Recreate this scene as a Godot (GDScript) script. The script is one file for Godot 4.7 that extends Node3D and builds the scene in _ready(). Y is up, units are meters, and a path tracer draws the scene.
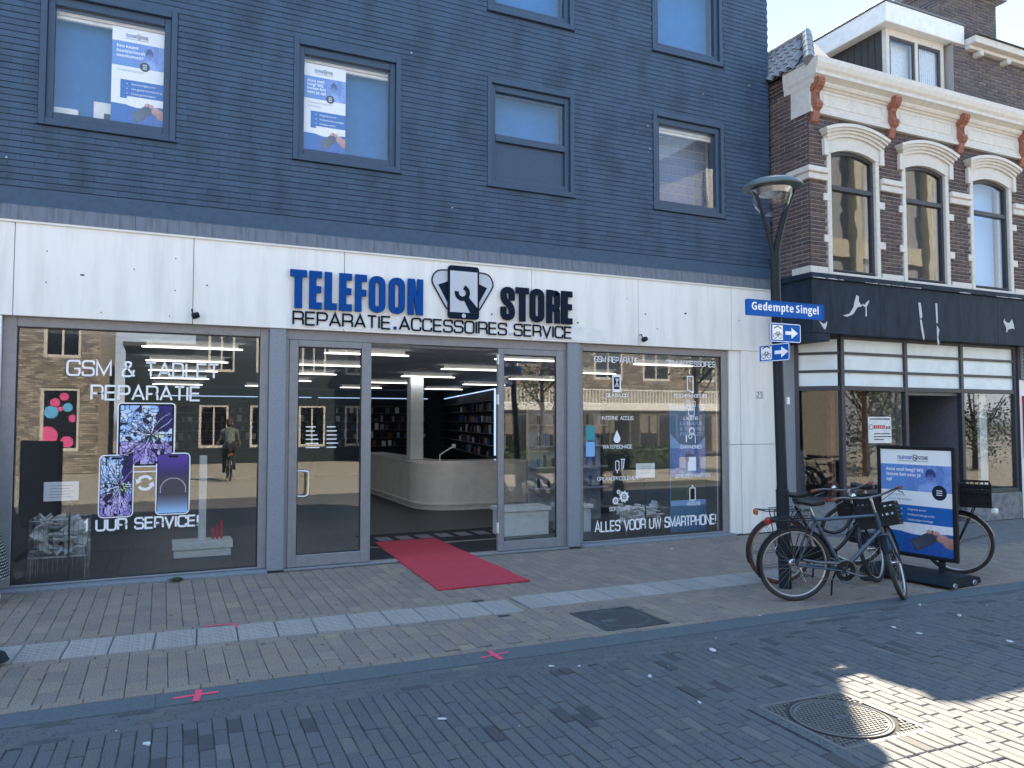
extends Node3D
# A shaded Dutch shopping street: phone shop, brick neighbour, bicycles, lamp post, paving.
# x runs along the shop front, z points from the shop front to the street, y is up; metres.

const CAM := Vector3(0.0, 1.7, 9.0)
const YAW := 24.69
const PITCH := 2.711
var M := {}
var T := {}
var used := {}
var R := RandomNumberGenerator.new()


class B:
	var v := PackedVector3Array()
	var n := PackedVector3Array()
	var c := PackedColorArray()
	var uv := PackedVector2Array()
	var col := Color.WHITE
	var use_uv := false

	func tri(a: Vector3, b: Vector3, d: Vector3, na: Vector3, nb: Vector3, nd: Vector3) -> void:
		v.append(a); v.append(d); v.append(b)
		n.append(na); n.append(nd); n.append(nb)
		c.append(col); c.append(col); c.append(col)
		if use_uv:
			for i in 3: uv.append(Vector2.ZERO)

	func quad(a: Vector3, b: Vector3, d: Vector3, e: Vector3) -> void:
		var nn := (b - a).cross(d - a).normalized()
		tri(a, b, d, nn, nn, nn)
		tri(a, d, e, nn, nn, nn)

	func oquad(a: Vector3, b: Vector3, d: Vector3, e: Vector3, out: Vector3) -> void:
		if (b - a).cross(d - a).dot(out) < 0.0: quad(a, e, d, b)
		else: quad(a, b, d, e)

	func otri(a: Vector3, b: Vector3, d: Vector3, out: Vector3) -> void:
		var nn := (b - a).cross(d - a).normalized()
		if nn.dot(out) < 0.0: tri(a, d, b, -nn, -nn, -nn)
		else: tri(a, b, d, nn, nn, nn)

	func uvquad(a: Vector3, b: Vector3, d: Vector3, e: Vector3) -> void:  # a bottom left, b bottom right, d top right, e top left
		use_uv = true
		var nn := (b - a).cross(d - a).normalized()
		v.append_array([a, d, b, a, e, d])
		uv.append_array([Vector2(0, 1), Vector2(1, 0), Vector2(1, 1), Vector2(0, 1), Vector2(0, 0), Vector2(1, 0)])
		for i in 6:
			n.append(nn); c.append(col)

	func box(at: Vector3, size: Vector3, bs := Basis()) -> void:
		var x := bs.x * size.x / 2; var y := bs.y * size.y / 2; var z := bs.z * size.z / 2
		for s in [1.0, -1.0]:
			oquad(at + x * s - y - z, at + x * s + y - z, at + x * s + y + z, at + x * s - y + z, x * s)
			oquad(at + y * s - x - z, at + y * s + x - z, at + y * s + x + z, at + y * s - x + z, y * s)
			oquad(at + z * s - y - x, at + z * s + y - x, at + z * s + y + x, at + z * s - y + x, z * s)

	func bx(x0: float, x1: float, y0: float, y1: float, z0: float, z1: float) -> void:
		box(Vector3((x0 + x1) / 2, (y0 + y1) / 2, (z0 + z1) / 2), Vector3(absf(x1 - x0), absf(y1 - y0), absf(z1 - z0)))

	func cbx(x0: float, x1: float, y0: float, y1: float, z0: float, z1: float, ch := 0.006) -> void:
		cbox(Vector3((x0 + x1) / 2, (y0 + y1) / 2, (z0 + z1) / 2), Vector3(absf(x1 - x0), absf(y1 - y0), absf(z1 - z0)), ch)

	func cbox(at: Vector3, size: Vector3, ch := 0.006, bs := Basis()) -> void:
		var h := size / 2
		ch = minf(ch, minf(h.x, minf(h.y, h.z)) * 0.9)
		var p := func(s: Vector3, k: int) -> Vector3:
			var q := Vector3(s.x * (h.x - (0.0 if k == 0 else ch)), s.y * (h.y - (0.0 if k == 1 else ch)), s.z * (h.z - (0.0 if k == 2 else ch)))
			return at + bs * q
		for k in 3:
			var i := (k + 1) % 3; var j := (k + 2) % 3
			for s in [1.0, -1.0]:
				var q := []
				for e in [[1, 1], [-1, 1], [-1, -1], [1, -1]]:
					var sg := Vector3(); sg[k] = s; sg[i] = e[0]; sg[j] = e[1]
					q.append(p.call(sg, k))
				var o := Vector3(); o[k] = s
				oquad(q[0], q[1], q[2], q[3], bs * o)
			for a in [1.0, -1.0]:
				for b in [1.0, -1.0]:
					var s0 := Vector3(); s0[i] = a; s0[j] = b; s0[k] = 1
					var s1 := s0; s1[k] = -1
					var o := Vector3(); o[i] = a; o[j] = b
					oquad(p.call(s0, i), p.call(s1, i), p.call(s1, j), p.call(s0, j), bs * o)
		for a in [1.0, -1.0]:
			for b in [1.0, -1.0]:
				for d in [1.0, -1.0]:
					var s := Vector3(a, b, d)
					otri(p.call(s, 0), p.call(s, 1), p.call(s, 2), bs * s)

	# a paving piece: flat top with worn edges, sides down into the joint
	func paver(x0: float, x1: float, z0: float, z1: float, y: float, h: float, ch: float, jit: Array, xf := Transform3D()) -> void:
		var t := [Vector3(x0 + ch, y + jit[0], z0 + ch), Vector3(x1 - ch, y + jit[1], z0 + ch), Vector3(x1 - ch, y + jit[2], z1 - ch), Vector3(x0 + ch, y + jit[3], z1 - ch)]
		var m := [Vector3(x0, y + jit[0] - ch, z0), Vector3(x1, y + jit[1] - ch, z0), Vector3(x1, y + jit[2] - ch, z1), Vector3(x0, y + jit[3] - ch, z1)]
		for i in 4:
			t[i] = xf * t[i]; m[i] = xf * m[i]
		var up := xf.basis.y
		oquad(t[0], t[1], t[2], t[3], up)
		var mid: Vector3 = (t[0] + t[2]) / 2
		for i in 4:
			var j := (i + 1) % 4
			var o: Vector3 = (t[i] + t[j]) / 2 - mid
			oquad(t[i], t[j], m[j], m[i], o + up * o.length())
			oquad(m[i], m[j], m[j] - up * h, m[i] - up * h, o)

	func tube(path: Array, r0: float, sides := 8, closed := false, r1 := -1.0, caps := true) -> void:
		var k := path.size()
		if k < 2: return
		if r1 < 0: r1 = r0
		var rings := []; var norms := []
		var t0: Vector3 = (path[1] - path[0]).normalized()
		var u := t0.cross(Vector3.UP if absf(t0.y) < 0.9 else Vector3.RIGHT).normalized()
		for i in k:
			var a: Vector3 = path[(i - 1 + k) % k] if closed or i > 0 else path[i]
			var b: Vector3 = path[(i + 1) % k] if closed or i < k - 1 else path[i]
			var t := (b - a).normalized()
			u = (u - t * u.dot(t)).normalized()
			var w := t.cross(u)
			var ring := []; var nr := []
			var r := lerpf(r0, r1, float(i) / maxf(1, k - 1))
			for s in sides:
				var an := TAU * s / sides
				var d := u * cos(an) + w * sin(an)
				ring.append(path[i] + d * r); nr.append(d)
			rings.append(ring); norms.append(nr)
		for i in (k if closed else k - 1):
			var j := (i + 1) % k
			var off := 0
			if closed and j == 0:  # the frame may have turned on its way round
				var best := 1e9
				for s in sides:
					var e: float = (rings[i][0] - rings[0][s]).length()
					if e < best: best = e; off = s
			for s in sides:
				var q := (s + 1) % sides
				var a: Vector3 = rings[i][s]; var b: Vector3 = rings[i][q]
				var d: Vector3 = rings[j][(q + off) % sides]; var e: Vector3 = rings[j][(s + off) % sides]
				var na: Vector3 = norms[i][s]; var nb: Vector3 = norms[i][q]
				var nd: Vector3 = norms[j][(q + off) % sides]; var ne: Vector3 = norms[j][(s + off) % sides]
				if (b - a).cross(d - a).dot(na + nb) < 0.0:
					tri(a, d, b, na, nd, nb); tri(a, e, d, na, ne, nd)
				else:
					tri(a, b, d, na, nb, nd); tri(a, d, e, na, nd, ne)
		if caps and not closed:
			for s in range(1, sides - 1):
				otri(rings[0][0], rings[0][s], rings[0][s + 1], path[0] - path[1])
				otri(rings[k - 1][0], rings[k - 1][s], rings[k - 1][s + 1], path[k - 1] - path[k - 2])

	func lathe(prof: Array, xf: Transform3D, sides := 24) -> void:
		for i in prof.size() - 1:
			var a: Vector2 = prof[i]; var b: Vector2 = prof[i + 1]
			var d := (b - a).normalized()
			var nn := Vector2(d.y, -d.x)
			for s in sides:
				var p := []; var q := []
				for e in [s, s + 1]:
					var an: float = TAU * e / sides
					var o := Vector3(cos(an), 0, sin(an))
					p.append([xf * (o * a.x + Vector3.UP * a.y), xf * (o * b.x + Vector3.UP * b.y), (xf.basis * (o * nn.x + Vector3.UP * nn.y)).normalized()])
				var f: Vector3 = p[0][2]; var g: Vector3 = p[1][2]
				if (p[1][0] - p[0][0]).cross(p[1][1] - p[0][0]).dot(f) < 0.0 or (a.x < 1e-6 and (p[1][1] - p[0][0]).cross(p[0][1] - p[0][0]).dot(f) < 0.0):
					tri(p[0][0], p[1][1], p[1][0], f, g, g); tri(p[0][0], p[0][1], p[1][1], f, f, g)
				else:
					tri(p[0][0], p[1][0], p[1][1], f, g, g); tri(p[0][0], p[1][1], p[0][1], f, g, f)

	func prism(poly: PackedVector2Array, z0: float, z1: float, xf := Transform3D()) -> void:
		var idx := Geometry2D.triangulate_polygon(poly)
		var o := xf.basis.z * signf(z1 - z0)
		for i in range(0, idx.size(), 3):
			var a := poly[idx[i]]; var b := poly[idx[i + 1]]; var d := poly[idx[i + 2]]
			otri(xf * Vector3(a.x, a.y, z1), xf * Vector3(b.x, b.y, z1), xf * Vector3(d.x, d.y, z1), o)
			otri(xf * Vector3(a.x, a.y, z0), xf * Vector3(b.x, b.y, z0), xf * Vector3(d.x, d.y, z0), -o)
		var ccw := 0.0
		for i in poly.size():
			ccw += poly[i].cross(poly[(i + 1) % poly.size()])
		for i in poly.size():
			var a := poly[i]; var b := poly[(i + 1) % poly.size()]
			var e := (b - a) * signf(ccw)
			oquad(xf * Vector3(a.x, a.y, z0), xf * Vector3(b.x, b.y, z0), xf * Vector3(b.x, b.y, z1), xf * Vector3(a.x, a.y, z1), xf.basis * Vector3(e.y, -e.x, 0))

	# a band of width w along a flat path, from z0 to z1
	func stroke(pts: Array, w: float, z0: float, z1: float, xf := Transform3D(), closed := false) -> void:
		var k := pts.size()
		var l := []; var r := []
		for i in k:
			var d0 := Vector2(); var d1 := Vector2()
			if closed or i > 0: d0 = (pts[i] - pts[(i - 1 + k) % k]).normalized()
			if closed or i < k - 1: d1 = (pts[(i + 1) % k] - pts[i]).normalized()
			if d0 == Vector2(): d0 = d1
			if d1 == Vector2(): d1 = d0
			var m := (d0 + d1).normalized()
			if m == Vector2(): m = d1
			var o := Vector2(-m.y, m.x) * (w / 2 / maxf(0.35, m.dot(d1)))
			l.append(pts[i] + o); r.append(pts[i] - o)
		var up := xf.basis.z * signf(z1 - z0)
		var f := func(p: Vector2, z: float) -> Vector3: return xf * Vector3(p.x, p.y, z)
		for i in (k if closed else k - 1):
			var j := (i + 1) % k
			oquad(f.call(l[i], z1), f.call(l[j], z1), f.call(r[j], z1), f.call(r[i], z1), up)
			if absf(z1 - z0) > 0.0015:
				var o: Vector2 = l[i] - r[i]
				oquad(f.call(l[i], z0), f.call(l[j], z0), f.call(l[j], z1), f.call(l[i], z1), xf.basis * Vector3(o.x, o.y, 0))
				oquad(f.call(r[i], z0), f.call(r[j], z0), f.call(r[j], z1), f.call(r[i], z1), xf.basis * Vector3(-o.x, -o.y, 0))
		if not closed and absf(z1 - z0) > 0.0015:
			for e in [[0, 1], [k - 1, k - 2]]:
				var o: Vector2 = pts[e[0]] - pts[e[1]]
				oquad(f.call(l[e[0]], z0), f.call(r[e[0]], z0), f.call(r[e[0]], z1), f.call(l[e[0]], z1), xf.basis * Vector3(o.x, o.y, 0))

	func mesh() -> ArrayMesh:
		var a := []
		a.resize(Mesh.ARRAY_MAX)
		a[Mesh.ARRAY_VERTEX] = v; a[Mesh.ARRAY_NORMAL] = n; a[Mesh.ARRAY_COLOR] = c
		if use_uv: a[Mesh.ARRAY_TEX_UV] = uv
		var m := ArrayMesh.new()
		m.add_surface_from_arrays(Mesh.PRIMITIVE_TRIANGLES, a)
		return m


# ---------------------------------------------------------------- naming and tree helpers
func numbered(called: String) -> String:
	used[called] = used.get(called, 0) + 1
	return called if used[called] == 1 else "%s_%03d" % [called, used[called] - 1]

func tag(o: Node, label: String, cat: String, group := "") -> Node:
	o.set_meta("label", label); o.set_meta("category", cat)
	if group: o.set_meta("group", group)
	return o

func thing(called: String, label: String, cat: String, at := Vector3.ZERO, group := "", turn := 0.0) -> Node3D:
	var o := Node3D.new()
	o.name = numbered(called)
	add_child(o)
	o.position = at; o.rotation.y = turn
	tag(o, label, cat, group)
	return o

# geometry in world axes unless local
func part(p: Node3D, called: String, b, m: Material, local := false) -> MeshInstance3D:
	var o := MeshInstance3D.new()
	o.name = called
	o.mesh = b.mesh() if b is B else b
	o.material_override = m
	p.add_child(o, true)
	if not local and p.get_parent() == self and not p is MeshInstance3D: o.position = -p.position
	return o

func holder(p: Node3D, called: String) -> Node3D:
	var o := Node3D.new()
	o.name = called
	p.add_child(o, true)
	if p.get_parent() == self: o.position = -p.position
	return o

func single(called: String, b, m: Material, label: String, cat: String, group := "") -> MeshInstance3D:
	var o := MeshInstance3D.new()
	o.name = numbered(called)
	o.mesh = b.mesh() if b is B else b
	o.material_override = m
	add_child(o)
	tag(o, label, cat, group)
	return o

func struct(called: String, b, m: Material) -> MeshInstance3D:
	var o := MeshInstance3D.new()
	o.name = called
	o.mesh = b.mesh() if b is B else b
	o.material_override = m
	add_child(o)
	o.set_meta("kind", "structure")
	return o

func stuff(p: Node3D, called: String, b: B, m: Material) -> void:
	if b.v.is_empty(): return
	part(p, called, b, m).set_meta("kind", "stuff")

# pixel-size estimate, used only to decide which pieces become single parts
func shown(p: Vector3) -> float:
	var y := deg_to_rad(YAW)
	var d := p - CAM
	var fwd := d.x * sin(y) - d.z * cos(y)
	var rt := d.x * cos(y) + d.z * sin(y)
	if fwd < 0.5: return 0.0
	if absf(rt / fwd) > 0.69 or absf((d.y) / fwd - 0.047) > 0.53: return 0.0
	return 760.0 / fwd

# ---------------------------------------------------------------- materials
func noise_tex(key: String, kind: int, freq: float, oct: int, lo: float, hi: float, seed_: int, size := 512, ramp := []) -> void:
	var f := FastNoiseLite.new()
	f.noise_type = kind; f.frequency = freq; f.seed = seed_
	f.fractal_type = FastNoiseLite.FRACTAL_FBM; f.fractal_octaves = oct; f.fractal_gain = 0.6
	if kind == FastNoiseLite.TYPE_CELLULAR: f.cellular_return_type = FastNoiseLite.RETURN_CELL_VALUE
	var im := f.get_seamless_image(size, size)
	im.convert(Image.FORMAT_L8)
	var g := Image.create(size, size, false, Image.FORMAT_L8)
	var d := im.get_data()
	var o := PackedByteArray(); o.resize(d.size())
	for i in d.size():
		var t := d[i] / 255.0
		o[i] = int(clampf(lerpf(lo, hi, t), 0, 1) * 255)
	g = Image.create_from_data(size, size, false, Image.FORMAT_L8, o)
	T[key] = ImageTexture.create_from_image(g)

func mat(key: String, lin: Color, rough := 0.8, tex := "", sc = 1.0, bump := 0.0, metal := 0.0, vc := false) -> StandardMaterial3D:
	var m := StandardMaterial3D.new()
	m.resource_name = key
	m.albedo_color = Color(lin.r, lin.g, lin.b).linear_to_srgb()
	m.roughness = rough; m.metallic = metal
	m.vertex_color_use_as_albedo = vc
	if tex:
		m.albedo_texture = T[tex]
		m.uv1_triplanar = true; m.uv1_world_triplanar = true
		m.uv1_scale = sc if sc is Vector3 else Vector3.ONE * sc
		if bump > 0.0:
			m.heightmap_enabled = true; m.heightmap_texture = T[tex]; m.heightmap_scale = bump
	M[key] = m
	return m

func glow(key: String, lin: Color, energy: float) -> void:
	var m := StandardMaterial3D.new()
	m.resource_name = key
	m.albedo_color = Color(0.8, 0.8, 0.8)
	m.emission_enabled = true
	m.emission = lin.linear_to_srgb(); m.emission_energy_multiplier = energy
	M[key] = m

func make_materials() -> void:
	var S := FastNoiseLite.TYPE_SIMPLEX_SMOOTH
	noise_tex("grain", S, 0.05, 5, 0.62, 1.25, 1)
	noise_tex("soft", S, 0.012, 5, 0.72, 1.2, 2)
	noise_tex("dirt", S, 0.02, 6, 0.45, 1.45, 3)
	noise_tex("paintwork", S, 0.008, 6, 0.8, 1.14, 8)
	noise_tex("speck", FastNoiseLite.TYPE_CELLULAR, 0.12, 2, 0.55, 1.35, 4)
	noise_tex("panel", S, 0.012, 4, 0.93, 1.04, 6)
	noise_tex("mild", S, 0.02, 5, 0.86, 1.1, 5)
	var fw := FastNoiseLite.new()
	fw.seed = 9; fw.frequency = 0.008; fw.fractal_octaves = 2
	var wi := fw.get_seamless_image(256, 256)
	wi.convert(Image.FORMAT_RGBA8)
	wi.bump_map_to_normal_map(3.0)
	T["wave"] = ImageTexture.create_from_image(wi)
	mat("bike_metal", Color(0.16, 0.16, 0.17), 0.35, "", 1, 0, 0.6)
	mat("paint_brick", Color(0.037, 0.074, 0.132), 0.62, "paintwork", Vector3(0.5, 0.2, 0.5), 0.0, 0.0, true)
	mat("paint_plaster", Color(0.037, 0.074, 0.132), 0.6, "mild", 0.8)
	mat("brick_joint", Color(0.034, 0.066, 0.114), 0.85, "grain", 2.0)
	mat("dark_frame", Color(0.03, 0.06, 0.108), 0.42, "panel", 1.5)
	mat("white_panel", Color(0.82, 0.79, 0.75), 0.5, "panel", Vector3(0.7, 0.09, 0.7))
	mat("white_soft", Color(0.76, 0.76, 0.74), 0.45, "panel", 0.9)
	mat("white_trim", Color(0.61, 0.58, 0.53), 0.55, "panel", 1.3)
	mat("lead", Color(0.15, 0.165, 0.2), 0.55, "soft", Vector3(2.2, 0.25, 0.25), 0.0, 0.15)
	mat("alu", Color(0.245, 0.243, 0.255), 0.42, "panel", 1.1, 0.0, 0.1)
	mat("alu_dark", Color(0.13, 0.135, 0.16), 0.45, "mild", 1.1)
	mat("granite", Color(0.235, 0.26, 0.295), 0.6, "mild", 4.0, 0.02)
	mat("stone_base", Color(0.22, 0.225, 0.235), 0.8, "soft", 0.8, 0.05)
	mat("gasket", Color(0.02, 0.022, 0.025), 0.7)
	mat("black_hole", Color(0.01, 0.01, 0.012), 0.9)
	mat("sign_blue", Color(0.004, 0.06, 0.26), 0.5)
	M.sign_blue.metallic_specular = 0.2
	mat("sign_navy", Color(0.006, 0.014, 0.03), 0.5)
	M.sign_navy.metallic_specular = 0.2
	mat("sign_grey", Color(0.5, 0.52, 0.58), 0.35)
	mat("vinyl_white", Color(0.86, 0.87, 0.88), 0.5)
	mat("vinyl_black", Color(0.015, 0.015, 0.02), 0.4)
	mat("steel", Color(0.55, 0.55, 0.56), 0.25, "mild", 3.0, 0.0, 0.9)
	mat("chrome", Color(0.62, 0.62, 0.63), 0.18, "", 1.0, 0.0, 1.0)
	mat("paver", Color(1, 1, 1), 0.85, "grain", 2.4, 0.12, 0.0, true)
	mat("road_brick", Color(1, 1, 1), 0.78, "grain", 3.1, 0.18, 0.0, true)
	mat("joint_sand", Color(0.045, 0.044, 0.043), 0.95, "grain", 4.0)
	mat("kerb", Color(0.09, 0.103, 0.113), 0.85, "mild", 2.0, 0.08)
	mat("slab", Color(1, 1, 1), 0.8, "grain", 3.0, 0.08, 0.0, true)
	mat("cover_iron", Color(0.055, 0.056, 0.06), 0.6, "grain", 5.0, 0.06, 0.1)
	mat("cast_iron", Color(0.15, 0.145, 0.14), 0.65, "grain", 5.0, 0.06, 0.1)
	mat("kerb_light", Color(0.2, 0.22, 0.24), 0.8, "mild", 1.8, 0.03)
	mat("mortar", Color(0.1, 0.105, 0.11), 0.9, "dirt", 3.0, 0.15)
	mat("carpet", Color(0.5, 0.03, 0.055), 0.95, "dirt", 5.0, 0.25)
	M.carpet.rim_enabled = true; M.carpet.rim = 0.25; M.carpet.rim_tint = 0.7
	mat("spray_pink", Color(0.85, 0.08, 0.16), 0.8, "grain", 8.0)
	mat("chip", Color(0.55, 0.56, 0.57), 0.7, "mild", 20.0)
	mat("leaf", Color(0.035, 0.055, 0.02), 0.7)
	mat("asphalt", Color(0.2, 0.185, 0.16), 0.9, "dirt", 0.6, 0.1)
	mat("house_brick", Color(1, 1, 1), 0.85, "grain", 4.0, 0.15, 0.0, true)
	mat("house_mortar", Color(0.42, 0.4, 0.39), 0.95, "grain", 4.0)
	mat("tan_brick", Color(1, 1, 1), 0.9, "grain", 2.0, 0.1, 0.0, true)
	mat("tan_mortar", Color(0.3, 0.27, 0.23), 0.95, "grain", 2.0)
	mat("terracotta", Color(0.33, 0.135, 0.09), 0.75, "grain", 6.0, 0.1)
	mat("slate_blue", Color(0.018, 0.031, 0.05), 0.55, "soft", Vector3(0.7, 0.2, 0.7))
	mat("frosted", Color(0.7, 0.78, 0.8), 0.35, "panel", 0.4)
	mat("shop_frame", Color(0.035, 0.038, 0.048), 0.5, "mild", 2.0)
	mat("tile_glaze", Color(0.22, 0.22, 0.235), 0.35, "dirt", 3.0)
	mat("slate", Color(0.08, 0.085, 0.1), 0.6, "dirt", 3.0)
	mat("wood_dark", Color(0.035, 0.033, 0.034), 0.6, "dirt", Vector3(9, 0.6, 9))
	mat("wood_brown", Color(0.16, 0.07, 0.04), 0.6, "dirt", Vector3(8, 0.7, 8))
	mat("mirrored_block_blue", Color(0.22, 0.29, 0.44), 0.85, "mild", 2.0)  # pale blue of a wall reflected in the glass, put into the blocks
	mat("mirrored_sky_blue", Color(0.012, 0.135, 0.36), 0.8, "panel", 0.6)  # sky reflection put into the colour of a sheet behind the glass
	mat("curtain", Color(0.6, 0.64, 0.68), 0.9, "mild", 2.0)
	mat("room_dark", Color(0.06, 0.065, 0.075), 0.9, "mild", 0.7)
	mat("room_pale", Color(0.42, 0.45, 0.5), 0.9, "mild", 0.5)
	mat("shop_floor", Color(0.01, 0.02, 0.028), 0.45, "mild", 0.8)
	mat("ceiling", Color(0.42, 0.48, 0.55), 0.9, "mild", 0.5)
	mat("shop_wall", Color(0.06, 0.085, 0.11), 0.85, "mild", 0.6)
	mat("display_dark", Color(0.012, 0.015, 0.025), 0.6, "mild", 1.0)
	mat("counter_white", Color(0.82, 0.81, 0.78), 0.12, "panel", 0.5)
	mat("grey_mat", Color(0.012, 0.014, 0.017), 0.95, "speck", 8.0)
	mat("plinth_white", Color(0.62, 0.66, 0.66), 0.5, "panel", 1.0)
	mat("paper", Color(0.78, 0.8, 0.82), 0.8)
	mat("print_blue", Color(0.02, 0.13, 0.42), 0.5)
	mat("print_mid", Color(0.12, 0.26, 0.58), 0.5)
	mat("print_sky", Color(0.25, 0.45, 0.75), 0.5)
	mat("print_navy", Color(0.012, 0.025, 0.05), 0.5)
	mat("print_grey", Color(0.3, 0.33, 0.38), 0.5)
	mat("print_skin", Color(0.55, 0.3, 0.22), 0.5)
	mat("print_teal", Color(0.03, 0.28, 0.33), 0.4)
	mat("print_blue_green", Color(0.015, 0.14, 0.3), 0.5)
	mat("far_shade_tone", Color(0.02, 0.034, 0.044), 0.9, "dirt", 1.5)  # a building in shade: the darkness is put into its colour
	mat("print_red", Color(0.42, 0.015, 0.03), 0.5)
	mat("lamp_paint", Color(0.02, 0.027, 0.034), 0.4, "mild", 4.0)
	mat("lamp_top", Color(0.08, 0.12, 0.13), 0.4, "mild", 4.0)
	mat("street_blue", Color(0.004, 0.095, 0.4), 0.45)
	mat("rubber", Color(0.022, 0.023, 0.025), 0.8, "grain", 8.0)
	mat("tyre", Color(0.03, 0.03, 0.031), 0.85)
	mat("tyre_brown", Color(0.1, 0.035, 0.025), 0.85)
	mat("rim", Color(0.5, 0.5, 0.5), 0.3, "", 1, 0, 0.85)
	mat("spoke", Color(0.3, 0.3, 0.31), 0.4, "", 1, 0, 0.6)
	mat("bike_grey", Color(0.075, 0.11, 0.15), 0.3, "mild", 6.0, 0.0, 0.4)
	mat("bike_black", Color(0.013, 0.014, 0.016), 0.3, "mild", 6.0)
	mat("bike_blue", Color(0.02, 0.045, 0.09), 0.3)
	mat("saddle", Color(0.015, 0.016, 0.017), 0.65, "grain", 10.0)
	mat("grip_brown", Color(0.17, 0.055, 0.03), 0.7)
	mat("plastic_black", Color(0.012, 0.013, 0.015), 0.6)
	M.plastic_black.metallic_specular = 0.3
	mat("reflector", Color(0.35, 0.012, 0.012), 0.2)
	mat("orange_lens", Color(0.45, 0.12, 0.02), 0.25)
	mat("yellow_plaster", Color(0.58, 0.55, 0.45), 0.85, "mild", 0.6)
	mat("grey_plaster", Color(0.33, 0.35, 0.38), 0.85, "mild", 0.6)
	mat("foliage", Color(1, 1, 1), 0.75, "", 1, 0, 0, true)
	M.foliage.backlight_enabled = true; M.foliage.backlight = Color(0.3, 0.4, 0.12)
	mat("bark", Color(0.1, 0.075, 0.055), 0.9, "grain", 5.0, 0.2)
	var di := Image.create(128, 128, false, Image.FORMAT_RGB8)
	di.fill(Color(0.06, 0.06, 0.08))
	for q in [[32, 32], [96, 32], [0, 96], [64, 96], [127, 96]]:
		for y in 128:
			for x in 128:
				if Vector2(x - q[0], y - q[1]).length() < 15: di.set_pixel(x, y, Color(0.9, 0.9, 0.9))
	T["dots"] = ImageTexture.create_from_image(di)
	mat("dotted", Color(0.9, 0.9, 0.9), 0.9, "dots", 18.0)
	mat("pink", Color(0.75, 0.1, 0.3), 0.5)
	mat("sky_dot", Color(0.12, 0.45, 0.8), 0.5)
	mat("skin", Color(0.52, 0.3, 0.22), 0.6)
	mat("cloth_dark", Color(0.02, 0.022, 0.03), 0.9, "grain", 10.0)
	mat("cloth_grey", Color(0.12, 0.14, 0.13), 0.9, "grain", 10.0)
	mat("hair", Color(0.05, 0.03, 0.02), 0.7)
	for k in ["street_blue", "print_blue", "print_mid", "print_sky", "print_navy", "print_red", "vinyl_black", "slate_blue", "lamp_paint"]: M[k].metallic_specular = 0.25
	for g in [["glass", Color(0.85, 0.95, 0.95), 0.002], ["glass_clear", Color(1, 1, 1), 0.002], ["glass_blue", Color(0.75, 0.88, 1.0), 0.002]]:
		var m := StandardMaterial3D.new()
		m.resource_name = g[0]
		m.albedo_color = Color(g[1].r, g[1].g, g[1].b, g[2])
		m.transparency = BaseMaterial3D.TRANSPARENCY_ALPHA
		m.roughness = 0.0; m.metallic_specular = 0.5
		if g[0] == "glass_blue":  # old glass is never quite flat
			m.normal_enabled = true; m.normal_texture = T["wave"]; m.normal_scale = 0.025
			m.uv1_triplanar = true; m.uv1_world_triplanar = true; m.uv1_scale = Vector3.ONE * 0.7
		M[g[0]] = m
	glow("tube_white", Color(1.0, 0.96, 0.87), 0.8)
	glow("led_blue", Color(0.45, 0.66, 1.0), 0.25)


func make_world() -> void:
	var cam := Camera3D.new()
	cam.name = "camera"
	add_child(cam)
	cam.position = CAM
	cam.rotation_order = EULER_ORDER_YXZ
	cam.rotation_degrees = Vector3(PITCH, -YAW, 0)
	cam.fov = 53.6
	cam.near = 0.05; cam.far = 800.0
	cam.current = true
	var sun := DirectionalLight3D.new()
	sun.name = "sun"
	add_child(sun)
	sun.look_at_from_position(Vector3.ZERO, Vector3(-0.597, -1.0, 0.7), Vector3.UP)
	sun.light_color = Color(1.0, 0.94, 0.83)
	sun.light_energy = 1.6
	sun.light_angular_distance = 0.5
	sun.shadow_enabled = true
	var sm := ProceduralSkyMaterial.new()
	sm.sky_top_color = Color(0.4, 0.53, 0.67)
	sm.sky_horizon_color = Color(0.81, 0.83, 0.845)
	sm.sky_curve = 0.15
	sm.ground_bottom_color = Color(0.25, 0.24, 0.22)
	sm.ground_horizon_color = Color(0.5, 0.55, 0.6)
	sm.sun_angle_max = 40.0
	sm.sun_curve = 0.12
	sm.energy_multiplier = 1.0
	var sky := Sky.new()
	sky.sky_material = sm
	var env := Environment.new()
	env.background_mode = Environment.BG_SKY
	env.sky = sky
	env.background_energy_multiplier = 1.0
	env.tonemap_mode = Environment.TONE_MAPPER_LINEAR
	env.tonemap_exposure = 4.85
	env.sdfgi_enabled = true; env.ssao_enabled = true; env.ssil_enabled = true
	var we := WorldEnvironment.new()
	we.name = "world"
	we.environment = env
	add_child(we)


# ---------------------------------------------------------------- ground
func strip_in(x: float) -> float:
	return (2.2 + 0.047 * x) if x < 3.0 else (2.3 + 0.01 * (x - 3.0))

func strip_out(x: float) -> float:
	return (2.7 + 0.047 * x) if x < 3.0 else (2.75 + 0.01 * (x - 3.0))

func kerb_in(x: float) -> float:
	return 3.71 + 0.02 * x

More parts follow.
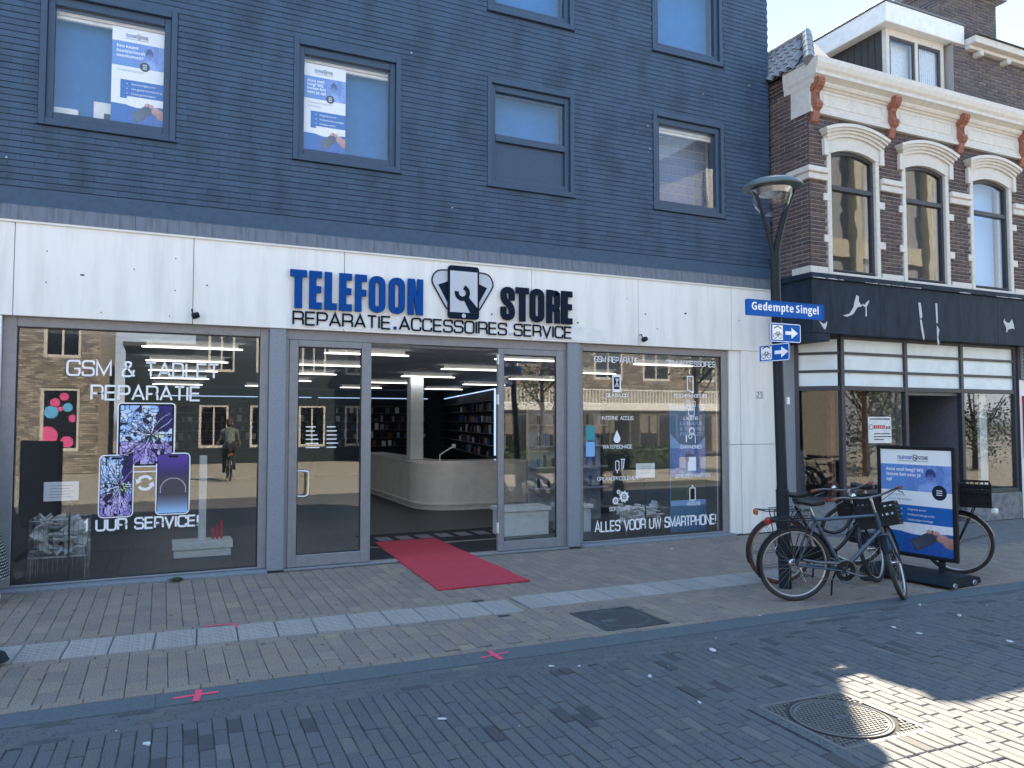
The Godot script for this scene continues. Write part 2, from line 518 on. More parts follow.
# items: [x0, x1, z0, z1, tone, full]; the largest in view become single parts
func lay(p: Node3D, called: String, items: Array, m: Material, full: Vector2, h: float, ch: float, tones: Array, wob: float, slip: float, xf := Transform3D(), singles := 300) -> void:
	var variants := {}
	for k in 14:
		for t in tones.size():
			var b := B.new()
			b.col = tones[t]
			var jit := []
			for i in 4: jit.append(R.randf_range(-wob, wob))
			b.paver(-full.x / 2, full.x / 2, -full.y / 2, full.y / 2, 0, h, ch * R.randf_range(0.7, 1.6), jit)
			variants[k * 100 + t] = b.mesh()
	for it in items:
		var at := xf * Vector3((it[0] + it[1]) / 2, 0, (it[2] + it[3]) / 2)
		it.append(shown(at) if it[5] else 0.0)
	items.sort_custom(func(a, b): return a[6] > b[6])
	var rest := B.new()
	var done := 0
	for it in items:
		if done < singles and it[6] > 0.0:
			done += 1
			var o := MeshInstance3D.new()
			o.name = called
			o.mesh = variants[R.randi_range(0, 13) * 100 + it[4]]
			o.material_override = m
			p.add_child(o, true)
			var bs := Basis(Vector3.UP, R.randf_range(-slip, slip) * 2.0)
			o.transform = xf * Transform3D(bs, Vector3((it[0] + it[1]) / 2 + R.randf_range(-slip, slip) * 0.1, R.randf_range(-wob, wob), (it[2] + it[3]) / 2))
		else:
			rest.col = tones[it[4]]
			var jit := []
			var y := R.randf_range(-wob, wob)
			for i in 4: jit.append(y + R.randf_range(-wob, wob))
			rest.paver(it[0], it[1], it[2], it[3], 0, h, ch * R.randf_range(0.7, 1.6), jit, xf)
	stuff(p, called + "_field", rest, m)

func clipped_column(items: Array, x0: float, x1: float, z0: float, z1: float, len: float, shift: float, gap: float, tone: Callable) -> void:
	var z := z0 - len * shift
	while z < z1 - 0.01:
		var a := maxf(z, z0); var b := minf(z + len - gap, z1)
		if b - a > 0.03:
			items.append([x0, x1, a, b, tone.call((x0 + x1) / 2, (a + b) / 2), b - a > len - gap - 0.002])
		z += len

func make_ground() -> void:
	var b := B.new()
	b.quad(Vector3(-150, -0.03, 300), Vector3(250, -0.03, 300), Vector3(250, -0.03, -100), Vector3(-150, -0.03, -100))
	struct("ground", b, M.asphalt)
	# footway
	b = B.new()
	b.quad(Vector3(-8, -0.008, 3.95 - 0.1), Vector3(24, -0.008, 4.25 + 0.1), Vector3(24, -0.008, -0.4), Vector3(-8, -0.008, -0.4))
	var pv := struct("pavement", b, M.joint_sand)
	var tones := []
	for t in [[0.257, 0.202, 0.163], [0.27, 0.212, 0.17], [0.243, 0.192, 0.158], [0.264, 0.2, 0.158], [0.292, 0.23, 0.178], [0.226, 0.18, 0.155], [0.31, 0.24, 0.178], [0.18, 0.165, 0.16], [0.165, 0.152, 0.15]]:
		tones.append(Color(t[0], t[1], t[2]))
	var tone := func(x: float, z: float) -> int:
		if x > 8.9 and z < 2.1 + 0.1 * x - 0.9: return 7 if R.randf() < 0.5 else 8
		var r := R.randf()
		return 6 if r < 0.006 else (4 if r < 0.07 else R.randi_range(0, 3) if r < 0.85 else 5)
	var items := []
	var border := []
	var W := 0.124
	var i := 0
	var x := -7.0
	while x < 22.0:
		i += 1
		var a := x + 0.002; var c := x + W - 0.002; var mx := x + W / 2
		var z0 := 0.14 if mx < 8.63 else (0.16 if mx < 8.9 else (0.66 if mx > 9.4 else 0.16 + (mx - 8.9) * 1.05))
		var sh := 0.5 if i % 2 else 0.0
		sh += R.randf_range(-0.05, 0.05)
		if mx < 6.55 and not (mx > 2.98 and mx < 3.06):
			var nb := mx > 2.74 and mx < 3.12
			var zi := strip_in(mx) - (0.003 if nb else 0.09); var zo := strip_out(mx) + (0.003 if nb else 0.09)
			clipped_column(items, a, c, z0, zi, 0.21, sh, 0.007, tone)
			var ke := kerb_in(mx) - 0.1
			if mx > 3.29 and mx < 3.915:
				clipped_column(items, a, c, zo, 3.045, 0.21, sh, 0.007, tone)
			else:
				clipped_column(items, a, c, zo, ke, 0.21, sh, 0.007, tone)
		else:
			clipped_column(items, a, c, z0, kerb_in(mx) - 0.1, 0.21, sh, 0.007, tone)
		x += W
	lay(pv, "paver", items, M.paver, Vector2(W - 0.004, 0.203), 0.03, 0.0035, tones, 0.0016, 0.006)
	# border courses
	for row in [[func(q): return strip_in(q) - 0.088, -7.0, 6.55], [func(q): return strip_out(q) + 0.003, -7.0, 6.55], [func(q): return kerb_in(q) - 0.098, -7.0, 22.0]]:
		x = row[1]
		var bb := B.new()
		while x < row[2]:
			var z: float = row[0].call(x + 0.11)
			if row[2] > 10.0 or x > 3.1 or x < 2.54:
				bb.col = tones[tone.call(x, z)]
				var y := R.randf_range(-0.0015, 0.0015)
				bb.paver(x + 0.002, x + 0.218, z, z + 0.084, y, 0.03, 0.004, [0, R.randf_range(-0.001, 0.001), 0, 0])
			x += 0.22
		stuff(pv, "border_course", bb, M.paver)
	# ribbed guide slabs
	for k in 34:
		var x0 := -3.02 + k * 0.3 if k < 20 else 3.06 + (k - 20) * 0.3
		if x0 > 6.3 or (k < 20 and x0 > 2.8): continue
		var g := 0.045 if k < 20 else 0.01
		var sx := Transform3D(Basis(Vector3.UP, -g), Vector3(x0 + 0.15, 0, (strip_in(x0 + 0.15) + strip_out(x0 + 0.15)) / 2))
		var s := B.new()
		var tt := R.randf_range(0.92, 1.08)
		s.col = Color(0.37 * tt, 0.365 * tt, 0.36 * tt)
		s.col = Color(0.24 * tt, 0.238 * tt, 0.238 * tt)
		s.paver(-0.149, 0.149, -0.248, 0.248, -0.005, 0.03, 0.004, [0, 0, 0, 0], sx)
		s.col = Color(0.42 * tt, 0.4 * tt, 0.38 * tt)
		for q in 11:  # raised ribs
			var zz := -0.215 + q * 0.043
			s.box(sx * Vector3(0, -0.001, zz), Vector3(0.284, 0.012, 0.02), sx.basis * Basis(Vector3.UP, 0.0))
		part(pv, "guide_slab", s, M.slab)
	# kerb stones
	b = B.new()
	b.quad(Vector3(-8, -0.012, 4.35), Vector3(24, -0.012, 4.9), Vector3(24, -0.012, 4.1), Vector3(-8, -0.012, 3.5))
	var kb := struct("kerb", b, M.joint_sand)
	x = -7.0
	var kx := Transform3D(Basis(Vector3.UP, -0.02), Vector3(0, 0, 3.712))
	while x < 22.0:
		var s := B.new()
		s.paver(x + 0.0007, x + 0.9993, 0.003, 0.235, 0.0, 0.04, 0.002, [0, 0, 0, 0], kx)
		part(kb, "kerb_stone", s, M.kerb)
		x += 1.0
	# roadway of clinker bricks
	b = B.new()
	b.quad(Vector3(-3.6, -0.009, 8.55), Vector3(14.2, -0.009, 8.55), Vector3(14.2, -0.009, 4.1), Vector3(-3.6, -0.009, 3.75))
	var rd := struct("road", b, M.joint_sand)
	var rt := []
	for t in [[0.1, 0.102, 0.11], [0.108, 0.108, 0.114], [0.093, 0.096, 0.105], [0.114, 0.111, 0.112], [0.102, 0.103, 0.107], [0.142, 0.137, 0.13], [0.062, 0.062, 0.065]]:
		rt.append(Color(t[0], t[1], t[2]))
	var rtone := func(_x: float, _z: float) -> int:
		var r := R.randf()
		return 5 if r < 0.03 else (6 if r < 0.08 else R.randi_range(0, 4))
	items = []
	var rx := Transform3D(Basis(Vector3.UP, -0.02), Vector3(0, 0, 0))
	x = -3.5
	while x < 14.0:
		var z0 := 4.27
		var sh := R.randf_range(0.0, 1.0)
		var zmax := 8.6 if x < 9.0 else 7.0
		var spans := [[z0, zmax]]
		# keep clear of the manhole frame (local coordinates nearly equal to the street's)
		if x + 0.075 > 3.33 and x < 3.98: spans = [[z0, 5.365], [6.0, zmax]]
		for sp in spans:
			clipped_column(items, x + 0.0018, x + 0.0742, sp[0], sp[1], 0.203, sh if sp[0] == z0 else 0.0, 0.007, rtone)
		x += 0.076
	lay(rd, "road_brick", items, M.road_brick, Vector2(0.0724, 0.196), 0.03, 0.0042, rt, 0.0022, 0.012, rx)
	# gutter: bricks lengthwise in worn mortar
	b = B.new()
	var gu := B.new()
	gu.quad(rx * Vector3(-7, -0.006, 4.275), rx * Vector3(22, -0.006, 4.275), rx * Vector3(22, -0.006, 3.95), rx * Vector3(-7, -0.006, 3.95))
	part(rd, "gutter_mortar", gu, M.mortar)
	for row in 4:
		x = -7.0 + row * 0.07
		while x < 22.0:
			var l := R.randf_range(0.19, 0.215)
			b.col = rt[rtone.call(x, 0)] * R.randf_range(0.9, 1.1)
			b.paver(x, x + l - 0.01, 3.957 + row * 0.079, 3.957 + row * 0.079 + 0.07, R.randf_range(-0.006, 0.0005), 0.03, 0.008, [0, 0, 0, 0], rx)
			x += l
	stuff(rd, "gutter_course", b, M.road_brick)
	# beyond the paved strip the roadway goes on as one sunlit surface
	b = B.new()
	b.quad(Vector3(-60, -0.02, 60), Vector3(80, -0.02, 60), Vector3(80, -0.02, 4.0), Vector3(-60, -0.02, 4.0))
	var fr := struct("far_street", b, mat("far_paving", Color(0.32, 0.295, 0.255), 0.9, "dirt", 0.8, 0.1))
	fr.set_meta("label", "plain paved street on the far side of the road")


func make_covers() -> void:
	# square access cover in the footway
	var t := thing("access_cover", "square cast-iron access cover set in the brown footway pavers beside the kerb", "access cover", Vector3(3.6, 0, 3.38))
	var xf := Transform3D(Basis(Vector3.UP, -0.01), Vector3(3.602, 0, 3.362))
	var b := B.new()
	for s in [[0, -0.3, 0.618, 0.03], [0, 0.3, 0.618, 0.03], [-0.294, 0, 0.03, 0.57], [0.294, 0, 0.03, 0.57]]:
		b.box(xf * Vector3(s[0], -0.011, s[1]), Vector3(s[2], 0.026, s[3]), xf.basis)
	part(t, "frame", b, M.cover_iron)
	b = B.new()
	b.box(xf * Vector3(0, -0.008, 0), Vector3(0.558, 0.016, 0.57), xf.basis)
	for i in 12:
		for j in 12:
			var p := Vector3(-0.253 + i * 0.046, -0.004, -0.253 + j * 0.046)
			var rr := Vector2(p.x, p.z).length()
			if rr > 0.24 and rr < 0.268: continue
			if absf(p.x + 0.13) < 0.075 and absf(p.z - 0.05) < 0.05: continue
			b.box(xf * p, Vector3(0.036, 0.012, 0.012), xf.basis * Basis(Vector3.UP, PI / 4 if (i + j) % 2 else -PI / 4))
	part(t, "lid", b, M.cover_iron)
	b = B.new()
	var ring := []
	for k in 48: ring.append(xf * Vector3(cos(TAU * k / 48) * 0.254, -0.004, sin(TAU * k / 48) * 0.254))
	b.tube(ring, 0.005, 5, true)
	part(t, "ring", b, M.kerb_light)
	b = B.new()
	b.box(xf * Vector3(-0.13, -0.003, 0.05), Vector3(0.13, 0.008, 0.08), xf.basis)
	part(t, "name_plate", b, M.mortar)
	# round manhole in the road
	t = thing("manhole_cover", "round cast-iron manhole lid in a square frame, half in the sun patch on the road", "manhole cover", Vector3(3.6, 0, 5.76))
	xf = Transform3D(Basis(Vector3.UP, -0.02), Vector3(3.565, 0, 5.755))
	b = B.new()
	var poly := PackedVector2Array()
	for s in [[0, -0.315, 0.66, 0.03], [0, 0.315, 0.66, 0.03], [-0.315, 0, 0.03, 0.6], [0.315, 0, 0.03, 0.6]]:
		b.box(xf * Vector3(s[0], -0.01, s[1]), Vector3(s[2], 0.02, s[3]), xf.basis)
	b.box(xf * Vector3(0, -0.016, 0), Vector3(0.6, 0.012, 0.6), xf.basis)
	for i in 22:
		for j in 22:
			var p := Vector3(-0.285 + i * 0.0272 + (0.0136 if j % 2 else 0.0), -0.006, -0.285 + j * 0.0272)
			if Vector2(p.x, p.z).length() < 0.305 or absf(p.x) > 0.29: continue
			b.box(xf * p, Vector3(0.017, 0.01, 0.017), xf.basis)
	part(t, "frame", b, M.cast_iron)
	b = B.new()
	b.lathe([Vector2(0.0, 0.001), Vector2(0.262, 0.001), Vector2(0.266, -0.012)], xf * Transform3D(Basis(), Vector3(0, -0.005, 0)), 48)
	for i in 20:
		for j in 24:
			var p := Vector3(-0.25 + i * 0.0268 + (0.0134 if j % 2 else 0.0), 0.0, -0.25 + j * 0.0222)
			if Vector2(p.x, p.z).length() > 0.235 or (absf(p.x) < 0.05 and absf(p.z) < 0.03): continue
			b.box(xf * p, Vector3(0.018, 0.006, 0.012), xf.basis)
	part(t, "lid", b, M.cast_iron)
	b = B.new()
	for r in [0.246, 0.272]:
		ring = []
		for k in 56: ring.append(xf * Vector3(cos(TAU * k / 56) * r, -0.003, sin(TAU * k / 56) * r))
		b.tube(ring, 0.006, 5, true)
	part(t, "ring", b, M.cast_iron)
	b = B.new()
	b.box(xf * Vector3(0, -0.0, 0), Vector3(0.09, 0.007, 0.05), xf.basis)
	part(t, "name_plate", b, M.mortar)
	b = B.new()
	for s in [[0, -0.36, 0.8, 0.06], [0, 0.36, 0.8, 0.06], [-0.36, 0, 0.06, 0.66], [0.36, 0, 0.06, 0.66]]:
		b.box(xf * Vector3(s[0], -0.013, s[1]), Vector3(s[2], 0.02, s[3]), xf.basis)
	part(t, "collar", b, M.mortar)


func blob(r: float, n: int, rough: float) -> PackedVector2Array:
	var p := PackedVector2Array()
	for i in n:
		p.append(Vector2.from_angle(TAU * i / n) * r * R.randf_range(1 - rough, 1 + rough))
	return p

func flat(at: Vector3, turn := 0.0) -> Transform3D:  # drawing plane laid on the ground, its z up
	return Transform3D(Basis(Vector3.UP, turn) * Basis(Vector3.RIGHT, -PI / 2), at)

func make_marks() -> void:
	var b := B.new()
	b.stroke([Vector2(-0.14, 0), Vector2(-0.02, 0.006), Vector2(0.12, 0.0)], 0.035, 0, 0.001, flat(Vector3(0.235, 0.002, 3.84), 0.02))
	b.stroke([Vector2(0.01, 0.1), Vector2(0.0, 0.0), Vector2(-0.02, -0.1)], 0.042, 0, 0.001, flat(Vector3(0.235, 0.0035, 3.85), 0.02))
	single("paint_cross", b, M.spray_pink, "pink sprayed cross on the kerb nearest the big left shop window", "paint mark")
	b = B.new()
	b.stroke([Vector2(-0.12, -0.03), Vector2(0.0, 0.0), Vector2(0.12, 0.03)], 0.024, 0, 0.001, flat(Vector3(2.22, 0.002, 3.87), -0.05))
	b.stroke([Vector2(-0.01, 0.1), Vector2(0.0, 0.0), Vector2(0.01, -0.12)], 0.04, 0, 0.001, flat(Vector3(2.22, 0.0035, 3.87), -0.05))
	single("paint_cross", b, M.spray_pink, "pink sprayed cross on the kerb in front of the red carpet", "paint mark")
	b = B.new()
	b.stroke([Vector2(-0.13, 0.02), Vector2(0.1, 0.0), Vector2(0.1, -0.14)], 0.03, 0, 0.001, flat(Vector3(0.48, 0.0025, 2.19), 0.0))
	single("paint_corner", b, M.spray_pink, "pink sprayed corner mark at the edge of the grey ribbed slabs", "paint mark")
	var k := 0
	var where := ["below the left pink cross", "between the kerb and road in front of the red carpet", "beside another chip in front of the carpet", "long sliver near the square access cover", "on the road in the middle of the picture", "on the road below the square access cover", "near the kerb by the front wheel of the grey bicycle", "at the kerb below the pavement sign", "on the road above the sun patch", "on the road beside the sun patch tip", "at the road's right edge near the sun", "on the road left of the round manhole", "left of the bicycles beside the kerb", "on the pavers under the right shop window"]
	for q in [[-0.04, 4.5, 0.05], [2.47, 4.27, 0.035], [2.65, 4.35, 0.02], [3.72, 4.45, 0.07], [1.48, 4.83, 0.04], [2.97, 4.73, 0.045], [6.33, 4.54, 0.05], [6.37, 4.13, 0.04], [5.48, 4.57, 0.045], [5.51, 4.78, 0.04], [5.94, 5.22, 0.05], [2.97, 5.24, 0.03], [4.75, 3.82, 0.02], [6.15, 0.68, 0.045]]:
		b = B.new()
		b.prism(blob(q[2] * 0.42, 8, 0.35), 0.0, 0.006, flat(Vector3(q[0], 0.002, q[1]), R.randf() * TAU) * Transform3D(Basis.from_scale(Vector3(1.3, 0.75, 1)), Vector3()))
		single("paper_scrap", b, M.chip, "white scrap " + where[k], "litter", "white scraps on the paving")
		k += 1
	var sp := B.new()
	for i in 30:
		var p := Vector3(R.randf_range(-0.8, 8.5), 0.0015, R.randf_range(4.1, 7.0))
		sp.prism(blob(R.randf_range(0.003, 0.007), 5, 0.4), 0, 0.003, flat(p))
	var lt := single("litter", sp, M.chip, "tiny pale specks of grit scattered over the road bricks", "grit")
	lt.set_meta("kind", "stuff")
	b = B.new()
	for i in 16:
		var a := R.randf() * TAU
		var q := Vector3(0.16 + R.randf_range(-0.05, 0.05), 0.014 + R.randf_range(0, 0.025), 0.17 + R.randf_range(-0.02, 0.02))
		b.prism(PackedVector2Array([Vector2(-0.045, 0), Vector2(0, 0.017), Vector2(0.05, 0), Vector2(0, -0.017)]), 0, 0.002, Transform3D(Basis(Vector3.UP, a) * Basis(Vector3.RIGHT, -PI / 2 + R.randf_range(-0.6, 0.6)), q))
	single("weed_tuft", b, M.leaf, "small green weed at the sill of the big left window", "weed")
	# carpet
	var gum := B.new()
	for i in 90:
		gum.prism(blob(R.randf_range(0.008, 0.02), 8, 0.3), 0, 0.0014, flat(Vector3(R.randf_range(-1.5, 8.5), 0.0012, R.randf_range(0.3, 3.6))))
	var gs := single("gum_spots", gum, M.mortar, "flattened dark gum spots trodden into the footway pavers", "gum")
	gs.set_meta("kind", "stuff")
	b = B.new()
	var x0 := [2.69, 2.53]; var x1 := [3.575, 3.555]
	var zs := []
	for i in 25: zs.append(-1.4 + 3.15 * i / 24.0)
	for i in 24:
		var q := []
		for j in [i, i + 1]:
			var u: float = j / 24.0
			var y := 0.016 + 0.003 * sin(u * 19.0) + 0.002 * sin(u * 47.0 + 1.0)
			var wv := 0.006 * sin(u * 23.0) + 0.004 * sin(u * 51.0)
			q.append([Vector3(lerpf(2.69, 2.53, u) + wv, y, zs[j]), Vector3(lerpf(3.575, 3.555, u) - wv * 0.7, y, zs[j] - 0.03 * u)])
		b.quad(q[0][0], q[1][0], q[1][1], q[0][1])
		b.oquad(q[0][0], q[1][0], q[1][0] - Vector3(0, 0.012, 0), q[0][0] - Vector3(0, 0.012, 0), Vector3.LEFT)
		b.oquad(q[0][1], q[1][1], q[1][1] - Vector3(0, 0.012, 0), q[0][1] - Vector3(0, 0.012, 0), Vector3.RIGHT)
	b.oquad(Vector3(2.53, 0.016, 1.75), Vector3(3.555, 0.016, 1.72), Vector3(3.555, 0.003, 1.72), Vector3(2.53, 0.003, 1.75), Vector3.BACK)
	single("red_carpet", b, M.carpet, "red carpet runner laid out of the open shop door over the pavers", "carpet")


# ---------------------------------------------------------------- walls of brick
const FRONT := Transform3D(Vector3(1, 0, 0), Vector3(0, 0, 1), Vector3(0, -1, 0), Vector3.ZERO)   # drawn as (x, outwards, -y)
const SIDE_LEFT := Transform3D(Vector3(0, 0, 1), Vector3(-1, 0, 0), Vector3(0, -1, 0), Vector3.ZERO)
const FACING_BACK := Transform3D(Vector3(-1, 0, 0), Vector3(0, 0, -1), Vector3(0, -1, 0), Vector3.ZERO)

func open_spans(x0: float, x1: float, y0: float, y1: float, holes: Array) -> Array:
	var spans := [[x0, x1]]
	for h in holes:  # [x0, x1, y0, y1]
		if y1 > h[2] + 0.004 and y0 < h[3] - 0.004:
			var nx := []
			for s in spans:
				if h[1] <= s[0] or h[0] >= s[1]: nx.append(s)
				else:
					if h[0] - s[0] > 0.02: nx.append([s[0], h[0]])
					if s[1] - h[1] > 0.02: nx.append([h[1], s[1]])
			spans = nx
	return spans

func brick_rows(x0: float, x1: float, y0: float, y1: float, holes: Array, bw: float, bh: float, jx: float, jy: float, tone: Callable) -> Array:
	var items := []
	var y := y0
	var row := 0
	while y < y1 - 0.02:
		var yt := minf(y + bh, y1)
		for s in open_spans(x0, x1, y, yt, holes):
			var x: float = x0 - (bw + jx) * (0.5 if row % 2 else 0.0)
			while x < s[1] - 0.015:
				var a := maxf(x, s[0]); var b := minf(x + bw, s[1])
				if b - a > 0.02:
					items.append([a, b, -yt, -y, tone.call(), b - a > bw - 0.002 and yt - y > bh - 0.002])
				x += bw + jx
		y += bh + jy
		row += 1
	return items

func slab_with_holes(b: B, x0: float, x1: float, y0: float, y1: float, z0: float, z1: float, holes: Array, xf := Transform3D()) -> void:
	var ys := [y0, y1]
	for h in holes:
		for q in [h[2], h[3]]:
			if q > y0 and q < y1 and not ys.has(q): ys.append(q)
	ys.sort()
	for i in ys.size() - 1:
		for s in open_spans(x0, x1, ys[i], ys[i + 1], holes):
			var c := Vector3((s[0] + s[1]) / 2, (ys[i] + ys[i + 1]) / 2, (z0 + z1) / 2)
			b.box(xf * c, Vector3(s[1] - s[0], ys[i + 1] - ys[i], z1 - z0), xf.basis)

func frame_bars(b: B, x0: float, x1: float, y0: float, y1: float, l: float, r: float, bt: float, t: float, z0: float, z1: float, ch := 0.005) -> void:
	b.cbx(x0, x0 + l, y0, y1, z0, z1, ch)
	b.cbx(x1 - r, x1, y0, y1, z0, z1, ch)
	b.cbx(x0 + l, x1 - r, y0, y0 + bt, z0 + 0.0025, z1 - 0.0025, ch)
	b.cbx(x0 + l, x1 - r, y1 - t, y1, z0 + 0.0025, z1 - 0.0025, ch)

func panes(p: Node3D, x0: float, x1: float, y0: float, y1: float, z: float, m: Material, bow := 0.0) -> void:
	for k in 2:
		var b := B.new()
		var zz := z - k * 0.022
		b.bx(x0, x1, y0, y1, zz - 0.006, zz)
		part(p, "pane", b, m)

# ---------------------------------------------------------------- lettering
func rounded(pts: Array, rad: float, closed := false, steps := 6) -> Array:
	var out := []
	var k := pts.size()
	for i in k:
		var p: Vector3 = pts[i]  # z = 1 where the corner is round
		var q := Vector2(p.x, p.y)
		if p.z < 0.5 or (not closed and (i == 0 or i == k - 1)):
			out.append(q)
			continue
		var pa: Vector3 = pts[(i - 1 + k) % k]; var pb: Vector3 = pts[(i + 1) % k]
		var a := Vector2(pa.x, pa.y) - q; var b := Vector2(pb.x, pb.y) - q
		var r := minf(rad, minf(a.length() * 0.5, b.length() * 0.5))
		a = q + a.normalized() * r; b = q + b.normalized() * r
		for s in steps:
			var t := s / (steps - 1.0)
			out.append(a.lerp(q, t).lerp(q.lerp(b, t), t))
	return out

func glyph(ch: String) -> Array:  # [advance width, strokes], unit height
	var v := func(a: Array) -> Array:
		var o := []
		for i in range(0, a.size(), 3): o.append(Vector3(a[i], a[i + 1], a[i + 2]))
		return o
	var w := 0.86
	match ch:
		"A": return [0.95, [v.call([0, 0, 0, 0.475, 1, 0, 0.95, 0, 0]), v.call([0.14, 0.3, 0, 0.81, 0.3, 0])]]
		"B": return [w, [v.call([0, 0, 0, 0, 1, 0, w * 0.95, 1, 1, w * 0.95, 0.53, 1, 0, 0.53, 0]), v.call([0.3, 0.53, 0, w, 0.53, 1, w, 0, 1, 0, 0, 0])]]
		"C": return [w, [v.call([w, 0.72, 0, w, 1, 1, 0, 1, 1, 0, 0, 1, w, 0, 1, w, 0.28, 0])]]
		"D": return [w, [v.call([0, 0, 0, 0, 1, 0, w, 1, 1, w, 0, 1, 0, 0, 0])]]
		"E": return [0.78, [v.call([0.78, 1, 0, 0, 1, 0, 0, 0, 0, 0.78, 0, 0]), v.call([0, 0.52, 0, 0.72, 0.52, 0])]]
		"F": return [0.74, [v.call([0.74, 1, 0, 0, 1, 0, 0, 0, 0]), v.call([0, 0.5, 0, 0.68, 0.5, 0])]]
		"G": return [0.92, [v.call([0.92, 0.74, 0, 0.92, 1, 1, 0, 1, 1, 0, 0, 1, 0.92, 0, 1, 0.92, 0.46, 0, 0.52, 0.46, 0])]]
		"H": return [w, [v.call([0, 0, 0, 0, 1, 0]), v.call([w, 0, 0, w, 1, 0]), v.call([0, 0.52, 0, w, 0.52, 0])]]
		"I": return [0.06, [v.call([0.03, 0, 0, 0.03, 1, 0])]]
		"J": return [0.5, [v.call([0.5, 1, 0, 0.5, 0, 1, 0, 0, 1, 0, 0.25, 0])]]
		"K": return [w, [v.call([0, 0, 0, 0, 1, 0]), v.call([w, 1, 0, 0.05, 0.5, 0, w, 0, 0])]]
		"L": return [0.7, [v.call([0, 1, 0, 0, 0, 0, 0.7, 0, 0])]]
		"M": return [1.06, [v.call([0, 0, 0, 0, 1, 0, 0.53, 0.1, 0, 1.06, 1, 0, 1.06, 0, 0])]]
		"N": return [0.9, [v.call([0, 0, 0, 0, 1, 0, 0.9, 0, 0, 0.9, 1, 0])]]
		"O": return [0.92, [v.call([0, 0, 1, 0, 1, 1, 0.92, 1, 1, 0.92, 0, 1, -9, 0, 0])]]
		"P": return [w, [v.call([0, 0, 0, 0, 1, 0, w, 1, 1, w, 0.42, 1, 0, 0.42, 0])]]
		"R": return [w, [v.call([0, 0, 0, 0, 1, 0, w, 1, 1, w, 0.44, 1, 0, 0.44, 0]), v.call([0.45, 0.44, 0, w, 0.44, 1, w, 0, 0])]]
		"S": return [w, [v.call([w, 0.74, 0, w, 1, 1, 0, 1, 1, 0, 0.52, 1, w, 0.52, 1, w, 0, 1, 0, 0, 1, 0, 0.26, 0])]]
		"T": return [0.8, [v.call([0, 1, 0, 0.8, 1, 0]), v.call([0.4, 1, 0, 0.4, 0, 0])]]
		"U": return [0.88, [v.call([0, 1, 0, 0, 0, 1, 0.88, 0, 1, 0.88, 1, 0])]]
		"V": return [0.9, [v.call([0, 1, 0, 0.45, 0, 0, 0.9, 1, 0])]]
		"W": return [1.25, [v.call([0, 1, 0, 0.3, 0, 0, 0.625, 0.95, 0, 0.95, 0, 0, 1.25, 1, 0])]]
		"&": return [0.95, [v.call([0.95, 0, 0, 0.22, 0.78, 1, 0.22, 1, 1, 0.66, 1, 1, 0.66, 0.72, 1, 0, 0.4, 1, 0, 0, 1, 0.75, 0, 1, 0.92, 0.45, 0])]]
		"1": return [0.3, [v.call([0, 0.78, 0, 0.26, 1, 0, 0.26, 0, 0])]]
		"!": return [0.1, [v.call([0.05, 1, 0, 0.05, 0.28, 0]), v.call([0.05, 0.09, 0, 0.05, 0, 0])]]
		".": return [0.1, [v.call([0.05, 0.12, 0, 0.05, 0, 0])]]
		"'": return [0.1, [v.call([0.05, 1, 0, 0.05, 0.8, 0])]]
		"/": return [0.5, [v.call([0, 0, 0, 0.5, 1, 0])]]
	return [0.45, []]

# wide stroked capitals; returns one builder per word, or per letter
func stroked(s: String, x0: float, x1: float, y0: float, h: float, wt: float, z0: float, z1: float, xf := Transform3D(), per_letter := false) -> Array:
	var adv := []
	var total := 0.0
	var gap := 0.24
	for i in s.length():
		var g: Array = glyph(s[i])
		adv.append(total)
		total += g[0] + gap
	total -= gap
	var k := (x1 - x0) / total
	var out := []
	var b := B.new()
	for i in s.length():
		var g: Array = glyph(s[i])
		for st in g[1]:
			var closed := false
			var pts: Array = st.duplicate()
			if pts[-1].x < -5: closed = true; pts.pop_back()
			var r := rounded(pts, 0.28, closed)
			var q := []
			for p in r: q.append(Vector2(x0 + (adv[i] + p.x) * k, y0 + h * (wt / h / 2 + p.y * (1 - wt / h))))
			b.stroke(q, wt, z0, z1, xf, closed)
		if per_letter and not b.v.is_empty():
			out.append([s[i], b]); b = B.new()
	if not per_letter: out.append([s, b])
	return out

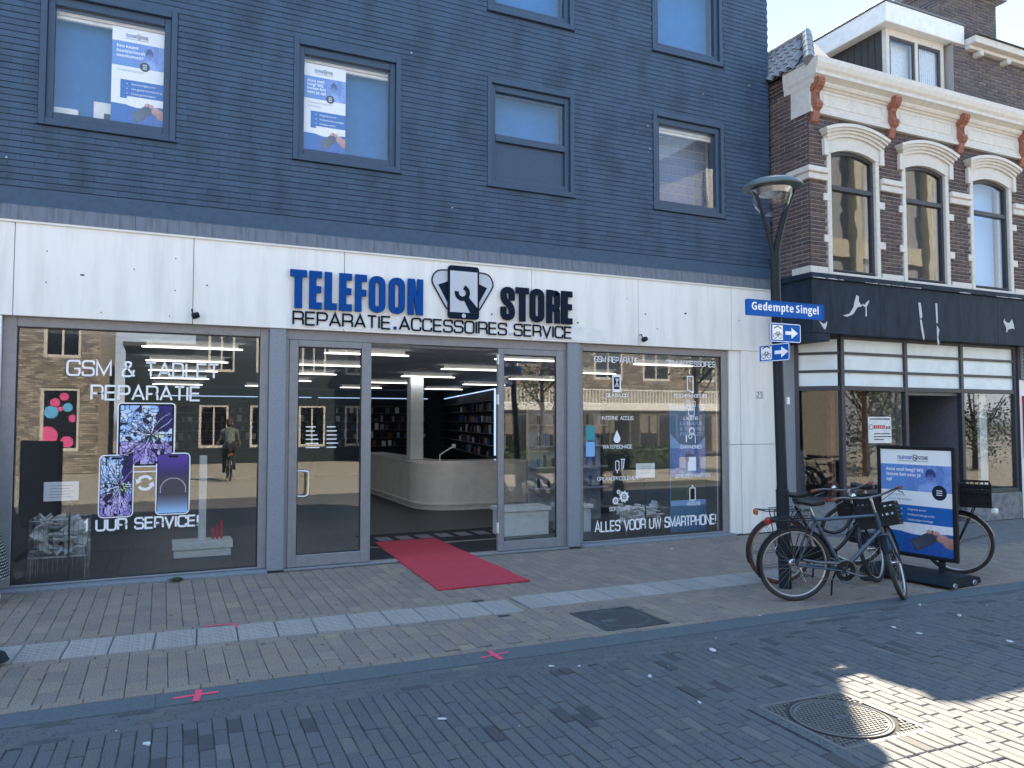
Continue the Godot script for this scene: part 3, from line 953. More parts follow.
# heavy condensed capitals as flat outlines, unit height; [width, list of [points, stroke width, closed] or polygons]
func heavy(ch: String, b: B, x: float, w: float, y: float, h: float, z0: float, z1: float) -> void:
	var s := w * 0.36
	var P := func(a: Array) -> PackedVector2Array:
		var o := PackedVector2Array()
		for i in range(0, a.size(), 2): o.append(Vector2(x + a[i] * w, y + a[i + 1] * h))
		return o
	var Q := func(a: Array) -> Array:
		var o := []
		for i in range(0, a.size(), 3): o.append(Vector3(x + a[i] * w, y + a[i + 1] * h, a[i + 2]))
		return o
	match ch:
		"T": b.prism(P.call([0, 1, 1, 1, 1, 0.82, 0.73, 0.82, 0.73, 0, 0.27, 0, 0.27, 0.82, 0, 0.82]), z0, z1)
		"E": b.prism(P.call([0, 0, 0, 1, 1, 1, 1, 0.82, 0.56, 0.82, 0.56, 0.61, 0.95, 0.61, 0.95, 0.43, 0.56, 0.43, 0.56, 0.18, 1, 0.18, 1, 0]), z0, z1)
		"L": b.prism(P.call([0, 0, 0, 1, 0.6, 1, 0.6, 0.18, 1, 0.18, 1, 0]), z0, z1)
		"F": b.prism(P.call([0, 0, 0, 1, 1, 1, 1, 0.82, 0.55, 0.82, 0.55, 0.6, 0.95, 0.6, 0.95, 0.42, 0.55, 0.42, 0.55, 0]), z0, z1)
		"N": b.prism(P.call([0, 0, 0, 1, 0.44, 1, 0.62, 0.5, 0.62, 1, 1, 1, 1, 0, 0.58, 0, 0.38, 0.52, 0.38, 0]), z0, z1)
		"O": b.stroke(rounded(Q.call([0.19, 0.09, 1, 0.19, 0.91, 1, 0.81, 0.91, 1, 0.81, 0.09, 1]), w * 0.32, true), w * 0.38, z0, z1, Transform3D(), true)
		"S": b.stroke(rounded(Q.call([0.8, 0.6, 0, 0.8, 0.9, 1, 0.2, 0.9, 1, 0.2, 0.6, 1, 0.8, 0.42, 1, 0.8, 0.1, 1, 0.2, 0.1, 1, 0.2, 0.4, 0]), w * 0.34), w * 0.39, z0, z1)
		"R":
			b.prism(P.call([0, 0, 0, 1, 0.4, 1, 0.4, 0]), z0, z1)
			b.stroke(rounded(Q.call([0.38, 0.905, 0, 0.8, 0.905, 1, 0.8, 0.5, 1, 0.38, 0.47, 0]), w * 0.25), w * 0.38, z0, z1 - 0.0015)
			b.stroke(rounded(Q.call([0.5, 0.46, 0, 0.8, 0.42, 1, 0.8, 0, 0]), w * 0.2), w * 0.38, z0, z1 - 0.003)

func txt(p: Node3D, called: String, s: String, cap: float, xf: Transform3D, m: Material, bold := false, squeeze := 1.0, fname := "Droid Sans", depth := 0.0012) -> MeshInstance3D:
	var f := SystemFont.new()
	f.font_names = PackedStringArray([fname])
	f.font_weight = 700 if bold else 400
	var t := TextMesh.new()
	t.text = s; t.font = f; t.font_size = 32
	t.pixel_size = cap / 0.714 / 32.0
	t.depth = depth; t.curve_step = 2.0
	t.horizontal_alignment = HORIZONTAL_ALIGNMENT_LEFT; t.vertical_alignment = VERTICAL_ALIGNMENT_BOTTOM
	var o := MeshInstance3D.new()
	o.name = called; o.mesh = t; o.material_override = m
	p.add_child(o, true)
	var off := -p.position if p.get_parent() == self and not p is MeshInstance3D and p.rotation == Vector3.ZERO else Vector3.ZERO
	o.transform = Transform3D(Basis(), off) * xf * Transform3D(Basis.from_scale(Vector3(squeeze, 1, 1)), Vector3(0, -cap * 0.33, 0))
	return o


# ---------------------------------------------------------------- the phone shop
var shop: Node3D

func make_shop() -> void:
	shop = thing("shop_building", "dark blue painted brick building with white fascia and glazed ground floor", "building", Vector3(3.6, 0, 0))
	var XL := -6.0; var XR := 8.6; var TOP := 9.36
	var win := []
	for x in [-3.79, -1.226, 1.32, 3.783, 6.39]:
		win.append([x, x + 1.3, 4.755, 6.2])
		win.append([x, x + 1.3, 7.1, 8.45])
	var b := B.new()
	slab_with_holes(b, XL, XR, 2.8, TOP, -0.3, -0.014, win)
	var wall := part(shop, "wall", b, M.brick_joint)
	var tones := []
	for k in 5:
		var t := 0.88 + k * 0.06
		tones.append(Color(t, t, t))
	var tone := func() -> int: return R.randi_range(0, 4)
	lay(wall, "brick", brick_rows(XL, XR, 4.07, TOP - 0.1, win, 0.2205, 0.0602, 0.0005, 0.0063, tone), M.paint_brick, Vector2(0.2205, 0.0602), 0.014, 0.0018, tones, 0.0012, 0.0, FRONT)
	b = B.new()
	b.bx(XL, XR, 3.88, 4.06, -0.014, 0.004)
	part(shop, "plaster_band", b, M.paint_plaster)
	b = B.new()
	b.cbx(XL - 0.05, XR + 0.02, TOP - 0.1, TOP + 0.05, -0.34, 0.03)
	part(shop, "coping", b, M.dark_frame)
	# the flank, back, roof and floors
	b = B.new()
	b.bx(XR - 0.28, XR - 0.003, 3.0, TOP - 0.002, -14.6, -0.302)
	b.bx(XR - 0.28, XR - 0.003, 0, 3.0, -14.6, -0.302)
	b.bx(XL, XL + 0.25, 0, TOP - 0.002, -14.6, -0.302)
	part(shop, "side_wall", b, M.paint_plaster)
	b = B.new()
	b.bx(XL + 0.25, XR - 0.28, 0, TOP - 0.004, -14.6, -14.35)
	part(shop, "back_wall", b, M.shop_wall)
	b = B.new()
	b.bx(XL + 0.25, XR - 0.28, TOP - 0.25, TOP - 0.03, -14.35, -0.302)
	part(shop, "roof", b, M.lead)
	b = B.new()
	b.bx(XL + 0.25, XR - 0.28, 2.62, 2.85, -14.35, -0.302)
	part(shop, "shop_ceiling", b, M.ceiling)
	b = B.new()
	b.bx(XL + 0.25, XR - 0.28, 2.852, 4.0, -14.35, -0.305)
	part(shop, "upper_floor", b, M.room_pale)
	b = B.new()
	b.bx(XL + 0.25, XR - 0.28, 6.5, 6.8, -14.35, -0.305)
	b.bx(XL + 0.25, XR - 0.28, 4.0, 6.5, -4.2, -4.0)
	b.bx(XL + 0.25, XR - 0.28, 6.8, TOP - 0.26, -4.2, -4.0)
	for x in [0.7, 3.2, 5.7]:
		b.bx(x, x + 0.08, 4.0, 6.5, -4.0, -0.31)
		b.bx(x, x + 0.08, 6.8, TOP - 0.26, -4.0, -0.31)
	part(shop, "room_wall", b, M.room_pale)
	b = B.new()
	b.bx(XL + 0.25, XR - 0.28, -0.04, 0.002, -14.35, -0.05)
	part(shop, "shop_floor", b, M.shop_floor)
	# lead flashing in lengths
	var lx := XL
	while lx < XR:
		b = B.new()
		var e := minf(lx + 1.9, XR + 0.02)
		b.prism(PackedVector2Array([Vector2(-0.002, 3.885), Vector2(0.05, 3.865), Vector2(0.066, 3.712), Vector2(0.052, 3.712), Vector2(-0.002, 3.85)]), lx + 0.002, e - 0.002, Transform3D(Vector3(0, 0, 1), Vector3(0, 1, 0), Vector3(1, 0, 0), Vector3.ZERO))
		part(shop, "lead_flashing", b, M.lead)
		lx += 1.9
	b = B.new()
	b.bx(XL, XR, 3.69, 3.712, -0.014, 0.062)
	part(shop, "drip_edge", b, M.white_soft)
	# fascia panels
	var joints := [XL, -4.7, -3.05, -1.38, 0.28, 1.93, 4.4, 6.08, 7.75, 8.62]
	for i in joints.size() - 1:
		b = B.new()
		b.cbx(joints[i] + 0.003, joints[i + 1] - 0.003, 2.748, 3.69, -0.1, 0.045, 0.003)
		part(shop, "fascia_panel", b, M.white_panel)
	b = B.new()
	b.bx(XL + 0.01, XR, 2.76, 3.688, -0.28, -0.1)
	part(shop, "fascia_core", b, M.alu_dark)
	# piers
	b = B.new()
	b.cbx(7.93, 8.622, 1.335, 2.744, -0.3, 0.043, 0.003)
	part(shop, "pier_panel", b, M.white_panel)
	b = B.new()
	b.cbx(7.93, 8.622, 0.0, 1.329, -0.3, 0.043, 0.003)
	part(shop, "pier_panel", b, M.white_panel)
	b = B.new()
	b.cbx(7.72, 7.926, 1.335, 2.745, -0.3, 0.012, 0.003)
	part(shop, "pier_panel", b, M.white_panel)
	b = B.new()
	b.cbx(7.72, 7.926, 0.0, 1.329, -0.3, 0.012, 0.003)
	part(shop, "pier_panel", b, M.white_panel)
	b = B.new()
	b.cbx(XL, -1.47, 0, 2.744, -0.3, 0.043, 0.003)
	part(shop, "pier_panel", b, M.white_panel)
	# stone pillars
	for x in [[1.095, 1.28], [4.955, 5.14]]:
		b = B.new()
		b.cbx(x[0], x[1], 0, 2.747, -0.2, 0.03, 0.008)
		part(shop, "pillar", b, M.granite)
	# sill stones along the foot of the windows
	for x in [[-1.47, 1.093], [5.142, 7.72]]:
		b = B.new()
		b.cbx(x[0], x[1], -0.02, 0.028, -0.06, 0.135, 0.006)
		part(shop, "sill", b, M.kerb_light)
	b = B.new()
	b.cbx(1.282, 4.953, -0.03, 0.012, -0.1, 0.05, 0.004)
	part(shop, "threshold", b, M.alu)
	# screw holes and stains on the fascia
	for q in [[-0.78, 3.2, 0.018, 0.008], [0.42, 3.18, 0.008, 0.008], [-1.1, 3.42, 0.006, 0.006], [-1.1, 3.1, 0.006, 0.006], [-0.3, 3.3, 0.006, 0.006], [0.1, 3.45, 0.006, 0.006], [0.1, 3.1, 0.006, 0.006], [3.83, 3.06, 0.01, 0.01], [5.1, 3.02, 0.012, 0.01], [6.2, 3.2, 0.012, 0.01], [6.9, 3.25, 0.018, 0.012], [6.4, 3.0, 0.008, 0.008], [7.9, 3.2, 0.008, 0.008], [5.9, 3.4, 0.006, 0.006], [-0.6, 2.82, 0.006, 0.006], [0.05, 2.82, 0.006, 0.006]]:
		b = B.new()
		b.bx(q[0] - q[2], q[0] + q[2], q[1] - q[3], q[1] + q[3], 0.04, 0.0465)
		part(shop, "screw_hole", b, M.black_hole)
	# chipped paint on the brickwork
	for q in [[-1.48, 4.35], [2.75, 6.3], [6.3, 5.95], [6.33, 5.62], [8.2, 6.9], [7.3, 6.6], [3.3, 4.4]]:
		b = B.new()
		b.prism(blob(0.009, 7, 0.5), 0.0, 0.0035, Transform3D(Basis(), Vector3(q[0], q[1], 0.0)))
		part(shop, "paint_chip", b, M.chip)
	# house number
	b = B.new()
	b.cbx(8.2, 8.345, 2.02, 2.14, 0.043, 0.05, 0.002)
	var hn := part(shop, "number_plate", b, M.white_soft)
	b = B.new()
	b.stroke(rrect(8.206, 8.339, 2.026, 2.134, 0.004), 0.005, 0.05, 0.0508, Transform3D(), true)
	part(hn, "plate_edge", b, M.print_grey)
	txt(hn, "lettering", "23", 0.08, Transform3D(Basis(), Vector3(8.213, 2.04, 0.0505)), M.vinyl_black, false, 0.95)
	make_upper_windows()
	make_shopfront()

func make_upper_windows() -> void:
	var k := 0
	for x in [-3.79, -1.226, 1.32, 3.783, 6.39]:
		for lv in 2:
			var y0 := 4.755 if lv == 0 else 7.1
			var y1 := 6.2 if lv == 0 else 8.45
			var w := holder(shop, "window")
			var b := B.new()
			frame_bars(b, x + 0.002, x + 1.298, y0 + 0.002, y1 - 0.002, 0.062, 0.062, 0.062, 0.07, -0.16, 0.012)
			part(w, "frame", b, M.dark_frame)
			b = B.new()
			frame_bars(b, x + 0.064, x + 1.236, y0 + 0.064, y1 - 0.072, 0.066, 0.066, 0.08, 0.09, -0.15, -0.03)
			part(w, "sash", b, M.dark_frame)
			var gx0: float = x + 0.13; var gx1: float = x + 1.17; var gy0: float = y0 + 0.144; var gy1: float = y1 - 0.162
			if k == 3 and lv == 0:
				b = B.new()
				b.cbx(gx0, gx1, gy0 + 0.47, gy0 + 0.56, -0.14, -0.024, 0.005)
				part(w, "transom", b, M.dark_frame)
				b = B.new()
				b.cbx(gx0, gx1, gy0, gy0 + 0.47, -0.1, -0.07, 0.004)
				part(w, "panel", b, M.dark_frame)
				gy0 += 0.56
			b = B.new()
			b.bx(gx0, gx1, gy0, gy1, -0.076, -0.07)
			part(w, "pane", b, M.glass_blue)
			b = B.new()
			b.cbx(x - 0.01, x + 1.31, y0 - 0.02, y0 + 0.002, -0.05, 0.035, 0.004)
			part(w, "sill", b, M.dark_frame)
			if k != 3 and lv == 0:
				for s in 2:
					b = B.new()
					b.cbx(gx0, gx1, gy1 - 0.04 - s * 0.045, gy1 - 0.005 - s * 0.045, -0.19, -0.15, 0.004)
					part(w, "blind_slat", b, M.white_soft)
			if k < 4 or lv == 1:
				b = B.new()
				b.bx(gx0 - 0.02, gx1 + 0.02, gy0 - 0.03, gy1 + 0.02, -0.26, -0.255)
				part(w, "mirrored_sky_sheet", b, M.mirrored_sky_blue)  # added sheet, its blue stands in for sky reflected in the pane
		k += 1
	# pale blocks added inside the right-hand office window, imitating brickwork reflected in its glass
	var bw := holder(shop, "mirrored_brick_backing")
	b_back(bw)
	# white things standing behind the glass
	var b := B.new()
	b.cbx(-1.2, -0.88, 4.6, 5.02, -0.245, -0.2, 0.01)
	single("paper_box", b, M.white_soft, "low white box standing behind the top-left office window", "box")
	var t := thing("printer", "white office machine with a dark slot beside the poster in the top-left window", "printer", Vector3(-0.6, 4.0, -0.5))
	b = B.new()
	b.cbx(-0.74, -0.36, 4.3, 5.14, -0.25, -0.2, 0.01)
	part(t, "body", b, M.white_soft)
	b = B.new()
	b.cbx(-0.64, -0.5, 4.93, 5.02, -0.21, -0.197, 0.004)
	part(t, "slot", b, M.display_dark)


func b_back(p: Node3D) -> void:
	var b := B.new()
	b.bx(6.4, 7.75, 4.6, 6.3, -0.5, -0.452)
	part(p, "mortar", b, M.curtain)
	for it in brick_rows(6.42, 7.7, 4.62, 6.28, [], 0.29, 0.13, 0.012, 0.012, func() -> int: return 0):
		b = B.new()
		b.bx(it[0], it[1], -it[3], -it[2], -0.453, -0.444)
		part(p, "block", b, M.mirrored_block_blue)

func door_leaf(called: String, x0: float, x1: float, gl: float, gr: float, gb: float, hand: bool) -> void:
	var d := holder(shop, called)
	var b := B.new()
	frame_bars(b, x0, x1, 0.016, 2.63, gl - x0, x1 - gr, gb - 0.016, 2.63 - 2.553, -0.075, -0.012)
	part(d, "leaf_frame", b, M.alu)
	b = B.new()
	frame_bars(b, gl, gr, gb, 2.553, 0.012, 0.012, 0.012, 0.012, -0.06, -0.03, 0.002)
	part(d, "gasket", b, M.gasket)
	panes(d, gl + 0.012, gr - 0.012, gb + 0.012, 2.541, -0.04, M.glass)
	b = B.new()
	if hand:
		var h := [Vector3(1.43, 1.115, -0.01), Vector3(1.5, 1.115, 0.05), Vector3(1.53, 1.105, 0.06), Vector3(1.54, 1.08, 0.06), Vector3(1.54, 0.86, 0.06), Vector3(1.53, 0.835, 0.06), Vector3(1.5, 0.825, 0.05), Vector3(1.43, 0.825, -0.01)]
		b.tube(h, 0.013, 8)
		part(d, "handle", b, M.chrome)
	else:
		for y in [0.25, 1.9, 2.42]:
			b = B.new()
			b.cbx(x0 - 0.014, x0 + 0.006, y, y + 0.13, -0.05, 0.0, 0.003)
			part(d, "hinge", b, M.white_soft)

func make_shopfront() -> void:
	# big left window
	var w := holder(shop, "shop_window")
	var b := B.new()
	frame_bars(b, -1.468, 1.093, 0.03, 2.746, 0.122, 0.093, 0.022, 0.1, -0.14, -0.02)
	part(w, "frame", b, M.alu)
	b = B.new()
	frame_bars(b, -1.346, 1.0, 0.052, 2.646, 0.012, 0.012, 0.012, 0.012, -0.1, -0.035, 0.002)
	part(w, "gasket", b, M.gasket)
	panes(w, -1.334, 0.988, 0.064, 2.634, -0.045, M.glass)
	for s in [["GSM & TABLET", -0.9, 0.56, 2.155, 0.17], ["REPARATIE", -0.675, 0.37, 1.905, 0.165], ["1 UUR SERVICE!", -0.71, 0.38, 0.54, 0.13]]:
		for l in stroked(s[0], s[1], s[2], s[3], s[4], 0.02, -0.0445, -0.044, Transform3D(), true): part(w, "letter", l[1], M.vinyl_white)
	make_device_stickers(w)
	# right window
	w = holder(shop, "shop_window")
	b = B.new()
	frame_bars(b, 5.142, 7.718, 0.03, 2.746, 0.07, 0.118, 0.022, 0.1, -0.14, -0.02)
	part(w, "frame", b, M.alu)
	b = B.new()
	frame_bars(b, 5.212, 7.6, 0.052, 2.646, 0.012, 0.012, 0.012, 0.012, -0.1, -0.035, 0.002)
	part(w, "gasket", b, M.gasket)
	panes(w, 5.224, 7.588, 0.064, 2.634, -0.045, M.glass)
	for s in [["GSM REPARATIE", 5.41, 6.13, 2.5, 0.085, 0.011], ["GSM ACCESSOIRES", 6.61, 7.5, 2.485, 0.085, 0.011], ["GLAS/LCD", 5.6, 5.95, 2.02, 0.05, 0.007], ["INTERNE ACCUS", 5.53, 6.04, 1.7, 0.055, 0.007], ["WATERSCHADE", 5.54, 6.02, 1.3, 0.055, 0.007], ["OPLAADPROBLEMEN", 5.45, 6.11, 0.86, 0.055, 0.007], ["SOFTWARE", 5.64, 5.98, 0.44, 0.055, 0.007], ["BESCHERMHOESJES", 6.75, 7.34, 2.03, 0.05, 0.007], ["LADERS", 6.92, 7.17, 1.7, 0.05, 0.007], ["EARPHONES", 6.86, 7.24, 1.28, 0.055, 0.007], ["GEHEUGEN KAARTEN", 6.75, 7.38, 0.86, 0.055, 0.007], ["ACCU'S", 6.96, 7.19, 0.455, 0.05, 0.007], ["ALLES VOOR UW SMARTPHONE!", 5.41, 7.48, 0.16, 0.155, 0.02]]:
		if s[4] > 0.08:
			for l in stroked(s[0], s[1], s[2], s[3], s[4], s[5], -0.0445, -0.044, Transform3D(), true): part(w, "letter", l[1], M.vinyl_white)
		else: part(w, "lettering", stroked(s[0], s[1], s[2], s[3], s[4], s[5], -0.0445, -0.044)[0][1], M.vinyl_white)
	make_window_icons(w)
	# door set
	b = B.new()
	b.cbx(1.283, 4.952, 2.632, 2.746, -0.16, -0.018, 0.004)
	b.cbx(1.283, 1.318, 0.014, 2.63, -0.16, -0.018, 0.004)
	b.cbx(4.922, 4.952, 0.014, 2.63, -0.16, -0.018, 0.004)
	part(shop, "door_frame", b, M.alu)
	door_leaf("door", 1.32, 2.28, 1.42, 2.165, 0.15, true)
	door_leaf("door", 3.95, 4.92, 4.03, 4.803, 0.14, false)
	# opening hours on the left leaf
	b = B.new()
	for c in 2:
		for l in 6:
			var y := 1.62 - l * 0.048
			b.stroke([Vector2(1.52 + c * 0.24, y), Vector2(1.52 + c * 0.24 + R.randf_range(0.1, 0.16), y)], 0.012, -0.0393, -0.0388)
	part(shop, "opening_hours", b, M.vinyl_white)
	# small bracket lamps on the fascia's lower edge
	for x in [0.27, 6.1]:
		var t := thing("fascia_spot", "small black spot head under the white fascia " + ("above the left window" if x < 1.0 else "above the right window"), "spot light", Vector3(x, 2.75, 0.06), "small spots under the fascia")
		b = B.new()
		b.tube([Vector3(x, 2.9, 0.045), Vector3(x, 2.9, 0.09), Vector3(x + 0.01, 2.84, 0.11)], 0.008, 6)
		part(t, "arm", b, M.plastic_black)
		b = B.new()
		b.lathe([Vector2(0.0, 0.05), Vector2(0.03, 0.045), Vector2(0.036, 0.0), Vector2(0.028, -0.03), Vector2(0.0, -0.03)], Transform3D(Basis(Vector3.FORWARD, 1.2), Vector3(x + 0.03, 2.83, 0.11)), 14)
		part(t, "head", b, M.plastic_black)


func arc(c: Vector2, r: float, a0: float, a1: float, n := 12) -> Array:
	var o := []
	for i in n + 1: o.append(c + Vector2.from_angle(lerpf(a0, a1, float(i) / n)) * r)
	return o

func rrect(x0: float, x1: float, y0: float, y1: float, r: float) -> Array:
	return rounded([Vector3(x0, y0, 1), Vector3(x1, y0, 1), Vector3(x1, y1, 1), Vector3(x0, y1, 1)], r, true)

func crack_image(w: int, h: int, seed_: int) -> ImageTexture:
	var g := RandomNumberGenerator.new(); g.seed = seed_
	var c := Vector2(w * 0.6, h * 0.5)
	# shards: nearest of many scattered points, stretched away from the point of impact
	var pts := []
	for i in 430:
		var a := g.randf() * TAU
		pts.append(c + Vector2.from_angle(a) * pow(g.randf(), 0.75) * h * 0.85)
	var cols := []
	for p in pts:
		var t := g.randf()
		var base := Color(0.55, 0.72, 0.92).lerp(Color(0.9, 0.92, 0.97), t)
		if p.y > h * 0.6: base = Color(0.56, 0.48, 0.78).lerp(Color(0.82, 0.76, 0.92), t)
		if p.x > w * 0.66 and p.y < h * 0.44: base = Color(0.14, 0.1, 0.42).lerp(Color(0.2, 0.15, 0.5), t)
		if p.distance_to(Vector2(w * 0.75, h * 0.52)) < w * 0.1: base = Color(0.82, 0.9, 0.72)
		if g.randf() < 0.1: base = Color(0.1, 0.1, 0.22)
		cols.append(base)
	var im := Image.create(w, h, false, Image.FORMAT_RGB8)
	for y in h:
		for x in w:
			var d1 := 1e9; var d2 := 1e9; var k := 0
			for i in pts.size():
				var d: float = absf(pts[i].x - x) + absf(pts[i].y - y)
				if d < d1: d2 = d1; d1 = d; k = i
				elif d < d2: d2 = d
			var col: Color = cols[k]
			if d2 - d1 < 0.75: col = Color(0.05, 0.05, 0.12)
			im.set_pixel(x, y, col)
	for i in 46:
		var d := g.randf() * TAU
		var p := c
		for s in int(g.randf_range(0.25, 1.0) * h * 0.8):
			if p.x < 0 or p.y < 0 or p.x >= w or p.y >= h: break
			im.set_pixel(int(p.x), int(p.y), Color(0.04, 0.04, 0.1) if i % 4 else Color(0.95, 0.95, 1.0))
			d += g.randf_range(-0.1, 0.1)
			p += Vector2.from_angle(d)
	return ImageTexture.create_from_image(im)

func print_mat(key: String, t: Texture2D) -> Material:
	var m := StandardMaterial3D.new()
	m.resource_name = key
	m.albedo_texture = t; m.roughness = 0.5; m.texture_repeat = false
	M[key] = m
	return m

func make_device_stickers(w: Node3D) -> void:
	var Z := -0.0446
	# white outline, black body, screen print for each device
	for d in [["tablet_sticker", -0.43, 0.13, 1.2, 1.885, 0.03, "crack_a"], ["phone_sticker", -0.59, -0.26, 0.675, 1.335, 0.045, "crack_b"], ["phone_sticker", -0.05, 0.29, 0.68, 1.345, 0.045, "gradient"]]:
		var lift := 0.0 if d[0] == "tablet_sticker" else 0.0012
		var b := B.new()
		b.prism(PackedVector2Array(rrect(d[1], d[2], d[3], d[4], d[5] * 1.3)), Z, Z + 0.0008 + lift)
		part(w, d[0], b, M.vinyl_white)
		b = B.new()
		b.prism(PackedVector2Array(rrect(d[1] + 0.012, d[2] - 0.012, d[3] + 0.012, d[4] - 0.012, d[5])), Z + 0.001 + lift, Z + 0.0014 + lift)
		part(w, "device_body", b, M.vinyl_black)
		var m: Material
		if d[6] == "gradient":
			var im := Image.create(64, 128, false, Image.FORMAT_RGB8)
			for y in 128:
				for x in 64:
					var v := y / 127.0
					var k := Color(0.36, 0.24, 0.6).lerp(Color(0.22, 0.17, 0.42), clampf(v * 3.0, 0, 1)).lerp(Color(0.3, 0.27, 0.3), clampf((v - 0.25) * 5.0, 0, 1)).lerp(Color(0.62, 0.78, 0.95), clampf((v - 0.68) * 3.2, 0, 1))
					var r := Vector2(x - 32, (y - 78)).length()
					if absf(r - 27) < 1.0 and y < 84: k = Color(0.75, 0.7, 0.75)
					im.set_pixel(x, y, k)
			m = print_mat("screen_gradient", ImageTexture.create_from_image(im))
		else:
			m = print_mat("screen_" + d[6], crack_image(84, 112, 11 if d[6] == "crack_a" else 23))
		b = B.new()
		var i := 0.03 if d[0] == "tablet_sticker" else 0.02
		var zz := Z + 0.0022 + lift
		b.uvquad(Vector3(d[1] + i, d[3] + i, zz), Vector3(d[2] - i, d[3] + i, zz), Vector3(d[2] - i, d[4] - i, zz), Vector3(d[1] + i, d[4] - i, zz))
		part(w, "screen_print", b, m)
		if d[0] == "phone_sticker":
			b = B.new()
			var cx: float = (d[1] + d[2]) / 2
			b.prism(PackedVector2Array(rrect(cx - 0.05, cx + 0.05, d[4] - 0.05, d[4] - 0.027, 0.011)), zz, zz + 0.0008)
			part(w, "device_notch", b, M.vinyl_black)
	var b := B.new()
	b.stroke([Vector2(-0.262, 1.15), Vector2(-0.048, 1.15)], 0.012, Z, Z + 0.0006)
	part(w, "outline", b, M.vinyl_white)
	for s in 2:
		b = B.new()
		var c := Vector2(-0.152, 1.03)
		b.stroke(arc(c, 0.068, PI * s + 0.55, PI * s + PI - 0.45), 0.03, Z, Z + 0.0006)
		var e := c + Vector2.from_angle(PI * s + PI - 0.45) * 0.068
		var dr := Vector2.from_angle(PI * s + PI - 0.45 + PI / 2)
		var o := Vector2(-dr.y, dr.x)
		b.prism(PackedVector2Array([e + o * 0.034, e + dr * 0.045, e - o * 0.034]), Z, Z + 0.0006)
		part(w, "arrow_sticker", b, M.vinyl_white)

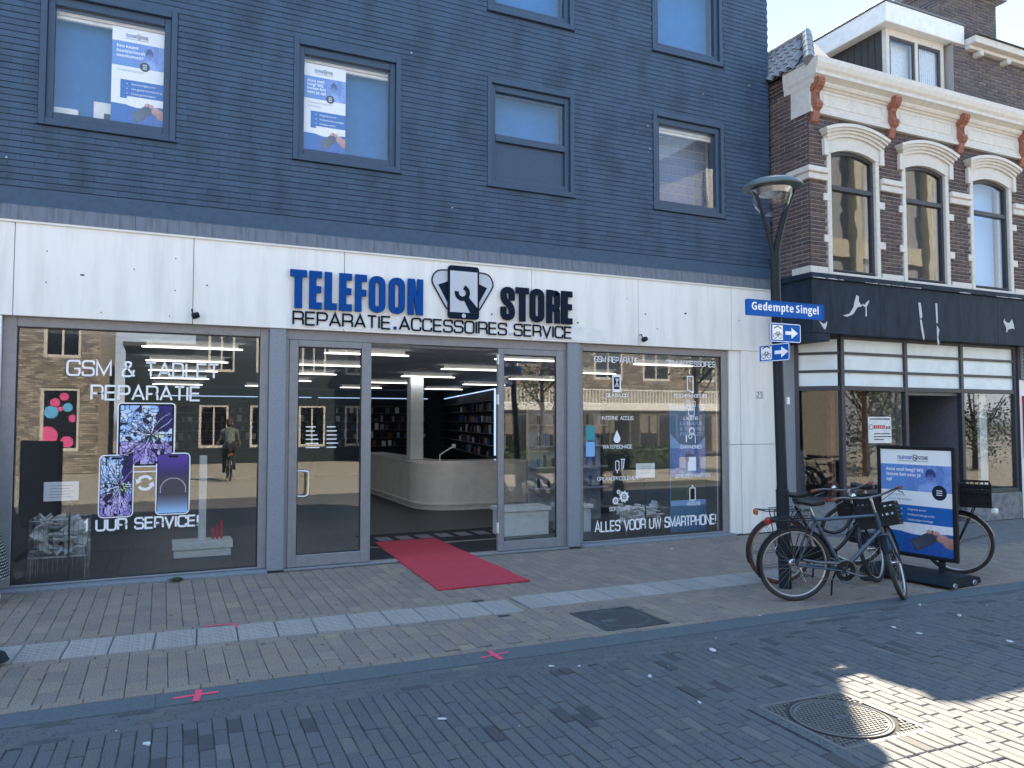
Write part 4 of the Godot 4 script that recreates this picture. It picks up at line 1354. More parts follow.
func make_window_icons(w: Node3D) -> void:
	var z := -0.0445
	var icon := func(b: B, m: Material): part(w, "icon", b, m)
	var b := B.new()
	b.prism(PackedVector2Array(rrect(5.7, 5.84, 2.09, 2.34, 0.02)), z, z + 0.0006); icon.call(b, M.vinyl_white)
	b = B.new()
	b.prism(PackedVector2Array(rrect(5.722, 5.818, 2.13, 2.3, 0.004)), z + 0.0007, z + 0.0012); icon.call(b, M.vinyl_black)
	b = B.new()
	for i in 5: b.stroke([Vector2(5.73 + 0.02 * i, 2.16), Vector2(5.81 - 0.015 * i, 2.28)], 0.006, z + 0.0013, z + 0.0016)
	icon.call(b, M.vinyl_white)
	b = B.new()  # drop
	var p := PackedVector2Array([Vector2(5.77, 1.56)])
	for q in arc(Vector2(5.77, 1.435), 0.055, 0.5, -PI - 0.5, 18): p.append(q)
	b.prism(p, z, z + 0.0006); icon.call(b, M.vinyl_white)
	b = B.new()  # cable and plug
	b.stroke(rrect(5.745, 5.8, 1.0, 1.13, 0.02), 0.012, z, z + 0.0006, Transform3D(), true)
	b.stroke([Vector2(5.77, 1.0), Vector2(5.77, 0.96)], 0.016, z, z + 0.0006)
	b.stroke([Vector2(5.83, 1.15), Vector2(5.9, 1.15)], 0.014, z, z + 0.0006)
	b.stroke([Vector2(5.845, 1.14), Vector2(5.85, 1.0)], 0.012, z, z + 0.0006)
	b.stroke([Vector2(5.885, 1.14), Vector2(5.87, 1.02)], 0.012, z, z + 0.0006)
	icon.call(b, M.vinyl_white)
	for g in [[5.74, 0.58, 0.05], [5.88, 0.63, 0.075], [5.79, 0.7, 0.03]]:  # cogs
		b = B.new()
		b.stroke(arc(Vector2(g[0], g[1]), g[2] * 0.72, 0, TAU, 20), g[2] * 0.42, z, z + 0.0006)
		b.stroke(arc(Vector2(g[0], g[1]), g[2] * 0.25, 0, TAU, 12), g[2] * 0.16, z, z + 0.0006)
		for k in 9:
			var d := Vector2.from_angle(TAU * k / 9)
			b.stroke([Vector2(g[0], g[1]) + d * g[2] * 0.85, Vector2(g[0], g[1]) + d * g[2] * 1.12], g[2] * 0.26, z, z + 0.0006)
		icon.call(b, M.vinyl_white)
	b = B.new()  # case
	b.stroke([Vector2(6.99, 2.34), Vector2(7.09, 2.34), Vector2(7.09, 2.1), Vector2(6.99, 2.14)], 0.016, z, z + 0.0006, Transform3D(), true)
	icon.call(b, M.vinyl_white)
	b = B.new()  # charger
	b.stroke(rrect(6.98, 7.03, 1.86, 1.99, 0.02), 0.012, z, z + 0.0006, Transform3D(), true)
	b.stroke(rounded([Vector3(7.005, 1.86, 0), Vector3(7.005, 1.76, 1), Vector3(7.11, 1.76, 1), Vector3(7.11, 1.9, 0)], 0.04), 0.012, z, z + 0.0006)
	b.stroke(rrect(7.09, 7.13, 1.9, 1.97, 0.01), 0.01, z, z + 0.0006, Transform3D(), true)
	icon.call(b, M.vinyl_white)
	b = B.new()  # ear phones
	b.stroke(arc(Vector2(7.06, 1.54), 0.045, 0, TAU, 16), 0.016, z, z + 0.0006)
	b.stroke(arc(Vector2(7.03, 1.46), 0.03, 0, TAU, 14), 0.012, z, z + 0.0006)
	b.stroke([Vector2(6.96, 1.48), Vector2(6.96, 1.38)], 0.022, z, z + 0.0006)
	b.stroke(rounded([Vector3(7.03, 1.49, 0), Vector3(7.12, 1.49, 1), Vector3(7.12, 1.36, 0)], 0.03), 0.014, z, z + 0.0006)
	icon.call(b, M.vinyl_white)
	b = B.new()
	b.prism(PackedVector2Array([Vector2(6.98, 0.96), Vector2(7.13, 0.96), Vector2(7.13, 1.16), Vector2(7.0, 1.16), Vector2(7.0, 1.1), Vector2(6.98, 1.08)]), z, z + 0.0006)
	icon.call(b, M.vinyl_white)
	b = B.new()
	b.stroke(rrect(7.01, 7.11, 0.53, 0.71, 0.02), 0.014, z, z + 0.0006, Transform3D(), true)
	b.stroke([Vector2(7.045, 0.735), Vector2(7.075, 0.735)], 0.02, z, z + 0.0006)
	icon.call(b, M.vinyl_white)
	b = B.new()
	b.prism(PackedVector2Array([Vector2(7.028, 0.55), Vector2(7.092, 0.55), Vector2(7.092, 0.69), Vector2(7.028, 0.69)]), z + 0.0007, z + 0.001)
	icon.call(b, M.vinyl_black)
	for y in [1.42, 1.2]:
		b = B.new()
		b.bx(5.27, 5.41, y, y + 0.2, z, z + 0.0008)
		part(w, "notice_sticker", b, M.print_teal if y > 1.3 else M.print_sky)


func make_sign() -> void:
	var t := thing("shop_sign", "raised blue and black letters with a phone-and-wrench emblem on the white fascia", "sign", Vector3(3.2, 2.78, 0.05))
	var b := B.new()
	b.cbx(1.27, 5.58, 2.775, 2.968, 0.045, 0.05, 0.001)
	part(t, "backing_strip", b, M.white_soft)
	var x := [1.318, 1.515, 1.678, 1.835, 2.01, 2.165, 2.4, 2.63, 2.935]
	var w := [0.185, 0.145, 0.135, 0.148, 0.14, 0.188, 0.188, 0.185]
	x = [1.302, 1.518, 1.694, 1.863, 2.051, 2.218, 2.461, 2.699]
	for i in 8:
		b = B.new()
		heavy("TELEFOON"[i], b, x[i], [0.187, 0.143, 0.141, 0.15, 0.141, 0.2, 0.2, 0.194][i], 2.985, 0.445, 0.062, 0.092)
		part(t, "letter", b, M.sign_blue)
	x = [3.94, 4.158, 4.36, 4.609, 4.832]
	for i in 5:
		b = B.new()
		heavy("STORE"[i], b, x[i], [0.2, 0.186, 0.208, 0.199, 0.163][i], 2.985, 0.445, 0.062, 0.092)
		part(t, "letter", b, M.sign_navy)
	for q in [["REPARATIE", 1.345, 2.485], ["ACCESSOIRES", 2.605, 4.03], ["SERVICE", 4.145, 4.99]]:
		for l in stroked(q[0], q[1], q[2], 2.792, 0.165, 0.02, 0.053, 0.066, Transform3D(), true):
			part(t, "letter", l[1], M.sign_navy)
	for xx in [2.546, 4.09]:
		b = B.new()
		b.prism(PackedVector2Array(arc(Vector2(xx, 2.815), 0.022, 0, TAU * 0.95, 12)), 0.053, 0.066)
		part(t, "letter_dot", b, M.sign_blue if xx < 3 else M.sign_grey)
	# emblem: two tilted cards behind an upright phone with a wrench
	for s in [-1.0, 1.0]:
		var c := Vector2(3.428, 3.36)
		var card := []
		for p in [Vector2(-0.1, 0.25), Vector2(0.36, 0.21), Vector2(0.43, 0.08), Vector2(0.2, -0.3)]:
			card.append(Vector3(c.x + s * p.x, c.y + p.y, 1))
		b = B.new()
		b.prism(PackedVector2Array(rounded(card, 0.07, true)), 0.05, 0.056)
		var em := part(t, "emblem_card", b, M.sign_grey)
		b = B.new()
		b.stroke(rounded(card, 0.07, true), 0.016, 0.056, 0.062, Transform3D(), true)
		part(em, "card_edge", b, M.sign_navy)
		b = B.new()
		b.prism(PackedVector2Array([Vector2(c.x + s * 0.15, c.y + 0.1), Vector2(c.x + s * 0.33, c.y + 0.03), Vector2(c.x + s * 0.2, c.y - 0.2), Vector2(c.x + s * 0.15, c.y - 0.22)]), 0.056, 0.061)
		part(em, "card_screen", b, M.sign_navy)
	b = B.new()
	b.prism(PackedVector2Array(rrect(3.22, 3.636, 2.972, 3.642, 0.045)), 0.062, 0.09)
	var ph := part(t, "emblem_phone", b, M.sign_navy)
	b = B.new()
	b.prism(PackedVector2Array([Vector2(3.244, 3.052), Vector2(3.612, 3.052), Vector2(3.612, 3.574), Vector2(3.244, 3.574)]), 0.09, 0.0925)
	part(ph, "screen", b, M.sign_grey)
	b = B.new()
	b.prism(PackedVector2Array(arc(Vector2(3.428, 3.012), 0.027, 0, TAU * 0.96, 16)), 0.09, 0.0925)
	part(ph, "home_button", b, M.sign_grey)
	b = B.new()
	var wr := Transform3D(Basis(), Vector3(3.41, 3.3, 0))
	b.stroke(arc(Vector2(-0.005, 0.0), 0.075, PI * 0.93, PI * 0.4 + TAU, 20), 0.055, 0.0925, 0.1, wr)
	b.prism(PackedVector2Array([Vector2(0.0, -0.055), Vector2(0.06, -0.03), Vector2(0.2, -0.18), Vector2(0.2, -0.247), Vector2(0.1, -0.247)]), 0.0925, 0.0985, wr)
	part(ph, "wrench", b, M.sign_navy)


# ---------------------------------------------------------------- the brick house on the right
func seg_arc(cx: float, y: float, half: float, rise: float, n := 14) -> Array:
	var r := (half * half + rise * rise) / (2 * rise)
	var a := asin(half / r)
	var o := []
	for i in n + 1:
		var t := lerpf(-a, a, float(i) / n)
		o.append(Vector2(cx + sin(t) * r, y + rise - r + cos(t) * r))
	return o

const SR := 0.2
func profile_run(b: B, prof: Array, x0: float, x1: float, zf: float, side_x: float) -> void:
	# a moulding: prof is a list of (projection, y); runs along the front and returns along the left side
	for i in prof.size() - 1:
		var p: Vector2 = prof[i]; var q: Vector2 = prof[i + 1]
		var o := Vector3(0, q.x - p.x, maxf(0.001, q.y - p.y))
		b.oquad(Vector3(x0 - p.x * SR, p.y, zf + p.x), Vector3(x1, p.y, zf + p.x), Vector3(x1, q.y, zf + q.x), Vector3(x0 - q.x * SR, q.y, zf + q.x), Vector3(0, p.x - q.x, absf(q.y - p.y) + 0.001))
		b.oquad(Vector3(x0 - p.x * SR, p.y, zf + p.x), Vector3(x0 - p.x * SR, p.y, side_x), Vector3(x0 - q.x * SR, q.y, side_x), Vector3(x0 - q.x * SR, q.y, zf + q.x), Vector3(-absf(q.y - p.y) - 0.001, p.x - q.x, 0))

func make_house() -> void:
	var h := thing("brick_house", "old dark brick house with white arched window hoods, white cornice and dormer", "house", Vector3(11.5, 0, 0.75))
	var ZF := 0.75; var X0 := 8.64; var X1 := 16.5
	var cs := [9.54, 11.16, 12.8, 14.44]
	var holes := []
	for c in cs: holes.append([c - 0.56, c + 0.56, 3.86, 5.9])
	var tones := []
	for t in [[0.1, 0.07, 0.07], [0.118, 0.082, 0.078], [0.088, 0.064, 0.068], [0.135, 0.094, 0.085], [0.078, 0.058, 0.062]]:
		tones.append(Color(t[0], t[1], t[2]))
	var tone := func() -> int: return R.randi_range(0, 4)
	var b := B.new()
	slab_with_holes(b, X0 + 0.01, X1, 3.8, 6.75, ZF - 0.3, ZF - 0.012, holes)
	var wall := part(h, "front_wall", b, M.house_mortar)
	lay(wall, "brick", brick_rows(X0, X1, 3.86, 6.32, holes, 0.205, 0.049, 0.012, 0.013, tone), M.house_brick, Vector2(0.205, 0.049), 0.012, 0.003, tones, 0.002, 0.0, Transform3D(Basis(), Vector3(0, 0, ZF)) * FRONT, 300)
	b = B.new()
	b.bx(X0 + 0.012, X0 + 0.25, 3.0, 6.75, -6.0, ZF - 0.3)
	b.bx(X0 + 0.012, X0 + 0.25, 0.0, 3.0, -6.0, -0.2)
	var side := part(h, "side_wall", b, M.house_mortar)
	lay(side, "brick", brick_rows(-0.6, ZF, 3.0, 7.0, [], 0.205, 0.049, 0.012, 0.013, tone), M.house_brick, Vector2(0.205, 0.049), 0.012, 0.003, tones, 0.002, 0.0, Transform3D(Basis(), Vector3(X0, 0, 0)) * SIDE_LEFT, 220)
	# rooms behind the windows
	b = B.new()
	b.bx(X0 + 0.25, X1, 3.7, 3.8, -3.0, ZF - 0.3)
	b.bx(X0 + 0.25, X1, 6.75, 6.85, -3.0, ZF - 0.012)
	b.bx(X0 + 0.25, X1, 3.8, 6.75, -3.1, -3.0)
	b.bx(X1 - 0.1, X1, 3.8, 6.75, -3.0, ZF - 0.3)
	b.bx(11.9, 11.98, 3.8, 6.75, -3.0, ZF - 0.31)
	part(h, "inner_wall", b, M.room_dark)
	# windows
	for i in cs.size():
		var c: float = cs[i]
		var w := holder(h, "window")
		var x0 := c - 0.47; var x1 := c + 0.47
		for sg in [-1.0, 1.0]:  # white jambs with quoin blocks
			b = B.new()
			b.cbx(c + sg * 0.55, c + sg * 0.47, 3.9, 5.72, ZF - 0.2, ZF + 0.02, 0.006)
			for y in [4.35, 4.98]:
				b.cbx(c + sg * (0.63 if sg < 0 else 0.66), c + sg * 0.5, y, y + 0.11, ZF - 0.02, ZF + 0.024, 0.004)
			part(w, "jamb", b, M.white_trim)
		b = B.new()
		b.cbx(c - 0.6, c + 0.6, 3.855, 3.902, ZF - 0.2, ZF + 0.06, 0.006)
		part(w, "sill", b, M.white_trim)
		b = B.new()
		# tympanum between the flat head and the arch, then stepped mouldings
		var poly := PackedVector2Array([Vector2(c + 0.57, 5.715), Vector2(x1, 5.715)])
		var inner := seg_arc(c, 5.715, 0.47, 0.09)
		inner.reverse()
		for p in inner: poly.append(p)
		poly.append(Vector2(c - 0.57, 5.715)); 
		var top := seg_arc(c, 5.9, 0.57, 0.12)
		for p in top: poly.append(p)
		b.prism(poly, ZF - 0.2, ZF + 0.03)
		for s in [[0.585, 5.9, 0.05, 0.06], [0.61, 5.945, 0.05, 0.085], [0.65, 5.985, 0.045, 0.115], [0.675, 6.025, 0.05, 0.14]]:
			b.stroke(seg_arc(c, s[1], s[0], 0.13), s[2], ZF - 0.01, ZF + s[3])
		for s in [-1.0, 1.0]:
			b.cbx(c + s * 0.59 - 0.045, c + s * 0.59 + 0.045, 5.66, 5.92, ZF - 0.01, ZF + 0.055, 0.006)
		part(w, "hood", b, M.white_trim)
		# dark timber frame with an arched head
		b = B.new()
		b.cbx(x0, x0 + 0.05, 3.9, 5.7, ZF - 0.1, ZF - 0.03, 0.004)
		b.cbx(x1 - 0.05, x1, 3.9, 5.7, ZF - 0.1, ZF - 0.03, 0.004)
		b.cbx(x0 + 0.05, x1 - 0.05, 3.9, 3.97, ZF - 0.098, ZF - 0.032, 0.004)
		b.cbx(x0 + 0.05, x1 - 0.05, 5.18, 5.25, ZF - 0.097, ZF - 0.02, 0.004)
		b.stroke(seg_arc(c, 5.685, 0.47, 0.09), 0.05, ZF - 0.1, ZF - 0.031)
		part(w, "frame", b, M.shop_frame)
		for q in [[3.97, 5.18], [5.25, 5.695]]:
			b = B.new()
			if q[0] < 4: b.bx(x0 + 0.05, x1 - 0.05, q[0], q[1], ZF - 0.07, ZF - 0.064)
			else:
				var pp := PackedVector2Array([Vector2(x1 - 0.05, 5.25), Vector2(x0 + 0.05, 5.25)])
				for p in seg_arc(c, 5.68, 0.42, 0.075): pp.append(p)
				b.prism(pp, ZF - 0.07, ZF - 0.064)
			part(w, "pane", b, M.glass_blue)
		b = B.new()
		for s in 46:
			var xx := x0 + 0.03 + s * 0.0185
			b.bx(xx, xx + 0.006, 3.9, 3.95, ZF - 0.0, ZF + 0.01)
		b.bx(x0 + 0.02, x1 - 0.02, 3.945, 3.952, ZF - 0.002, ZF + 0.012)
		part(w, "pigeon_guard", b, M.shop_frame)
		b = B.new()  # curtain or blind behind the glass
		if i < 0:
			for s in [-1.0, 1.0]:
				var path := []
				for k in 13: path.append(Vector2(c + s * (0.45 - k * 0.014), -0.06 + 0.025 * sin(k * 1.9)))
				for k in 12:
					b.oquad(Vector3(path[k].x, 3.9, ZF - 0.25 + path[k].y), Vector3(path[k + 1].x, 3.9, ZF - 0.25 + path[k + 1].y), Vector3(path[k + 1].x, 5.85, ZF - 0.25 + path[k + 1].y), Vector3(path[k].x, 5.85, ZF - 0.25 + path[k].y), Vector3.BACK)
			part(w, "curtain", b, M.curtain)
		elif i > 1:
			b.bx(x0, x1, 3.9, 5.85, ZF - 0.3, ZF - 0.28)
			part(w, "blind", b, M.print_sky)
	# impost blocks between the windows
	for q in [[X0, 8.97], [10.11, 10.59], [11.73, 12.23], [13.37, 13.87], [15.01, 15.6]]:
		b = B.new()
		b.cbx(q[0] - (0.0 if q[0] > 9 else 0.045), q[1], 5.27, 5.37, ZF - (0.02 if q[0] > 9 else 0.4), ZF + 0.045, 0.01)
		b.cbx(q[0] - (-0.002 if q[0] > 9 else 0.075), q[1] - 0.002, 5.37, 5.46, ZF - (0.02 if q[0] > 9 else 0.4), ZF + 0.075, 0.012)
		part(h, "impost", b, M.white_trim)
		b = B.new()
		b.cbx(q[0] + 0.005 - (0.0 if q[0] > 9 else 0.035), q[1] - 0.005, 3.85, 3.97, ZF - (0.02 if q[0] > 9 else 0.35), ZF + 0.03, 0.008)
		part(h, "pier_foot", b, M.white_trim)
	# frieze and cornice
	b = B.new()
	profile_run(b, [Vector2(0.0, 6.27), Vector2(0.06, 6.27), Vector2(0.065, 6.3), Vector2(0.05, 6.33), Vector2(0.05, 6.36), Vector2(0.03, 6.37), Vector2(0.03, 6.64), Vector2(0.05, 6.65), Vector2(0.07, 6.68)], X0, X1, ZF, 0.42)
	part(h, "frieze", b, M.white_trim)
	b = B.new()
	profile_run(b, [Vector2(0.03, 6.675), Vector2(0.09, 6.68), Vector2(0.11, 6.71), Vector2(0.11, 6.74), Vector2(0.16, 6.77), Vector2(0.2, 6.79), Vector2(0.2, 6.84), Vector2(0.23, 6.88), Vector2(0.25, 6.95), Vector2(0.25, 7.03), Vector2(0.08, 7.05)], X0, X1, ZF, 0.3)
	part(h, "cornice", b, M.white_trim)
	for x in [9.0, 10.65, 12.3]:  # raised outline of the frieze panels
		b = B.new()
		b.stroke(rrect(x - 0.08, x + 1.16, 6.42, 6.6, 0.05), 0.016, ZF + 0.03, ZF + 0.037, Transform3D(), true)
		part(h, "frieze_panel", b, M.white_trim)
	for x in [8.74, 10.37, 12.0, 13.64]:
		var k := holder(h, "console")
		var sidew := Transform3D(Vector3(0, 0, 1), Vector3(0, 1, 0), Vector3(-1, 0, 0), Vector3(x, 0, ZF))   # profile drawn as (out, y)
		b = B.new()
		var pf := PackedVector2Array([Vector2(0.0, 6.13), Vector2(0.035, 6.15), Vector2(0.07, 6.24), Vector2(0.075, 6.3), Vector2(0.12, 6.33), Vector2(0.14, 6.38), Vector2(0.12, 6.43), Vector2(0.085, 6.46), Vector2(0.075, 6.54), Vector2(0.1, 6.6), Vector2(0.16, 6.64), Vector2(0.19, 6.7), Vector2(0.185, 6.76), Vector2(0.0, 6.76)])
		b.prism(pf, -0.062, 0.062, sidew)
		part(k, "scroll", b, M.terracotta)
		for q in [-0.068, 0.056]:
			b = B.new()
			b.prism(PackedVector2Array([Vector2(0.02, 6.28), Vector2(0.1, 6.32), Vector2(0.125, 6.38), Vector2(0.1, 6.44), Vector2(0.02, 6.48)]), q, q + 0.012, sidew)
			part(k, "side_volute", b, M.terracotta)
		for q in [-0.085, 0.06]:
			b = B.new()
			b.prism(PackedVector2Array([Vector2(0.02, 6.58), Vector2(0.12, 6.62), Vector2(0.16, 6.7), Vector2(0.15, 6.77), Vector2(0.02, 6.77)]), q, q + 0.025, sidew)
			part(k, "mane", b, M.terracotta)
		b = B.new()
		for q in [[0.0, 6.685, 0.185, 0.02], [-0.028, 6.725, 0.185, 0.017], [0.028, 6.725, 0.185, 0.017], [0.0, 6.65, 0.165, 0.024], [0.0, 6.38, 0.13, 0.026], [-0.05, 6.75, 0.165, 0.02], [0.05, 6.75, 0.165, 0.02]]:
			var pr := []
			for s in 7: pr.append(Vector2(sin(PI * s / 6.0), -cos(PI * s / 6.0)) * q[3])
			b.lathe(pr, Transform3D(Basis(), Vector3(x + q[0], q[1], ZF + q[2])), 10)
		for q in [-0.035, 0.0, 0.035]: b.bx(x + q - 0.006, x + q + 0.006, 6.46, 6.6, ZF + 0.07, ZF + 0.092)
		part(k, "lion_head", b, M.terracotta)
	make_house_roof(h)
	make_house_shop(h)

func pantile(w: float, l: float) -> ArrayMesh:
	var b := B.new()
	var n := 8
	for i in n:
		var q := []
		for e in [i, i + 1]:
			var t: float = float(e) / n
			var y := 0.035 * sin(t * TAU * 0.95 - 0.5) + 0.02
			q.append(Vector3((t - 0.5) * w * 1.08, y, 0))
		var d := Vector3(0, 0.022, l * 1.12)
		b.oquad(q[0], q[1], q[1] + d, q[0] + d, Vector3.UP)
		b.oquad(q[0] + d, q[1] + d, q[1] + d - Vector3(0, 0.018, 0), q[0] + d - Vector3(0, 0.018, 0), Vector3.BACK)
	return b.mesh()

func make_house_roof(h: Node3D) -> void:
	var X0 := 8.64; var ZF := 0.75
	var el := X0 - 0.06; var ef := ZF + 0.1   # feet of the slopes
	var tx := X0 + 0.42; var tz := ZF - 0.4; var ty := 7.72; var y0 := 7.0
	var b := B.new()
	b.oquad(Vector3(el, y0, ef), Vector3(9.9, y0, ef), Vector3(9.9, 7.28, 0.35), Vector3(tx, ty, tz), Vector3(0, 1, 1))
	b.oquad(Vector3(9.9, y0, ef), Vector3(16.5, y0, ef), Vector3(16.5, 7.28, 0.35), Vector3(9.9, 7.28, 0.35), Vector3(0, 1, 1))
	b.oquad(Vector3(el, y0, ef), Vector3(el, y0, -6), Vector3(tx, ty, -6), Vector3(tx, ty, tz), Vector3(-1, 1, 0))
	b.oquad(Vector3(tx, ty, tz), Vector3(9.9, 7.28, 0.35), Vector3(9.9, 7.28, -6), Vector3(tx, ty, -6), Vector3.UP)
	b.oquad(Vector3(9.9, 7.28, 0.35), Vector3(16.5, 7.28, 0.35), Vector3(16.5, 7.28, -6), Vector3(9.9, 7.28, -6), Vector3.UP)
	b.oquad(Vector3(el + 0.02, y0 - 0.02, ef), Vector3(16.5, y0 - 0.02, ef), Vector3(16.5, y0 - 0.02, -6), Vector3(el + 0.02, y0 - 0.02, -6), Vector3.DOWN)
	var roof := part(h, "roof", b, M.slate)
	var tile := pantile(0.15, 0.19)
	var dn := Vector3(el - tx, y0 - ty, 0).normalized()        # down the left slope
	var nrm := Vector3(-(ty - y0), tx - el, 0).normalized()
	var len := Vector2(tx - el, ty - y0).length()
	for r in 5:
		for c in 23:
			var z := tz + 0.3 - c * 0.15
			var s := r * len / 5.2 - 0.02
			var at := Vector3(tx, ty, z) + dn * s + nrm * 0.012
			if z > tz - 0.05 and s < (z + 0.08 - tz) / (ef - tz) * len: continue
			var o := part(roof, "roof_tile", tile, M.tile_glaze, true)
			o.transform = Transform3D(Vector3(0, 0, 1), nrm, dn, at) if Vector3(0, 0, 1).cross(nrm).dot(dn) > 0 else Transform3D(Vector3(0, 0, -1), nrm, dn, at)
	for k in 5:  # ridge caps down the hip and along the top
		b = B.new()
		var t := k / 5.0
		var a := Vector3(tx, ty + 0.03, tz).lerp(Vector3(el, y0 + 0.03, ef), t); var e := Vector3(tx, ty + 0.02, tz).lerp(Vector3(el, y0 + 0.02, ef), t + 0.22)
		b.tube([a, e], 0.07, 10, false, 0.085)
		part(roof, "ridge_tile", b, M.tile_glaze)
	for k in 9:
		b = B.new()
		b.tube([Vector3(tx, ty + 0.02, tz - k * 0.36 + 0.03), Vector3(tx, ty + 0.03, tz - k * 0.36 - 0.36)], 0.085, 10, false, 0.07)
		part(roof, "ridge_tile", b, M.tile_glaze)
	# dormer
	var d := holder(h, "dormer")
	d.position.y -= 0.14
	b = B.new()
	b.bx(10.92, 12.3, 7.3, 8.42, -1.3, 0.1)
	b.bx(10.92, 10.96, 7.3, 8.42, 0.1, 0.2)
	b.bx(12.26, 12.3, 7.3, 8.42, 0.1, 0.2)
	part(d, "cheek", b, M.wood_dark)
	b = B.new()
	for k in 11:
		var z := 0.22 - k * 0.14
		b.bx(10.895, 10.921, 7.3, 8.41, z - 0.13, z)
	part(d, "boarding", b, M.wood_dark)
	b = B.new()
	b.cbx(10.9, 10.97, 7.45, 8.42, 0.2, 0.31, 0.004)
	b.cbx(11.6, 11.67, 7.45, 8.42, 0.2, 0.31, 0.004)
	b.cbx(12.25, 12.33, 7.45, 8.42, 0.2, 0.31, 0.004)
	b.cbx(10.97, 12.25, 8.3, 8.42, 0.2, 0.312, 0.004)
	b.cbx(10.88, 12.36, 7.4, 7.47, 0.18, 0.34, 0.004)
	part(d, "window_frame", b, M.white_trim)
	for q in [[10.97, 11.6], [11.67, 12.25]]:
		b = B.new()
		frame_bars(b, q[0], q[1], 7.47, 8.3, 0.045, 0.045, 0.05, 0.05, 0.26, 0.295)
		part(d, "sash", b, M.shop_frame)
		b = B.new()
		b.bx(q[0] + 0.045, q[1] - 0.045, 7.52, 8.25, 0.274, 0.28)
		part(d, "pane", b, M.glass_blue)
	b = B.new()
	for k in 18:
		var xx := 11.74 + k * 0.026
		b.bx(xx, xx + 0.028, 7.5, 8.28, 0.281 - 0.055 - 0.012 * (k % 2), 0.281 - 0.045 - 0.012 * (k % 2))
	b.bx(11.0, 11.62, 7.45, 8.3, 0.14, 0.15)
	part(d, "net_curtain", b, M.curtain)
	b = B.new()
	b.cbx(10.72, 12.68, 8.42, 8.76, -1.25, 0.46, 0.01)
	part(d, "roof_box", b, M.white_soft)
	b = B.new()
	b.cbx(10.7, 12.7, 8.76, 8.79, -1.3, 0.48, 0.006)
	part(d, "roof_edge", b, M.lead)
	b = B.new()
	b.tube([Vector3(12.36, 8.0, 0.2), Vector3(12.62, 8.38, 0.2)], 0.03, 4)
	part(d, "brace", b, M.white_soft)

